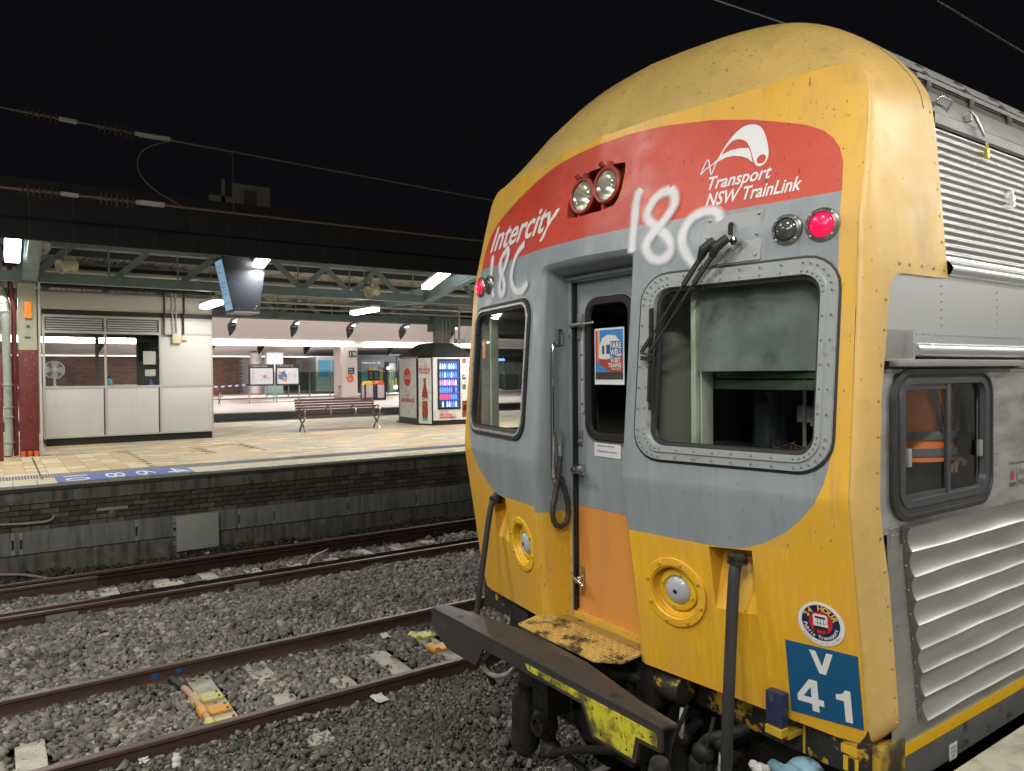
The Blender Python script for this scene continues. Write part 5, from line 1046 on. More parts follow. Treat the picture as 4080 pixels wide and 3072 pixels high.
# deck: edge tiles, tactile strip, pavers
EDGE = mat('pale_edge_tile', (.46, .45, .36), .6, layers=[(4, .45, .7, (.38, .36, .28)), (20, .62, .75, (.25, .24, .2))])
for i in range(50):
    y = -4.2+i*.30
    for a, b in ((-9.87, -10.17), (-10.175, -10.47)):
        MB().bb(b+.004, a-.004, y+.004, y+.296, 1.079, 1.12+.001*((i*7) % 3)).build('edge_tile', EDGE, fp)
MB().bb(-10.47, -9.87, 10.8, 60, 1.079, 1.12).bb(-10.47, -9.87, -40, -4.2, 1.079, 1.12).build('edge_paving', EDGE, fp)
MB().bb(-10.60, -10.475, -40, 60, 1.079, 1.121).build('yellow_edge_line', mat('ochre_line', (.56, .40, .16), .6), fp)
MB().bb(-11.16, -10.605, -40, 60, 1.079, 1.119).build('tactile_base', mat('tactile_ochre', (.45, .36, .18), .6), fp)
mb = MB()
for i in range(420):
    y = -5+i*.04
    for k in range(4): mb.bb(-10.66-k*.125-.095, -10.66-k*.125, y, y+.024, 1.119, 1.124)
mb.build('tactile_bar', mat('blue_grey_tactile', (.085, .115, .19), .6), fp, kind='stuff')
PM = [mat('tan_paver', (.44, .34, .20), .5, layers=[(5, .45, .7, (.36, .28, .17))]), mat('orange_paver', (.48, .32, .17), .5), mat('grey_tan_paver', (.31, .28, .22), .5, layers=[(6, .45, .7, (.24, .22, .18))]), mat('pale_paver', (.54, .46, .31), .5), mat('olive_paver', (.36, .33, .24), .5)]
def big(x, y): return (y < -.55-(x+11.2)*.0 and x > -14.4) or (.9 < y < 1.9 and -12.6 > x > -14.5)
MB().bb(-22.7, -11.165, -5.5, 13, 1.08, 1.106).build('bedding', mat('sandy_grout', (.40, .32, .20), .7), fp)
cells = []
x = -11.165; r_i = 0
while x > -22.7:
    w = .2; y = -5.5+(.2 if r_i % 2 else 0)
    while y < 13:
        L_ = .4
        if not big(x, y): cells.append((x-w+.003, x-.003, y+.003, y+L_-.003, random.choices([0, 1, 2, 3, 4], [3, 2, 3, 1.2, 3])[0]))
        y += L_
    x -= w; r_i += 1
x = -11.165
while x > -14.5:
    y = -5.5
    while y < 2:
        if big(x-.1, y+.1): cells.append((x-.297, x-.003, y+.003, y+.297, random.choice([0, 3, 0])))
        y += .3
    x -= .3
cells.sort(key=lambda c: (abs(c[0]+9)*1.+max(0, c[2])*.5))
for c in cells[:290]: MB().bb(c[0], c[1], c[2], c[3], 1.081, 1.12+random.uniform(-.001, .001)).build('paver', PM[c[4]], fp)
mb = MB()
for c in cells[290:]: mb.k = c[4]; mb.bb(c[0], c[1], c[2], c[3], 1.081, 1.1197)
mb.build('paving', PM, fp, kind='stuff')
MB().bb(-22.7, -11.165, 13, 60, 1.08, 1.119).bb(-22.7, -11.165, -40, -5.5, 1.08, 1.119).build('far_paving', PM[4], fp)
pm = MB().bb(-10.76, -9.885, -1.85, .08, 1.1235, 1.1265).build('platform_marking', mat('marking_blue', (.035, .085, .34), .5), None); tag(pm, 'blue strip with white car numbers painted on platform edge', 'marking')
q = MB()
def rotd(cy): return lambda u, v: (-10.68+u, cy+v, 1.128)
for t, y0, y1, wd in (('10', -1.74, -1.40, .66), ('8', -1.18, -.90, .60), ('6', -.74, -.45, .60), ('4', -.28, .03, .62)):
    vs, fs = text2d(t, 1.); a, b, c, d = fit(vs); q.add([(-10.62+(x-a)/(b-a)*wd, y0+(y-c)/(d-c)*(y1-y0), 1.1278) for x, y in vs], fs)
q.build('marking_digits', WHITE, pm, recalc=False)
q = MB(); vs, fs = text2d('MIND THE GAP', 1., bold=.01); a, b, c, d = fit(vs); q.add([(-9.98-(y-c)/(d-c)*.16, 5.05-(x-a)/(b-a)*1.35, 1.1225) for x, y in vs], fs)
o = q.build('edge_lettering', mat('dark_print', (.05, .05, .05), .6), None, recalc=False); tag(o, 'dark worn lettering on the pale platform edge near the train nose', 'lettering')
MB().bb(-10.47, -9.87, -2.47, -2.455, 1.1205, 1.1215).bb(-14.3, -10.47, -2.03, -2.005, 1.1205, 1.1225).build('joint_cover', mat('dark_joint', (.05, .045, .04), .8), fp)

# ---- kiosk
SW = mat('off_white_panel', (.56, .56, .55), .45, layers=[(1.2, .4, .7, (.52, .52, .50)), ((9, 9, .6), .58, .75, (.42, .41, .38), 4, .6)]); SF = mat('kiosk_frame_grey', (.42, .42, .39), .45)
ks = thing('platform_kiosk', 'white panelled staff kiosk with louvres and glass front on far platform', 'kiosk', (-17.8, .1, ZP))
X0, X1, Y0, Y1 = -19.2, -16.75, -1.70, 1.95
MB().bb(X0+.05, X1-.05, Y0+.05, Y1-.03, 1.12, 1.30).build('plinth', BLK, ks)
ya, yb_, yc_, yd = Y0, -.47, .71, Y1
for a, b in ((ya, yb_), (yb_, yc_), (yc_, yd)):
    MB().bb(X1-.03, X1-.006, a+.03, b-.03, 1.33, 2.42).build('lower_panel', SW, ks, bevel=.003)
MB().bb(X1-.03, X1-.006, yc_+.03, yd-.02, 2.48, 4.11).build('wall_panel', SW, ks, bevel=.003)
q = MB()
for y in (ya, yb_, yc_, yd-.035): q.bb(X1-.06, X1, y, y+.05 if y != yd-.035 else y+.035, 1.29, 4.12)
for z in (1.29, 2.42, 3.70, 4.06): q.bb(X1-.05, X1+.003, ya, yd, z, z+.06 if z != 1.29 else z+.04)
q.build('wall_frame', SF, ks, bevel=.004)
for a, b in ((ya, yb_), (yb_, yc_)):
    for k in range(5): MB().box((X1-.03, (a+b)/2+.02, 3.80+k*.056), (.05, b-a-.10, .014), 0, 0, R_(30)).build('louvre_slat', SW, ks)
    MB().bb(X1-.10, X1-.09, a+.05, b, 3.76, 4.06).build('louvre_backing', mat('louvre_dark', (.12, .12, .11), .7), ks)
    MB().add([(X1-.03, a+.05, 2.48), (X1-.03, b, 2.48), (X1-.03, b, 3.70), (X1-.03, a+.05, 3.70)], [(0, 1, 2, 3)]).build('window_pane', glass('clear_glass', (.92, .95, .94), .06, .02), ks)
MB().bb(X1-.06, X1+.012, Y0, Y1, 4.12, 4.235).build('black_band', BLK, ks)
q = MB(); q.prism([(X1+.0, 4.235), (X1+.10, 4.30), (X1+.12, 4.45), (X1+.10, 4.62), (X1+.02, 4.67), (X0, 4.67), (X0, 4.235)], lambda x, z: (x, Y0-.02, z), lambda x, z: (x, Y1-.02, z)); q.build('curved_fascia', SW, ks, smooth=True, ang=30)
# rear and side walls with openings
q = MB(); q.bb(X0, X0+.04, Y0, Y1, 1.3, 2.48); q.bb(X0, X0+.04, Y0, Y1, 3.72, 4.2); q.bb(X0, X0+.04, .55, Y1, 2.4, 3.8); q.bb(X0, X0+.04, Y0, Y0+.06, 2.4, 3.8); q.bb(X0, X0+.05, -.42, -.34, 2.4, 3.8)
q.bb(X0, X1-.06, Y1-.03, Y1, 1.3, 4.2); q.bb(X0, X1-.06, Y0, Y0+.03, 1.3, 2.45); q.bb(X0, X1-.06, Y0, Y0+.03, 3.72, 4.2); q.bb(X0, X1-.06, Y0, Y1, 4.2, 4.23); q.build('inner_wall', mat('kiosk_inside', (.33, .34, .33), .6), ks)
MB().bb(X1-.50, X1-.06, Y0+.05, yc_, 2.42, 2.455).build('counter', SF, ks)
MB().bb(X1-.055, X1-.05, .36, .64, 2.98, 3.30).bb(X1-.055, X1-.05, .40, .63, 2.70, 2.86).build('paper_notice', mat('paper_white', (.6, .6, .55), .6), ks)
MB().bb(X0+.05, X0+.07, .60, .85, 3.1, 3.6).build('wall_board', mat('dark_board', (.1, .1, .1), .6), ks)
# kiosk pipes and junction boxes
PB = mat('black_conduit', (.03, .03, .03), .5)
for pts_, M_, lab in (([(X1+.14, .82, 4.75), (X1+.14, .82, 4.3), (X1+.05, .82, 4.1), (X1+.05, .82, 3.70), (X1+.05, 1.0, 3.69)], PB, 'black conduit bending to junction box on kiosk wall, left one'), ([(X1+.14, 1.26, 4.78), (X1+.14, 1.26, 4.3), (X1+.05, 1.26, 4.1), (X1+.05, 1.26, 3.72)], PB, 'straight black conduit on kiosk wall, right one'), ([(X1+.14, .99, 4.75), (X1+.14, .99, 4.3), (X1+.05, 1.02, 4.1), (X1+.05, 1.04, 3.75)], mat('pale_conduit', (.5, .5, .46), .5), 'pale thin conduit between black ones on kiosk, left one'), ([(X1+.14, 1.08, 4.75), (X1+.14, 1.08, 4.3), (X1+.05, 1.10, 4.1), (X1+.05, 1.12, 3.75)], mat('pale_conduit', (.5, .5, .46), .5), 'pale thin conduit between black ones on kiosk, right one')):
    o = MB().tube(pts_, .022 if M_ == PB else .014, 8).build('conduit', M_, None, smooth=True); tag(o, lab, 'conduit')
JB = mat('beige_junction_box', (.50, .46, .33), .5)
o = MB().bb(X1, X1+.09, 1.0, 1.20, 3.50, 3.74).build('junction_box', JB, None, bevel=.01); tag(o, 'large beige junction box under conduits on the kiosk wall', 'junction box')
o = MB().bb(X1, X1+.07, 1.21, 1.34, 3.57, 3.68).build('junction_box', JB, None, bevel=.01); tag(o, 'small beige junction box beside the large one on the kiosk wall', 'junction box')
# fan, bottle, box on the counter
fan = thing('desk_fan', 'white desk fan on the counter inside the kiosk window', 'fan', (-17.0, -1.5, 2.46))
FW = mat('white_fan_plastic', (.62, .62, .58), .4)
fx, fy, fz = -17.0, -1.46, 2.86
MB().lathe([(.09, 0), (.09, .02), (.03, .04), (.025, .28)], (fx-.05, fy, 2.455), (0, 0, 1), 20).build('fan_stand', FW, fan, smooth=True, ang=40)
q = MB(); q.tube([(fx, fy+.20*math.cos(a), fz+.20*math.sin(a)) for a in [2*math.pi*k/28 for k in range(28)]], .008, 6, closed=True); q.tube([(fx-.08, fy+.20*math.cos(a), fz+.20*math.sin(a)) for a in [2*math.pi*k/28 for k in range(28)]], .008, 6, closed=True)
for k in range(36):
    a = 2*math.pi*k/36; q.bar((fx+.02, fy+.05*math.cos(a), fz+.05*math.sin(a)), (fx, fy+.20*math.cos(a), fz+.20*math.sin(a)), .004, .004)
q.build('fan_cage', FW, fan)
MB().lathe([(.05, 0), (.055, .02), (.055, .12), (.03, .14)], (fx-.12, fy, fz), (1, 0, 0), 18).build('fan_motor', FW, fan, smooth=True, ang=40)
for k in range(4):
    a = 2*math.pi*k/4; MB().prism([(.03, -.03), (.17, -.09), (.19, .0), (.17, .07), (.03, .03)], lambda u, v, a=a: (fx-.03+v*.2, fy+u*math.cos(a)-v*math.sin(a), fz+u*math.sin(a)+v*math.cos(a)), lambda u, v, a=a: (fx-.025+v*.2, fy+u*math.cos(a)-v*math.sin(a), fz+u*math.sin(a)+v*math.cos(a))).build('fan_blade', mat('pale_blade', (.5, .55, .5), .4), fan)
def bottle(x, y, z, h, col, lab, cat='bottle'):
    t = thing('pump_bottle', lab, cat, (x, y, z)); w = h*.27
    MB().lathe([(w, 0), (w*1.05, h*.05), (w, h*.6), (w*.45, h*.72), (w*.4, h*.8)], (x, y, z), (0, 0, 1), 14).build('bottle_body', mat('bottle_'+cat+str(int(col[0]*99)), col, .3), t, smooth=True, ang=50)
    MB().lathe([(w*.5, h*.8), (w*.5, h*.9), (w*.2, h*.9), (w*.2, h)], (x, y, z), (0, 0, 1), 10).build('bottle_cap', BLK, t)
bottle(-16.95, -.36, 2.455, .26, (.12, .38, .55), 'light blue pump bottle on the kiosk counter')
bottle(-16.95, .55, 2.455, .2, (.05, .13, .38), 'dark blue bottle at right end of the kiosk counter')
o = MB().bb(-17.05, -16.85, -.28, .22, 2.455, 2.50).build('white_tray', FW, None, bevel=.01); tag(o, 'flat white tray on the kiosk counter beside the blue bottle', 'tray')
# ---- steel column at left, pipes
CG = mat('pale_green_paint', (.42, .43, .33), .5, layers=[(5, .5, .7, (.37, .38, .29))]); CR = mat('oxblood_paint', (.15, .022, .022), .45, layers=[((8, 8, 4), .5, .66, (.11, .02, .018)), ((50, 50, 18), .66, .70, (.4, .3, .27), 3)])
TEAL = mat('teal_steel_paint', (.19, .275, .315), .5, layers=[(4, .5, .7, (.14, .21, .24)), ((30, 30, 10), .66, .72, (.13, .17, .17), 3)])
cl = thing('steel_column', 'boxed column with oxblood base, pale green middle and teal top by kiosk', 'column', (-14.75, -2.04, ZP))
MB().bb(-14.92, -14.58, -2.20, -1.88, 1.12, 3.24).build('column_base', CR, cl, bevel=.006)
MB().bb(-14.915, -14.585, -2.195, -1.885, 3.24, 4.56).build('column_shaft', CG, cl, bevel=.006)
MB().bb(-14.92, -14.58, -2.20, -1.88, 4.56, 5.42).build('column_head', TEAL, cl, bevel=.004)
MB().bb(-14.58, -14.57, -2.06, -2.0, 3.68, 3.73).bb(-14.58, -14.57, -2.09, -1.99, 3.47, 3.505).build('column_plate', mat('dark_plate', (.08, .08, .08), .5), cl)
o = MB().bb(-14.58, -14.50, -2.09, -1.97, 3.87, 4.19).bb(-14.505, -14.495, -2.055, -2.03, 3.87, 4.17).build('orange_box', mat('glowing_orange_plastic', (.85, .24, .01), .4, emit=.15, ecol=(1, .3, .02)), None, bevel=.01); tag(o, 'vivid orange box fixed high on the pale green column', 'box')  # a faint glow is put into the box colour
for k, (y, l) in enumerate(((-2.15, 'left'), (-2.04, 'middle'), (-1.94, 'right'))):
    t = thing('cable_stub', f'orange capped stub at the foot of oxblood column, {l} one', 'stub', (-14.50, y, ZP))
    MB().lathe([(.035, 0), (.035, .07)], (-14.50, y, ZP), (0, 0, 1), 14).build('stub_collar', WP, t); MB().lathe([(.045, .035), (.045, .10), (.03, .11)], (-14.50, y, ZP), (0, 0, 1), 14).build('stub_cap', mat('orange_red_cap', (.75, .10, .02), .4), t, smooth=True, ang=40)
dp = thing('downpipe', 'thick pale green downpipe with jointed bends left of column', 'pipe', (-14.9, -2.42, ZP))
PGM = mat('pale_green_pipe', (.36, .42, .36), .45, layers=[(5, .5, .66, (.24, .29, .26), 8), (20, .6, .75, (.5, .5, .45))])
MB().tube([(-14.9, -2.52, 5.42), (-14.9, -2.50, 4.5), (-14.88, -2.42, 4.2), (-14.88, -2.40, 4.0), (-14.88, -2.38, 2.2), (-14.88, -2.37, 1.35), (-14.8, -2.40, 1.12)], .075, 14).build('pipe_run', PGM, dp, smooth=True, ang=50)
q = MB()
for z, y in ((5.15, -2.51), (4.48, -2.50), (4.2, -2.43), (4.02, -2.40), (2.55, -2.385), (2.1, -2.38), (1.9, -2.375), (1.4, -2.37)): MB().lathe([(.09, -.02), (.095, 0), (.09, .02)], (-14.88, y, z), (0, 0, 1), 16).build('pipe_collar', PGM, dp, smooth=True)
o = MB().tube([(-14.95, -2.33, 5.42), (-14.95, -2.30, 4.3), (-14.95, -2.26, 4.1), (-14.95, -2.26, 1.12)], .045, 10).build('thin_downpipe', CR, None, smooth=True); tag(o, 'thin oxblood pipe running between downpipe and column', 'pipe')
o = MB().tube([(-14.55, -1.84, 4.9), (-14.55, -1.84, 1.14)], .022, 8).build('conduit', mat('white_conduit', (.52, .52, .5), .4), None, smooth=True); tag(o, 'white conduit running down right side of the column', 'conduit')
o = MB().bb(-14.0, -13.9, -2.62, -2.475, 1.12, 3.12).build('steel_post', CR, None, bevel=.006); tag(o, 'oxblood steel post with paint chips at left edge', 'post')
# ---- lattice girders
def girder(x, z0, label, mir=3.1):
    t = thing('lattice_girder', label, 'girder', (x, 0, z0))
    MB().bb(x-.09, x+.09, -40, 60, z0, z0+.20).build('bottom_chord', TEAL, t); MB().bb(x-.09, x+.09, -40, 60, z0+.74, z0+.86).build('top_chord', TEAL, t)
    segs_ = [(-6.9, 1.28), (-5.6, 1.28), (-4.3, 1.28), (-1.88, 1.05), (-.46, 1.05), (.83, 1.2)]
    for y, d in segs_: MB().bar((x+.03, y, z0+.18), (x+.03, y+d*.60, z0+.78), .13, .02, (1, 0, 0)).build('diagonal_brace', TEAL, t)
    for a, b in ((3.47, 2.45), (3.52, 4.55), (4.67, 3.62), (4.83, 5.85), (6.05, 4.95), (8.4, 7.4), (8.5, 9.5), (9.7, 8.6), (10.0, 11.0), (11.2, 10.1)):
        MB().bar((x+(.03 if b > a else .055), a, z0+.18), (x+(.03 if b > a else .055), a+(b-a)*.62, z0+.78), .13, .02, (1, 0, 0)).build('diagonal_brace', TEAL, t)
    for y in (-.60, .74, 2.0, 3.42, 4.73, 5.3, 6.5, 9.0): MB().tube([(x, y, z0+.2), (x, y, z0+.76)], .018, 6).build('hanger_rod', TEAL, t)
    return t
girder(-14.55, 4.59, 'teal lattice girder in front, running above the kiosk and bench')
girder(-20.3, 4.47, 'teal lattice girder behind, nearer to the bright hall')
q = MB()
for y in (-2.0, 6.9, 15.8):
    t = thing('roof_beam', {-2.0: 'teal tapered roof beam over the oxblood column', 6.9: 'teal tapered roof beam rising beside the right tilted tube', 15.8: 'teal tapered roof beam hidden behind the train nose'}[y], 'beam', (-14.5, y, 4.8))
    MB().prism([(-20.3, 4.78), (-14.5, 4.62), (-10.0, 5.25), (-10.0, 5.40), (-14.5, 5.0), (-20.3, 5.0)], lambda x, z: (x, y-.09, z), lambda x, z: (x, y+.09, z)).build('beam_web', TEAL, t)
    MB().bar((-20.3, y, 4.775), (-14.5, y, 4.612), .26, .02).bar((-14.5, y, 4.612), (-10, y, 5.41), .26, .02).build('beam_flange', TEAL, t)
# roof sheets, purlins, fascia
rf = setting('platform_roof', (-16, 0, 5.5))
CORR = mat('corrugated_sheet', (.76, .76, .76), .6, layers=[((2, 6, 2), .45, .7, (.28, .25, .22))])
ys = np.arange(-14, 30, .035); rows = [[(x, y, z+.018*math.sin(y*2*math.pi/.14)) for y in ys] for x, z in ((-9.95, 5.42), (-13.5, 5.50), (-17.2, 5.52), (-20.5, 5.50), (-24.5, 5.45))]
MB().grid(rows).build('corrugated_sheet', CORR, rf, smooth=True, recalc=False)
q = MB()
for x, z in ((-11.2, 5.38), (-12.8, 5.40), (-15.8, 5.42), (-18.4, 5.42), (-22, 5.40)): q.bb(x-.05, x+.05, -14, 30, z-.08, z+.06)
q.build('purlin', mat('dark_purlin', (.03, .035, .035), .6), rf)
q = MB(); q.bb(-17.3, -17.1, -14, 30, 5.10, 5.20); q.tube([(-16.2, -14, 5.05), (-16.2, 30, 5.05)], .05, 8); q.tube([(-15.4, -14, 4.95), (-15.4, 30, 4.95)], .03, 8); q.bb(-18.6, -18.2, -14, 30, 4.95, 5.0); q.tube([(-16.7, 2, 4.62), (-16.7, 30, 4.62)], .03, 8); q.tube([(-17.6, 2, 4.55), (-17.6, 30, 4.55)], .025, 8); q.build('service_pipe', mat('pale_service_pipe', (.33, .35, .34), .5), rf)
q = MB(); q.tube([(-16.6, -1.8, 4.75), (-16.6, 2.0, 4.74)], .035, 8); q.tube([(-16.75, -1.8, 4.80), (-16.75, 2.0, 4.78)], .03, 8); q.build('cable_bundle', BLK, rf)
FASC = mat('unlit_dark_fascia', (.006, .0065, .0065), .75, layers=[((1, 8, .6), .5, .7, (.012, .0115, .011)), ((3, 2, 3), .5, .75, (.009, .008, .007))])  # unlit face: its darkness is put into the colour
MB().bb(-9.86, -9.78, -40, 70, 4.69, 5.38).build('fascia_board', FASC, rf)
q = MB()
for i in range(60): q.bb(-9.779, -9.777, -6+i*.55, -5.99+i*.55, 4.69, 5.38)
q.build('fascia_joint', BLK, rf)
MB().tube([(-9.80, -40, 5.41), (-9.80, 70, 5.41)], .045, 8).build('gutter', mat('dull_maroon_gutter', (.055, .018, .02), .6), rf, smooth=True)
MB().bb(-24.6, -24.5, -40, 70, 4.76, 5.58).bb(-24.5, -9.88, -40, 70, 5.56, 5.59).bb(-9.9, -9.86, -40, 70, 5.38, 5.58).build('roof_deck', FASC, rf)
# ---- tube lights of the far platform
def tubelight(x0, z0, x1, z1, y, lab):
    t = thing('tube_light', lab, 'light', ((x0+x1)/2, y, (z0+z1)/2), 'lit fluorescent tubes over the far platform')
    dx, dz = x1-x0, z1-z0; L_ = math.hypot(dx, dz); nx, nz = -dz/L_, dx/L_
    MB().bar((x0+nx*.08, y, z0+nz*.08), (x1+nx*.08, y, z1+nz*.08), .25, .06).build('batten', FIXM, t, bevel=.01)
    MB().bar((x0, y, z0), (x1, y, z1), .23, .09).build('diffuser', TUBE, t, bevel=.03)
    MB().tube([(x0*.5+x1*.5, y, (z0+z1)/2+.08), (x0*.5+x1*.5, y, 5.42)], .012, 6).build('hanger', GALV, t)
for y, l in ((-10.7, 'out past the left frame edge'), (-6.5, 'left of the oxblood column, unseen'), (-2.3, 'tilted lit tube at the head of the oxblood column'), (1.9, 'tilted lit tube in front of the departure screen'), (6.1, 'tilted lit tube right of the white loudspeaker'), (10.3, 'tilted lit tube hidden behind train nose, first'), (14.5, 'tilted lit tube hidden behind train nose, second')):
    tubelight(-13.1, 4.80, -12.0, 5.09, y, l if 'tube' in l else 'tilted lit tube '+l)
for y, l in ((-6.6, 'level lit tube far left beyond the frame'), (1.6, 'small level lit tube peeping out right of kiosk top'), (5.45, 'level lit tube below the girder, above the bench'), (9.6, 'level lit tube at the train nose, above vending machine'), (13.8, 'level lit tube hidden behind the train')):
    tubelight(-16.0, 4.36, -14.6, 4.36, y, l)
# ---- camera, loudspeakers, departure screen
sc_ = thing('security_camera', 'white dome security camera beside the lit tube on the column', 'camera', (-14.4, -1.75, 5.3))
MB().tube([(-14.6, -1.80, 5.42), (-14.4, -1.75, 5.44), (-14.4, -1.75, 5.36)], .03, 8).build('bracket', FIXM, sc_, smooth=True)
MB().lathe([(.07, .12), (.11, .09), (.12, 0), (.115, -.04)], (-14.4, -1.75, 5.27), (0, 0, 1), 20).build('camera_body', FIXM, sc_, smooth=True, ang=40)
MB().sphere((-14.4, -1.75, 5.22), .095, 16, (1, 1, .9)).build('dome', mat('pale_dome', (.45, .45, .43), .15), sc_, smooth=True)
def speaker(x, y, z, a, lab):
    t = thing('loudspeaker', lab, 'speaker', (x, y, z+.4)); ax = Vector((.5*math.cos(a)+.3, math.sin(a), -.28)).normalized()
    SPK = mat('ivory_speaker', (.55, .54, .44), .45)
    MB().lathe([(.15, -.15), (.15, -.13), (.10, -.11), (.10, .11), (.15, .13), (.15, .15), (.12, .15), (.08, .10)], (x, y, z), ax, 24).build('speaker_body', SPK, t, smooth=True, ang=30)
    MB().tube([(x, y, z+.12), (x, y, z+.50)], .014, 8).bb(x-.02, x+.02, y-.04, y+.04, z+.09, z+.2).build('speaker_hanger', GALV, t)
speaker(-14.35, -1.37, 4.93, -1.2, 'ivory drum loudspeaker hanging above the kiosk louvres, leftmost'); speaker(-14.35, 5.25, 4.80, -1.2, 'ivory drum loudspeaker hanging from girder above the bench')
ds = thing('departure_screen', 'dark tapered double-sided departure screen hanging from the roof', 'screen', (-12.8, 1.65, 5.2))
P_ = [(1.40, 4.0), (1.90, 4.0), (2.06, 5.1), (1.17, 5.1)]
MB().prism(P_, lambda y, z: (-12.5, y, z), lambda y, z: (-13.15, y, z)).build('screen_housing', mat('dark_slate_housing', (.06, .066, .085), .35, .3), ds, bevel=.008)
MB().bar((-12.8, 1.4, 5.1), (-12.8, 1.4, 5.42), .06, .06).bar((-12.8, 1.85, 5.1), (-12.8, 1.85, 5.42), .06, .06).build('screen_hanger', TEAL, ds)
def scf(u, v): # left facing screen
    z = 4.04+v*1.0; y = 1.40-(z-4.0)*.209-.004; return (-12.55-u*.55, y, z)
MB().add([scf(u, v) for u, v in ((0, 0), (1, 0), (1, 1), (0, 1))], [(0, 1, 2, 3)]).build('screen_face', mat('lit_blue_display', (.1, .25, .4), .4, emit=.26, ecol=(.36, .6, .88)), ds)
q = MB(); s2 = lambda u, v: (scf(1-u, v)[0], scf(1-u, v)[1]-.003, scf(1-u, v)[2])
for t, v in (('Central', .86), ('Platform 18', .74), ('Strathfield', .52), ('Newtown', .45), ('Burwood', .38), ('Redfern', .31), ('Trains depart', .12)): text_box(q, t, s2, .15, .6+.02*len(t), v, v+.045)
q.build('screen_text', mat('display_navy', (.02, .05, .15), .5), ds, recalc=False)
q = MB()
for y, z in ((1.46, 4.12), (1.6, 4.12), (1.7, 4.12), (1.84, 4.12), (1.50, 4.06), (1.8, 4.06), (1.3, 4.62), (1.5, 4.62), (1.9, 4.62)): q.lathe([(.012, 0), (.012, .006)], (-12.5, y, z), (1, 0, 0), 8)
q.build('bolt', CHR, ds, kind='stuff')
MB().bb(-13.15, -12.48, 1.39, 1.91, 3.975, 4.0).build('screen_base_strip', GALV, ds)
# ---- bench
SL = mat('dark_brown_slat', (.075, .042, .033), .4, layers=[((3, 20, 20), .45, .7, (.11, .068, .055)), ((2, .7, 9), .66, .74, (.4, .3, .14))]); AL = mat('cast_aluminium', (.30, .29, .26), .35, .9)
def bench(x, y0, y1, z, lab, flip=1, SLm=SL, arms=4):
    t = thing('bench', lab, 'bench', (x, (y0+y1)/2, z))
    for k in range(5): MB().bar((x+.16-k*.09, y0, z+.43-.006*k), (x+.16-k*.09, y1, z+.43-.006*k), .075, .03).build('seat_slat', SLm, t, bevel=.006)
    for k in range(6): MB().bar((x-.24-k*.022, y0+.05, z+.50+k*.073), (x-.24-k*.022, y1-.12, z+.50+k*.073), .02, .06).build('back_slat', SLm, t, bevel=.005)
    for y in (y0+.16, y1-.16):
        q = MB(); 
        for s in (-1, 1): q.tube(smoothpoly([(x-.04+s*.24, y, z+.41), (x-.04+s*.12, y, z+.30), (x-.04-s*.02, y, z+.22), (x-.04-s*.13, y, z+.12), (x-.04-s*.22, y, z+.0)], 2), .022, 8)
        q.build('leg', AL, t, smooth=True)
        MB().tube([(x-.26, y, z+.40), (x-.30, y, z+.60), (x-.36, y, z+.92)], .016, 8).build('back_bracket', AL, t, smooth=True)
    for k in range(arms):
        y = y0+.16+(y1-y0-.32)*k/(arms-1)
        MB().tube(smoothpoly([(x-.22, y, z+.62), (x-.05, y, z+.69), (x+.12, y, z+.66), (x+.20, y, z+.55), (x+.17, y, z+.44)], 2), .022, 8).build('armrest', AL, t, smooth=True)
    return t
bench(-17.0, 4.18, 6.72, ZP, 'dark brown slatted bench with four silver armrests on far platform')
# ---- vending machine
vm = thing('vending_machine', 'large white and black drinks vending kiosk with lit blue window', 'vending machine', (-17.5, 9, ZP))
FACE = [(-19.0, 8.22), (-17.42, 8.12), (-16.86, 8.32), (-16.70, 9.60), (-17.2, 10.1), (-19.0, 10.1)]
VB = mat('vending_black', (.018, .018, .02), .35); VW = mat('vending_white_vinyl', (.60, .61, .60), .4, layers=[((7, 7, 5), .5, .6, (.47, .49, .48), 8)])
cx_, cy_ = -17.9, 9.1
MB().prism([(cx_+(x-cx_)*.98, cy_+(y-cy_)*.98) for x, y in FACE], lambda x, y: (x, y, 1.12), lambda x, y: (x, y, 3.24)).build('cabinet', VB, vm)
q = MB(); top = [(cx_+(x-cx_)*1.03, cy_+(y-cy_)*1.04, 3.24) for x, y in FACE]; apex = [(-18.3, 8.6, 3.66), (-17.5, 8.55, 3.66), (-17.35, 8.75, 3.66), (-17.3, 9.3, 3.66), (-17.6, 9.5, 3.66), (-18.3, 9.5, 3.66)]
q.add(top+apex, [(i, (i+1) % 6, 6+(i+1) % 6, 6+i) for i in range(6)]+[tuple(range(6, 12)), (5, 4, 3, 2, 1, 0)]); q.build('hipped_roof', mat('vending_roof_black', (.022, .022, .024), .4), vm)
def edge_map(i, d=.01):
    (xa, ya_), (xb, yb2) = FACE[i], FACE[i+1]; L_ = math.hypot(xb-xa, yb2-ya_); tx, ty = (xb-xa)/L_, (yb2-ya_)/L_; nx, ny = ty, -tx
    return (lambda u, v: (xa+tx*u+nx*d, ya_+ty*u+ny*d, v)), L_
def panel(i, u0, u1, z0, z1, d0, d1, M, name, parent=vm, **k):
    f0, _ = edge_map(i, d0); f1, _ = edge_map(i, d1); return MB().prism([(u0, z0), (u1, z0), (u1, z1), (u0, z1)], f0, f1).build(name, M, parent, **k)
def circ2(i, cu, cz, ru, rz, d, M, name, parent=vm):
    f0, _ = edge_map(i, d); f1, _ = edge_map(i, d+.006); return MB().prism([(cu+ru*math.cos(a), cz+rz*math.sin(a)) for a in [2*math.pi*k/28 for k in range(28)]], f0, f1).build(name, M, parent)
VR = mat('vending_red', (.62, .012, .02), .4)
def vtext(i, t, u0, u1, z0, z1, M, parent, d=.022, **k):
    q = MB(); f, _ = edge_map(i, d); text_box(q, t, f, u0, u1, z0, z1, **k); q.build('vending_lettering', M, parent, recalc=False)
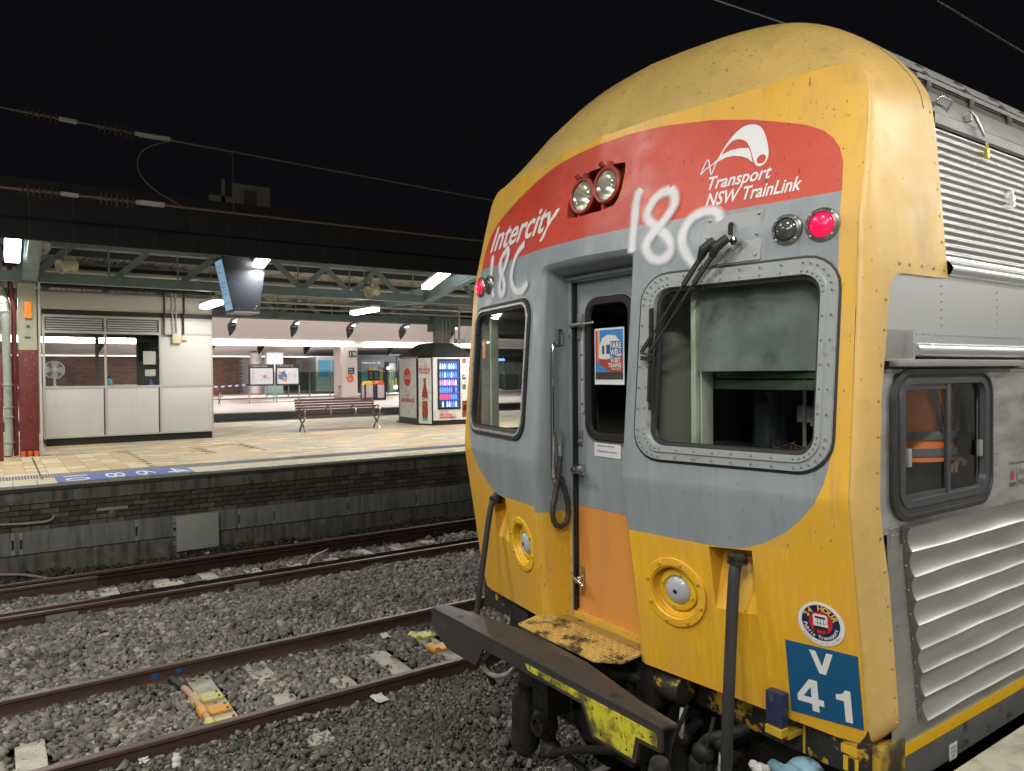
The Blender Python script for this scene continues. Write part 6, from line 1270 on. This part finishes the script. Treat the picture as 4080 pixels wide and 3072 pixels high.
# side face 0 runs away from us: u grows towards the camera
w0 = panel(0, .16, 1.46, 1.32, 3.18, -.005, .01, VW, 'side_graphic')
circ2(0, .80, 2.72-.12, .29, .29, .010, VR, 'red_disc', w0)
vtext(0, 'Coca-Cola', .56, 1.05, 2.53, 2.67, WHITE, w0, shear=.3, bold=.02)
vtext(0, 'Make your', .62, 1.0, 2.10, 2.15, VR, w0); vtext(0, 'escape', .68, .94, 1.98, 2.05, VR, w0); vtext(0, 'ON TRACK', .28, 1.38, 1.80, 1.92, VR, w0, bold=.03)
w1 = panel(1, .04, .56, 1.17, 3.18, -.005, .01, VW, 'corner_graphic')
vtext(1, 'Next Stop...', .14, .44, 2.90, 2.95, VR, w1); vtext(1, 'ICE COLD', .07, .51, 2.78, 2.87, VR, w1, bold=.03); vtext(1, 'REFRESHMENT', .08, .5, 2.70, 2.75, VR, w1, bold=.02)
COLA = mat('cola_brown', (.22, .045, .015), .3, layers=[(8, .45, .65, (.40, .10, .03))])
f0, _ = edge_map(1, .011); f1, _ = edge_map(1, .016)
prof = [(.10, 1.32), (.12, 1.5), (.115, 1.7), (.10, 1.85), (.12, 2.0), (.11, 2.12), (.07, 2.25), (.045, 2.38), (.045, 2.52), (.05, 2.56)]
MB().prism([(.30+r_, z) for r_, z in prof]+[(.30-r_, z) for r_, z in prof[::-1]], f0, f1).build('printed_bottle', COLA, w1)
MB().prism([(.20, 1.25), (.40, 1.25), (.41, 1.36), (.19, 1.36)], f0, f1).build('printed_bottle_base', mat('printed_green', (.15, .4, .25), .4), w1)
vtext(1, 'Cola', .2, .4, 1.86, 1.98, WHITE, w1, shear=.2, bold=.03)
w2 = panel(2, .02, 1.26, 1.27, 3.2, -.005, .01, VW, 'front_graphic')
scr = panel(2, .17, .92, 1.60, 3.15, .005, .03, VB, 'window_frame', bevel=.004)
panel(2, .22, .87, 1.66, 3.08, .030, .032, mat('lit_blue_interior', (.02, .05, .25), .4, emit=.14, ecol=(.06, .16, .75)), 'lit_interior', scr)
BM = [mat('bottle_white_glow', (.5, .6, .9), .3, emit=.6, ecol=(.4, .58, 1)), mat('bottle_blue_glow', (.1, .2, .8), .3, emit=.5, ecol=(.13, .32, 1)), mat('bottle_pink_glow', (.8, .2, .4), .3, emit=.5, ecol=(1, .3, .5)), mat('bottle_red_glow', (.7, .05, .1), .3, emit=.45, ecol=(.9, .1, .18)), mat('bottle_dark', (.05, .05, .08), .3)]
fz_, _ = edge_map(2, .034)
for r_, (zb, kinds) in enumerate(((2.86, '00010001'), (2.60, '11011011'), (2.36, '22020220'), (2.14, '11111141'), (1.93, '33333111'), (1.70, '40400110'))):
    t_ = panel(2, .22, .87, zb-.035, zb-.02, .032, .045, mat('shelf_grey', (.2, .22, .3), .4), 'shelf', scr)
    for k, ch in enumerate(kinds[:8]):
        u = .255+k*.073; bx_, by_, _z = fz_(u, 0)
        MB().lathe([(.026, 0), (.028, .02), (.027, .11), (.013, .15), (.012, .175), (.0, .176)], (bx_, by_, zb-.02), (0, 0, 1), 8).build('drink_bottle', BM[int(ch)], scr, smooth=True, ang=50)
circ2(2, 1.06, 3.09, .075, .075, .010, VR, 'red_disc', w2)
vtext(2, 'Coca-Cola', 1.0, 1.12, 3.07, 3.11, WHITE, w2, shear=.3)
vtext(2, 'Next Stop...', .22, .56, 1.50, 1.56, VR, w2, bold=.02); vtext(2, 'ICE COLD', .22, .64, 1.41, 1.48, VR, w2, bold=.04); vtext(2, 'REFRESHMENT', .22, .76, 1.32, 1.385, VR, w2, bold=.03)
panel(2, 1.0, 1.10, 2.52, 2.66, .01, .025, VB, 'card_reader'); panel(2, 1.02, 1.09, 2.57, 2.64, .025, .027, mat('violet_display', (.3, .1, .5), .4, emit=.8, ecol=(.5, .2, .9)), 'reader_display')
kp = panel(2, 1.0, 1.11, 2.20, 2.36, .01, .015, VB, 'keypad')
for a in range(3):
    for b in range(4): panel(2, 1.01+a*.034, 1.033+a*.034, 2.21+b*.036, 2.235+b*.036, .015, .018, GALV, 'key', kp)
panel(2, .98, 1.2, 1.34, 1.85, .011, .014, COLA, 'printed_glass', w2); panel(2, 1.02, 1.12, 1.55, 1.72, .014, .016, VB, 'coin_flap', w2)
q = MB()
for x, y in FACE[:4]: q.bb(x-.07, x+.03, y-.03, y+.07, 1.12, 1.16)
q.build('foot', VB, vm)
# column behind vending machine
c2 = thing('steel_column', 'pale green fluted column behind the vending machine with teal bracket', 'column', (-20.3, 10.6, ZP))
MB().lathe([(.30, 0), (.30, 3.2)], (-20.3, 10.58, ZP), (0, 0, 1), 8).build('column_shaft', CG, c2, ang=20)
MB().bb(-20.62, -19.98, 10.2, 10.95, 4.20, 4.75).bb(-20.5, -20.1, 10.0, 11.2, 4.75, 5.2).build('column_head', TEAL, c2, bevel=.01)
q = MB()
for y in (10.45, 10.6, 10.75, 10.95): q.tube([(-19.95, y, 4.6), (-19.95, y, 1.2)], .02, 6)
q.build('column_conduit', mat('white_conduit', (.52, .52, .5), .4), c2)
o = MB().tube([(-19.3, 10.75, 4.9), (-19.3, 10.75, 3.6)], .035, 8).bb(-19.4, -19.2, 10.6, 10.95, 3.75, 3.9).build('cable_drop', FIXM, None); tag(o, 'pale pipe drop with clamps above the vending machine roof', 'pipe')
# ================================================================ BRIGHT HALL BEYOND
hf = setting('hall_platform', (-38, 0, 0))
LF = mat('pale_terrazzo', (.50, .44, .41), .4, layers=[(3, .4, .7, (.46, .40, .37))])
MB().bb(-47, -29.3, -40, 80, -.4, 1.10).build('platform_body', mat('pale_platform_face', (.26, .26, .24), .8, layers=[((1, 1.4, .8), .45, .65, (.17, .175, .16))]), hf)
MB().bb(-47.02, -29.25, -40, 80, 1.085, 1.12).build('platform_deck', LF, hf)
for k in range(26): MB().bb(-29.7, -29.27, -4+k*1.1, -2.92+k*1.1, 1.121, 1.127).build('edge_tile', mat('white_edge_tile', (.5, .5, .48), .5), hf)
MB().bb(-29.26, -29.22, -40, 80, .82, 1.06).build('edge_beam', mat('dark_edge_beam', (.06, .06, .055), .7), hf)
MB().bb(-80, -49, -40, 80, -.4, 1.12).build('platform_body', LF, hf)
MB().bb(-48.96, -48.9, -40, 80, .5, 1.09).build('dark_edge', mat('dark_edge_beam', (.06, .06, .055), .7), hf)
for x in (-24.9, -26.4): rail(x, hf, -14, 50, .17)
# vaulted ceilings
hc = setting('hall_ceiling', (-38, 0, 6))
CW = mat('white_vault_paint', (.72, .70, .69), .6)
def vault(P, name, M=CW): return MB().grid([[(x, y, z) for y in (-40, 0, 40, 90)] for x, z in P]).build(name, M, hc, smooth=True)
vault([(-28, 8.2), (-31, 7.9), (-34, 7.4), (-37, 6.7), (-40, 5.8), (-42, 5.0), (-42.9, 4.62)], 'vault_sheet')
vault([(-43.3, 6.2), (-48, 6.0), (-52, 5.6), (-56, 5.1), (-59, 4.55), (-60.5, 4.30)], 'vault_sheet')
MB().bb(-43.3, -42.9, -40, 90, 4.55, 6.4).build('ceiling_beam', CW, hc)
MB().bb(-42.95, -42.85, -2, 22.0, 4.50, 4.60).build('light_strip', mat('warm_light_strip', (1, .85, .75), .4, emit=1.3, ecol=(1, .74, .58)), hc)
MB().bb(-60.6, -60.5, -2, 40, 4.22, 4.32).build('light_strip', mat('white_light_strip', (1, .95, .9), .4, emit=1.1, ecol=(1, .93, .88)), hc)
MB().bb(-62.0, -61.8, -40, 90, 1.1, 8).build('back_wall', mat('pale_grey_wall', (.33, .33, .34), .6), hc)
POD = mat('glossy_black_pod', (.012, .010, .012), .25)
def pod(x, y, z, s, lab, arm=True):
    t = thing('pod_spotlight', lab, 'spotlight', (x, y, z), 'black pod lights along the vault')
    MB().lathe([(.003, -.62*s), (.18*s, -.30*s), (.30*s, .02*s), (.31*s, .25*s), (.22*s, .42*s), (.10*s, .52*s)], (x, y, z), (.25, .18, 1), 10).build('pod_shell', POD, t, smooth=True, ang=50)
    if arm:
        MB().bar((x-.05, y, z+.22), (x+.5, y, z+.42), .24, .22).bar((x+.45, y, z+.40), (x+7, y, z+1.5), .22, .18).build('pod_arm', POD, t, bevel=.04)
        MB().bb(x+.5, x+.75, y-.08, y+.1, z+.30, z+.335).build('pod_lamp', mat('pod_lamp', (.8, .85, 1), .4, emit=3), t)
        MB().tube([(x, y, z-.6), (x, y, z-1.0)], .012, 5).build('drop_wire', GALV, t)
PN = ['first', 'second', 'third', 'fourth', 'fifth']
for k, (y, l) in enumerate(((1.55, 'black pod light with arm, seen past the column at left'), (5.3, 'black pod light with arm, hidden by the kiosk'), (9.05, 'black pod light with arm, just right of the kiosk'), (12.8, 'black pod light with arm, above the map boards'), (16.5, 'black pod light with arm, above the white pillars'), (20.3, 'black pod light with arm, left of the fluted column'), (24.1, 'black pod light with arm, right of the fluted column'))):
    pod(-38.8, (y+2.6)*.911-2.6, 5.25, .75, l)
for k in range(8):
    y = 1.4+k*3.35; pod(-50.5, y+1.5, 4.62, .85, 'small black pod below the warm strip, '+['leftmost', 'second', 'third', 'fourth', 'fifth', 'sixth', 'seventh', 'eighth'][k]+' from the left', False)
# brick wall, pillars
bw = thing('brick_wall', 'brown brick wall at back left of the bright hall', 'wall', (-61.6, 4, 1.12))
WB = mat('hall_brick', (.20, .115, .085), .8); WB2 = mat('hall_brick_dark', (.14, .085, .065), .8)
MB().bb(-61.8, -61.62, -12, 14.3, 1.12, 4.3).build('mortar_bed', mat('hall_mortar', (.30, .24, .21), .9), bw)
mb = MB()
for j in range(21):
    for i in range(56): mb.k = random.choice([0, 0, 1]); yy = -12+i*.48+(.24 if j % 2 else 0); mb.bb(-61.62, -61.58, yy, min(14.3, yy+.455), 1.14+j*.15, 1.27+j*.15)
mb.build('brickwork', [WB, WB2], bw, kind='stuff')
bw2 = thing('brick_wall', 'short brick wall panel just left of the map boards', 'wall', (-61.6, 18, 1.12))
MB().bb(-61.75, -61.6, 17.4, 19.3, 1.12, 4.3).build('mortar_bed', WB2, bw2)
mb = MB()
for j in range(21):
    for i in range(4): yy = 17.4+i*.48; mb.bb(-61.6, -61.57, yy, yy+.455, 1.14+j*.15, 1.27+j*.15)
mb.build('brickwork', WB, bw2, kind='stuff')
PIL = mat('white_pillar_paint', (.62, .56, .53), .45)
def pillar(x, y, w, d, z1, lab, r=True, M=PIL):
    t = thing('white_pillar', lab, 'pillar', (x, y, 1.12))
    (MB().lathe([(w/2, 0), (w/2, z1-1.12)], (x, y, 1.12), (0, 0, 1), 32) if r else MB().bb(x-d/2, x+d/2, y-w/2, y+w/2, 1.12, z1)).build('pillar_shaft', M, t, smooth=True, ang=30)
    (MB().lathe([(w/2+.01, 0), (w/2+.01, .12)], (x, y, 1.12), (0, 0, 1), 32) if r else MB().bb(x-d/2-.01, x+d/2+.01, y-w/2-.01, y+w/2+.01, 1.12, 1.24)).build('pillar_skirt', mat('pillar_skirt_grey', (.3, .3, .3), .5), t); return t
p1 = pillar(-44.0, 16.35, .95, .9, 4.6, 'round pink-white pillar in hall beside the flat one')
p2 = pillar(-42.95, 16.45, 1.0, .5, 4.55, 'flat white pillar with green sign and orange ring', False)
pillar(-58.5, 14.9, .9, .9, 4.5, 'white round pillar next to the brick wall end'); pillar(-57.0, 15.9, 1.3, .6, 4.5, 'wide flat white pillar left of the map boards', False, mat('cool_white_pillar', (.5, .53, .56), .5))
def sign(x, y, z, w, h, M, lab, cat='sign', txt=None, tm=None, name='wall_sign', par=None):
    t = MB().bb(x, x+.05, y-w/2, y+w/2, z-h/2, z+h/2).build(name, M, None, bevel=.01); tag(t, lab, cat)
    if txt:
        q = MB(); n_ = len(txt)
        for i, s in enumerate(txt): text_box(q, s, lambda u, v: (x+.054, u, v), y-w*.38, y-w*.38+w*.76*min(1, len(s)/max(len(a) for a in txt)), z+h*.38-(i+1)*h*.76/n_+h*.1/n_, z+h*.38-i*h*.76/n_-h*.1/n_)
        q.build('sign_text', tm or WHITE, t, recalc=False)
    return t
sign(-42.68, 16.62, 4.03, .5, .42, mat('exit_green', (.02, .12, .06), .5), 'square green sign on the flat white pillar', txt=['19'])
sign(-43.45, 16.2, 4.03, .28, .42, mat('sign_red_bright', (.7, .03, .03), .5), 'red and white sign on the round pillar', txt=['X', '='])
sign(-42.68, 16.5, 2.93, .42, .42, mat('dark_navy_sign', (.03, .03, .07), .5), 'small dark blue square sign above the orange ring', txt=['Keep', 'clear'])
rg = thing('lifebuoy_ring', 'orange ring hanging on the flat white pillar', 'ring', (-42.6, 16.4, 2.44))
MB().tube([(-42.6, 16.4+.17*math.cos(a), 2.44+.19*math.sin(a)) for a in [2*math.pi*k/20 for k in range(20)]], .07, 8, closed=True).build('ring_body', mat('ring_orange', (.70, .12, .02), .5), rg, smooth=True)
MB().lathe([(.09, 0), (.09, .02)], (-42.62, 16.4, 2.42), (1, 0, 0), 12).build('ring_centre', WP, rg)
o = MB().tube([(-43.2, 15.95, 1.12), (-43.2, 15.95, 1.85)], .05, 8).tube([(-43.2, 15.95, 1.55), (-43.2, 15.7, 1.35)], .03, 6).bb(-43.3, -43.1, 15.85, 16.1, 1.83, 2.0).build('red_topped_post', mat('post_grey_red', (.40, .2, .18), .5), None); tag(o, 'small grey post with red top at the foot of the pillars', 'post')
# map boards
for k, (y0, y1, ttl, lab) in enumerate(((8.95, 10.36, '1  Welcome to Central', 'map board titled Welcome to Central, left of the pair'), (10.44, 11.82, '2  Plan your trip', 'map board titled Plan your trip, right of the pair'))):
    t = thing('map_board', lab, 'sign', (-39, (y0+y1)/2, 1.12), 'pair of map boards on silver legs')
    MB().bb(-39.05, -38.97, y0, y1, 2.10, 3.31).build('board_frame', mat('board_black', (.03, .025, .03), .4), t, bevel=.01)
    MB().bb(-38.968, -38.96, y0+.09, y1-.09, 2.19, 3.08).build('board_map', mat('map_paper', (.50, .50, .51), .5), t)
    q = MB(); text_box(q, ttl, lambda u, v: (-38.965, u, v), y0+.1, y0+1.0, 3.17, 3.25); q.build('board_title', WHITE, t, recalc=False)
    for y in (y0+.03, y1-.03): MB().bb(-39.03, -38.99, y-.025, y+.025, 1.12, 3.3).build('leg', GALV, t)
    MB().bb(-39.02, -39.0, y0, y1, 1.16, 1.2).build('leg_rail', GALV, t)
    q = MB(); random.seed(5+k)
    if k == 0:
        for i in range(9): q.bb(-38.959, -38.957, y0+.14, y0+.32, 2.26+i*.085, 2.29+i*.085)
        for i in range(14): a = random.uniform(0, 6.28); q.bar((-38.958, y0+.85, 2.63), (-38.958, y0+.85+.33*math.cos(a), 2.63+.36*math.sin(a)), .002, .014)
        q.build('map_lines', mat('map_grey_green', (.22, .28, .25), .5), t)
        MB().lathe([(.09, 0), (.09, .001)], (-38.957, y0+.88, 2.62), (1, 0, 0), 14).build('map_centre', mat('map_red', (.5, .12, .1), .5), t)
    else:
        for i in range(12): u = y0+.66+random.random()*.55; q.bar((-38.958, u, 2.3+random.random()*.6), (-38.958, u+random.uniform(-.2, .12), 2.3+random.random()*.6), .002, .012)
        q.build('map_lines', mat('map_grey_green', (.22, .28, .25), .5), t)
        MB().prism([(y0+.14, 2.5), (y0+.6, 2.3), (y0+.66, 2.6), (y0+.5, 2.95), (y0+.14, 2.75)], lambda y, z: (-38.958, y, z), lambda y, z: (-38.955, y, z)).build('map_photo', mat('map_blue', (.06, .14, .38), .5), t)
        MB().bb(-38.954, -38.952, y0+.4, y0+.6, 2.35, 2.58).bb(-38.954, -38.952, y0+.16, y0+.3, 2.7, 2.9).build('map_photo_patch', mat('map_orange', (.5, .25, .06), .5), t)
random.seed(11)
# bench, bins in the hall, caution tape
bench(-38.8, 5.3, 7.5, ZP, 'dark red bench in the hall partly behind the kiosk', SLm=mat('dark_red_slat', (.17, .04, .035), .45))
def bin_(x, y, lab, lid):
    t = thing('litter_bin', lab, 'bin', (x, y, ZP), 'pair of pale bins with black frames')
    MB().bb(x-.3, x+.3, y-.28, y+.28, 1.16, 2.05).build('bin_body', mat('bin_pale', (.38, .34, .34), .5), t, bevel=.04)
    q = MB()
    for a, b in ((-.3, -.28), (.3, -.28), (-.3, .28), (.3, .28)): q.bb(x+a-.04, x+a+.04, y+b-.04, y+b+.04, 1.12, 2.1)
    q.bb(x-.32, x+.32, y-.30, y+.30, 1.12, 1.24); q.build('bin_frame', VB, t, bevel=.01)
    MB().prism([(-.3, 2.05), (.3, 2.05), (.15, 2.27), (-.15, 2.27)], lambda v, z: (x-.3, y+v, z), lambda v, z: (x+.3, y+v, z)).build('bin_lid', lid, t, bevel=.02)
bin_(-39.1, 16.05, 'pale bin with yellow lid behind the bench', mat('lid_yellow', (.55, .35, .03), .5)); bin_(-39.0, 16.75, 'pale bin with red lid, close to the vending machine', mat('lid_red', (.55, .05, .03), .5))
q = MB(); TP = 90
for i in range(TP):
    y = -8+i*.24; z = 2.16-.12*math.sin(i*math.pi/TP*3)**2; q.k = i % 2; q.add([(-39.5, y, z), (-39.5, y+.24, z), (-39.5, y+.30, z+.09), (-39.5, y+.06, z+.09)], [(0, 1, 2, 3)])
    if i % 3 != 0 and i > 55: pass
q.v = q.v; o = q.build('barrier_tape', [mat('tape_blue', (.02, .05, .25), .5), mat('tape_white', (.6, .6, .6), .5)], None, recalc=False); 
tag(o, 'blue and white striped barrier tape sagging across the hall', 'tape')
o.scale = (1, .78, 1); o.location = (0, -.6, 0)
o = MB().bb(-48.4, -48.3, 6.8, 7.5, 2.1, 3.5).build('poster_case', mat('case_dark', (.05, .04, .05), .5), None); tag(o, 'dark poster case against the brick wall, half behind kiosk', 'poster case')
MB().bb(-48.295, -48.29, 6.85, 7.45, 2.2, 3.4).build('poster_sheet', mat('poster_lilac', (.5, .35, .42), .5, emit=.2), o)
o = sign(-56.6, 16.2, 2.55, .32, .45, mat('small_blue_sign', (.05, .25, .45), .5), 'tiny light blue sign on the wide flat pillar')
# distant train, shop fronts, glass balustrade behind the boards
tr = thing('parked_train', 'yellow and silver train parked beyond the glass screens', 'train', (-56, 22, 1.2))
MB().bb(-60, -57, 19.4, 34, 1.3, 4.2).build('train_side', mat('silver_train_side', (.36, .38, .39), .35, .6), tr)
MB().bb(-56.99, -56.9, 23.0, 25.4, 1.4, 4.05).build('train_door', mat('train_door_yellow', (.75, .42, .01), .4), tr, label='yellow doors of the distant train')
for y in (23.3, 24.45): MB().bb(-56.89, -56.86, y, y+.75, 2.2, 3.6).build('door_window', mat('pale_train_glass', (.18, .28, .34), .2), tr)
for y0, y1 in ((19.6, 20.6), (20.8, 22.4)): MB().bb(-56.99, -56.9, y0, y1, 2.6, 3.9).build('train_window', mat('dark_blue_train_glass', (.03, .09, .14), .15, emit=.15, ecol=(.2, .5, .7)), tr)
bl = thing('glass_balustrade', 'pale green glass balustrade in front of the distant train', 'balustrade', (-51, 18, 1.12))
GG = glass('green_tint_glass', (.72, .86, .80), .25, .03)
for k in range(14):
    y = 13.5+k*1.6; MB().bb(-51.02, -51, y+.03, y+1.57, 1.2, 2.9 if k < 7 else 2.6).build('glass_panel', GG, bl); MB().bb(-51.06, -50.98, y-.03, y+.03, 1.12, 3.0).build('post', GALV, bl)
MB().bb(-51.04, -50.98, 13.5, 36, 2.95, 3.0).build('handrail', GALV, bl)
sf_ = thing('shop_front', 'glazed shop front with dark frames beyond the pillars', 'shop front', (-60, 29, 1.12))
SFM = mat('shop_interior', (.30, .36, .33), .5, layers=[((1, 2, 2), .45, .6, (.16, .20, .19))])
MB().bb(-56.2, -56.0, 25.6, 42, 1.12, 4.4).build('shop_wall', SFM, sf_)
q = MB()
for y in (22.6, 26.2, 28.6, 31.4, 34.2): q.bb(-55.9, -55.7, y, y+.3, 1.12, 4.3)
q.bb(-55.95, -55.8, 22.6, 42, 3.75, 4.35); q.build('shop_frame', mat('shop_frame_dark', (.04, .045, .05), .4), sf_)
MB().bb(-55.79, -55.77, 22.7, 25.0, 3.3, 3.95).build('shop_sign', mat('shop_sign_grey', (.07, .075, .08), .5), sf_)
q = MB(); text_box(q, 'Platforms 16 - 23', lambda u, v: (-55.76, u, v), 22.9, 24.6, 3.6, 3.75); q.build('shop_sign_text', WHITE, sf_, recalc=False)
q = MB()
for k in range(7): q.bb(-55.7, -55.6, 26.3+k*1.7, 27.3+k*1.7, 3.85, 4.1)
q.build('display_panel', mat('blue_display_panel', (.05, .2, .4), .4, emit=.7, ecol=(.25, .55, .9)), sf_)
q = MB()
for x, y, z, r_ in ((-55.6, 27.4, 2.75, .16), (-55.6, 28.0, 2.7, .12), (-55.6, 29.9, 2.72, .12), (-55.6, 26.0, 1.55, .18), (-55.6, 27.3, 1.5, .25), (-55.6, 28.9, 1.5, .14), (-55.6, 25.3, 3.2, .12)): q.sphere((x, y, z), r_, 10)
q.build('shop_lamp', mat('warm_shop_lamp', (1, .95, .85), .4, emit=5, ecol=(1, .96, .85)), sf_, smooth=True)
q = MB()
for k in range(9): q.bb(-55.65, -55.6, 25.4+k*.3, 25.5+k*.3, 1.7, 2.35-.1*(k % 2))
q.build('shop_rack', mat('rack_yellow', (.55, .35, .05), .5, emit=.3, ecol=(.9, .6, .1)), sf_)
for k, (z, yo) in enumerate(((3.1, 0), (2.0, 1.0))):
    P = [(29.0+i*.9, z+.55*math.cos(i*.32)-.1*i*.6) for i in range(9)]
    MB().tube([(-55.5, y+yo, zz) for y, zz in P], .09, 8).build('escalator_rail', mat('bright_green_white', (.5, .62, .55), .3, emit=.5, ecol=(.8, 1, .9)), sf_, smooth=True)
sign(-50.5, 21.6, 2.6, .95, .75, mat('dark_notice', (.05, .05, .08), .5), 'dark notice with rows of icons on the glass balustrade', txt=['o o', 'o o', 'o o'])
# upper street building dimly seen above the fascia
ub_ = thing('rooftop_plant', 'dim concrete rooftop plant box beyond the dark fascia', 'building', (-30, 6, 9.5))
UM = mat('dim_concrete', (.30, .28, .24), .9); 
MB().bb(-31.5, -30.0, 5.9, 7.5, 9.4, 10.95).build('plant_wall', UM, ub_); MB().bb(-29.99, -29.9, 6.4, 6.9, 10.0, 10.7).build('plant_hatch', mat('dim_hatch', (.12, .11, .09), .9), ub_); MB().bb(-30.5, -29.8, 4.9, 6.2, 9.4, 10.3).bb(-30, -29.8, 5.4, 5.55, 9.4, 11).build('plant_base', UM, ub_)
MB().bb(-31, -30.5, -14, 50, 9.3, 9.6).build('parapet', UM, ub_)
# ---- overhead wires with insulators
WM = mat('dull_wire', (.16, .13, .11), .6, .3); INS = mat('brown_insulator', (.16, .12, .09), .5)
def wire(pts_, r_, lab): o = MB().tube(pts_, r_, 6, False).build('overhead_wire', WM, None, smooth=True); tag(o, lab, 'wire'); return o
X = -7.88
wire([(X, -14, 6.1), (X, -2.5, 5.957), (X, -.65, 5.889), (X, 4.6, 5.733), (X, 20, 5.5)], .012, 'upper overhead wire sloping right behind the train nose')
wire([(X, -14, 4.99), (X, -2.5, 4.997), (X, -.76, 5.0), (X, 6, 5.0), (X, 30, 5.0)], .014, 'lower overhead contact wire running along the dark fascia')
o = MB().tube(smoothpoly([(X, -.6, 5.88), (X, -.95, 5.72), (X, -1.03, 5.45), (X, -.85, 5.2), (X, -.45, 5.01)], 3), .006, 6).build('jumper_wire', WM, None, smooth=True); tag(o, 'thin jumper wire looping between the two overhead wires', 'wire')
o = MB().tube([(X, .22, 5.85), (X, .22, 5.0)], .004, 5).build('dropper_wire', WM, None); tag(o, 'vertical dropper joining upper wire to contact wire', 'wire')
def insul(x, y, z, s, lab, sl):
    t = thing('insulator', lab, 'insulator', (x, y, z), 'ribbed insulators on the overhead wires')
    q = MB(); q.lathe([(.018, -.22), (.018, .22)], (x, y, z), (0, 1, sl), 8)
    for k in range(7): q.lathe([(.02, -.008+k*.062-.186), (.095 if k % 2 else .075, k*.062-.186), (.02, .008+k*.062-.186)], (x, y, z), (0, 1, sl), 14)
    q.build('insulator_ribs', INS, t); MB().lathe([(.03, .22), (.03, .40), (.018, .42)], (x, y, z), (0, 1, sl), 8).build('end_fitting', mat('pale_fitting', (.35, .33, .28), .5), t)
for i, (y, l) in enumerate(((-2.1, 'far left'), (-1.25, 'right hand'))):
    insul(X, y, 5.957-(y+2.49)*.037, 1, f'ribbed insulator on the upper overhead wire, {l} one', -.037); insul(X, y, 4.998, 1, f'ribbed insulator on the lower contact wire, {l} one', 0)
o = MB().bb(X-.03, X+.03, -.98, -.60, 5.87, 5.92).build('wire_clamp', mat('pale_fitting', (.35, .33, .28), .5), None, bevel=.005); tag(o, 'pale bar clamp on the upper wire right of its insulators', 'clamp')
o = MB().bb(X-.03, X+.03, -.98, -.68, 4.97, 5.03).build('wire_clamp', mat('pale_fitting', (.35, .33, .28), .5), None, bevel=.005); tag(o, 'pale bar clamp on the contact wire right of its insulators', 'clamp')
wire([(-.2, -3, 4.95), (0, .5, 4.93), (0, 1.72, 5.0), (0, 6, 5.05)], .006, 'dim wire passing above the train nose')
wire([(0, 3.77, 5.723), (0, 5.47, 5.70), (0, 20, 5.6)], .010, 'dim wire at the top right corner above train roof')
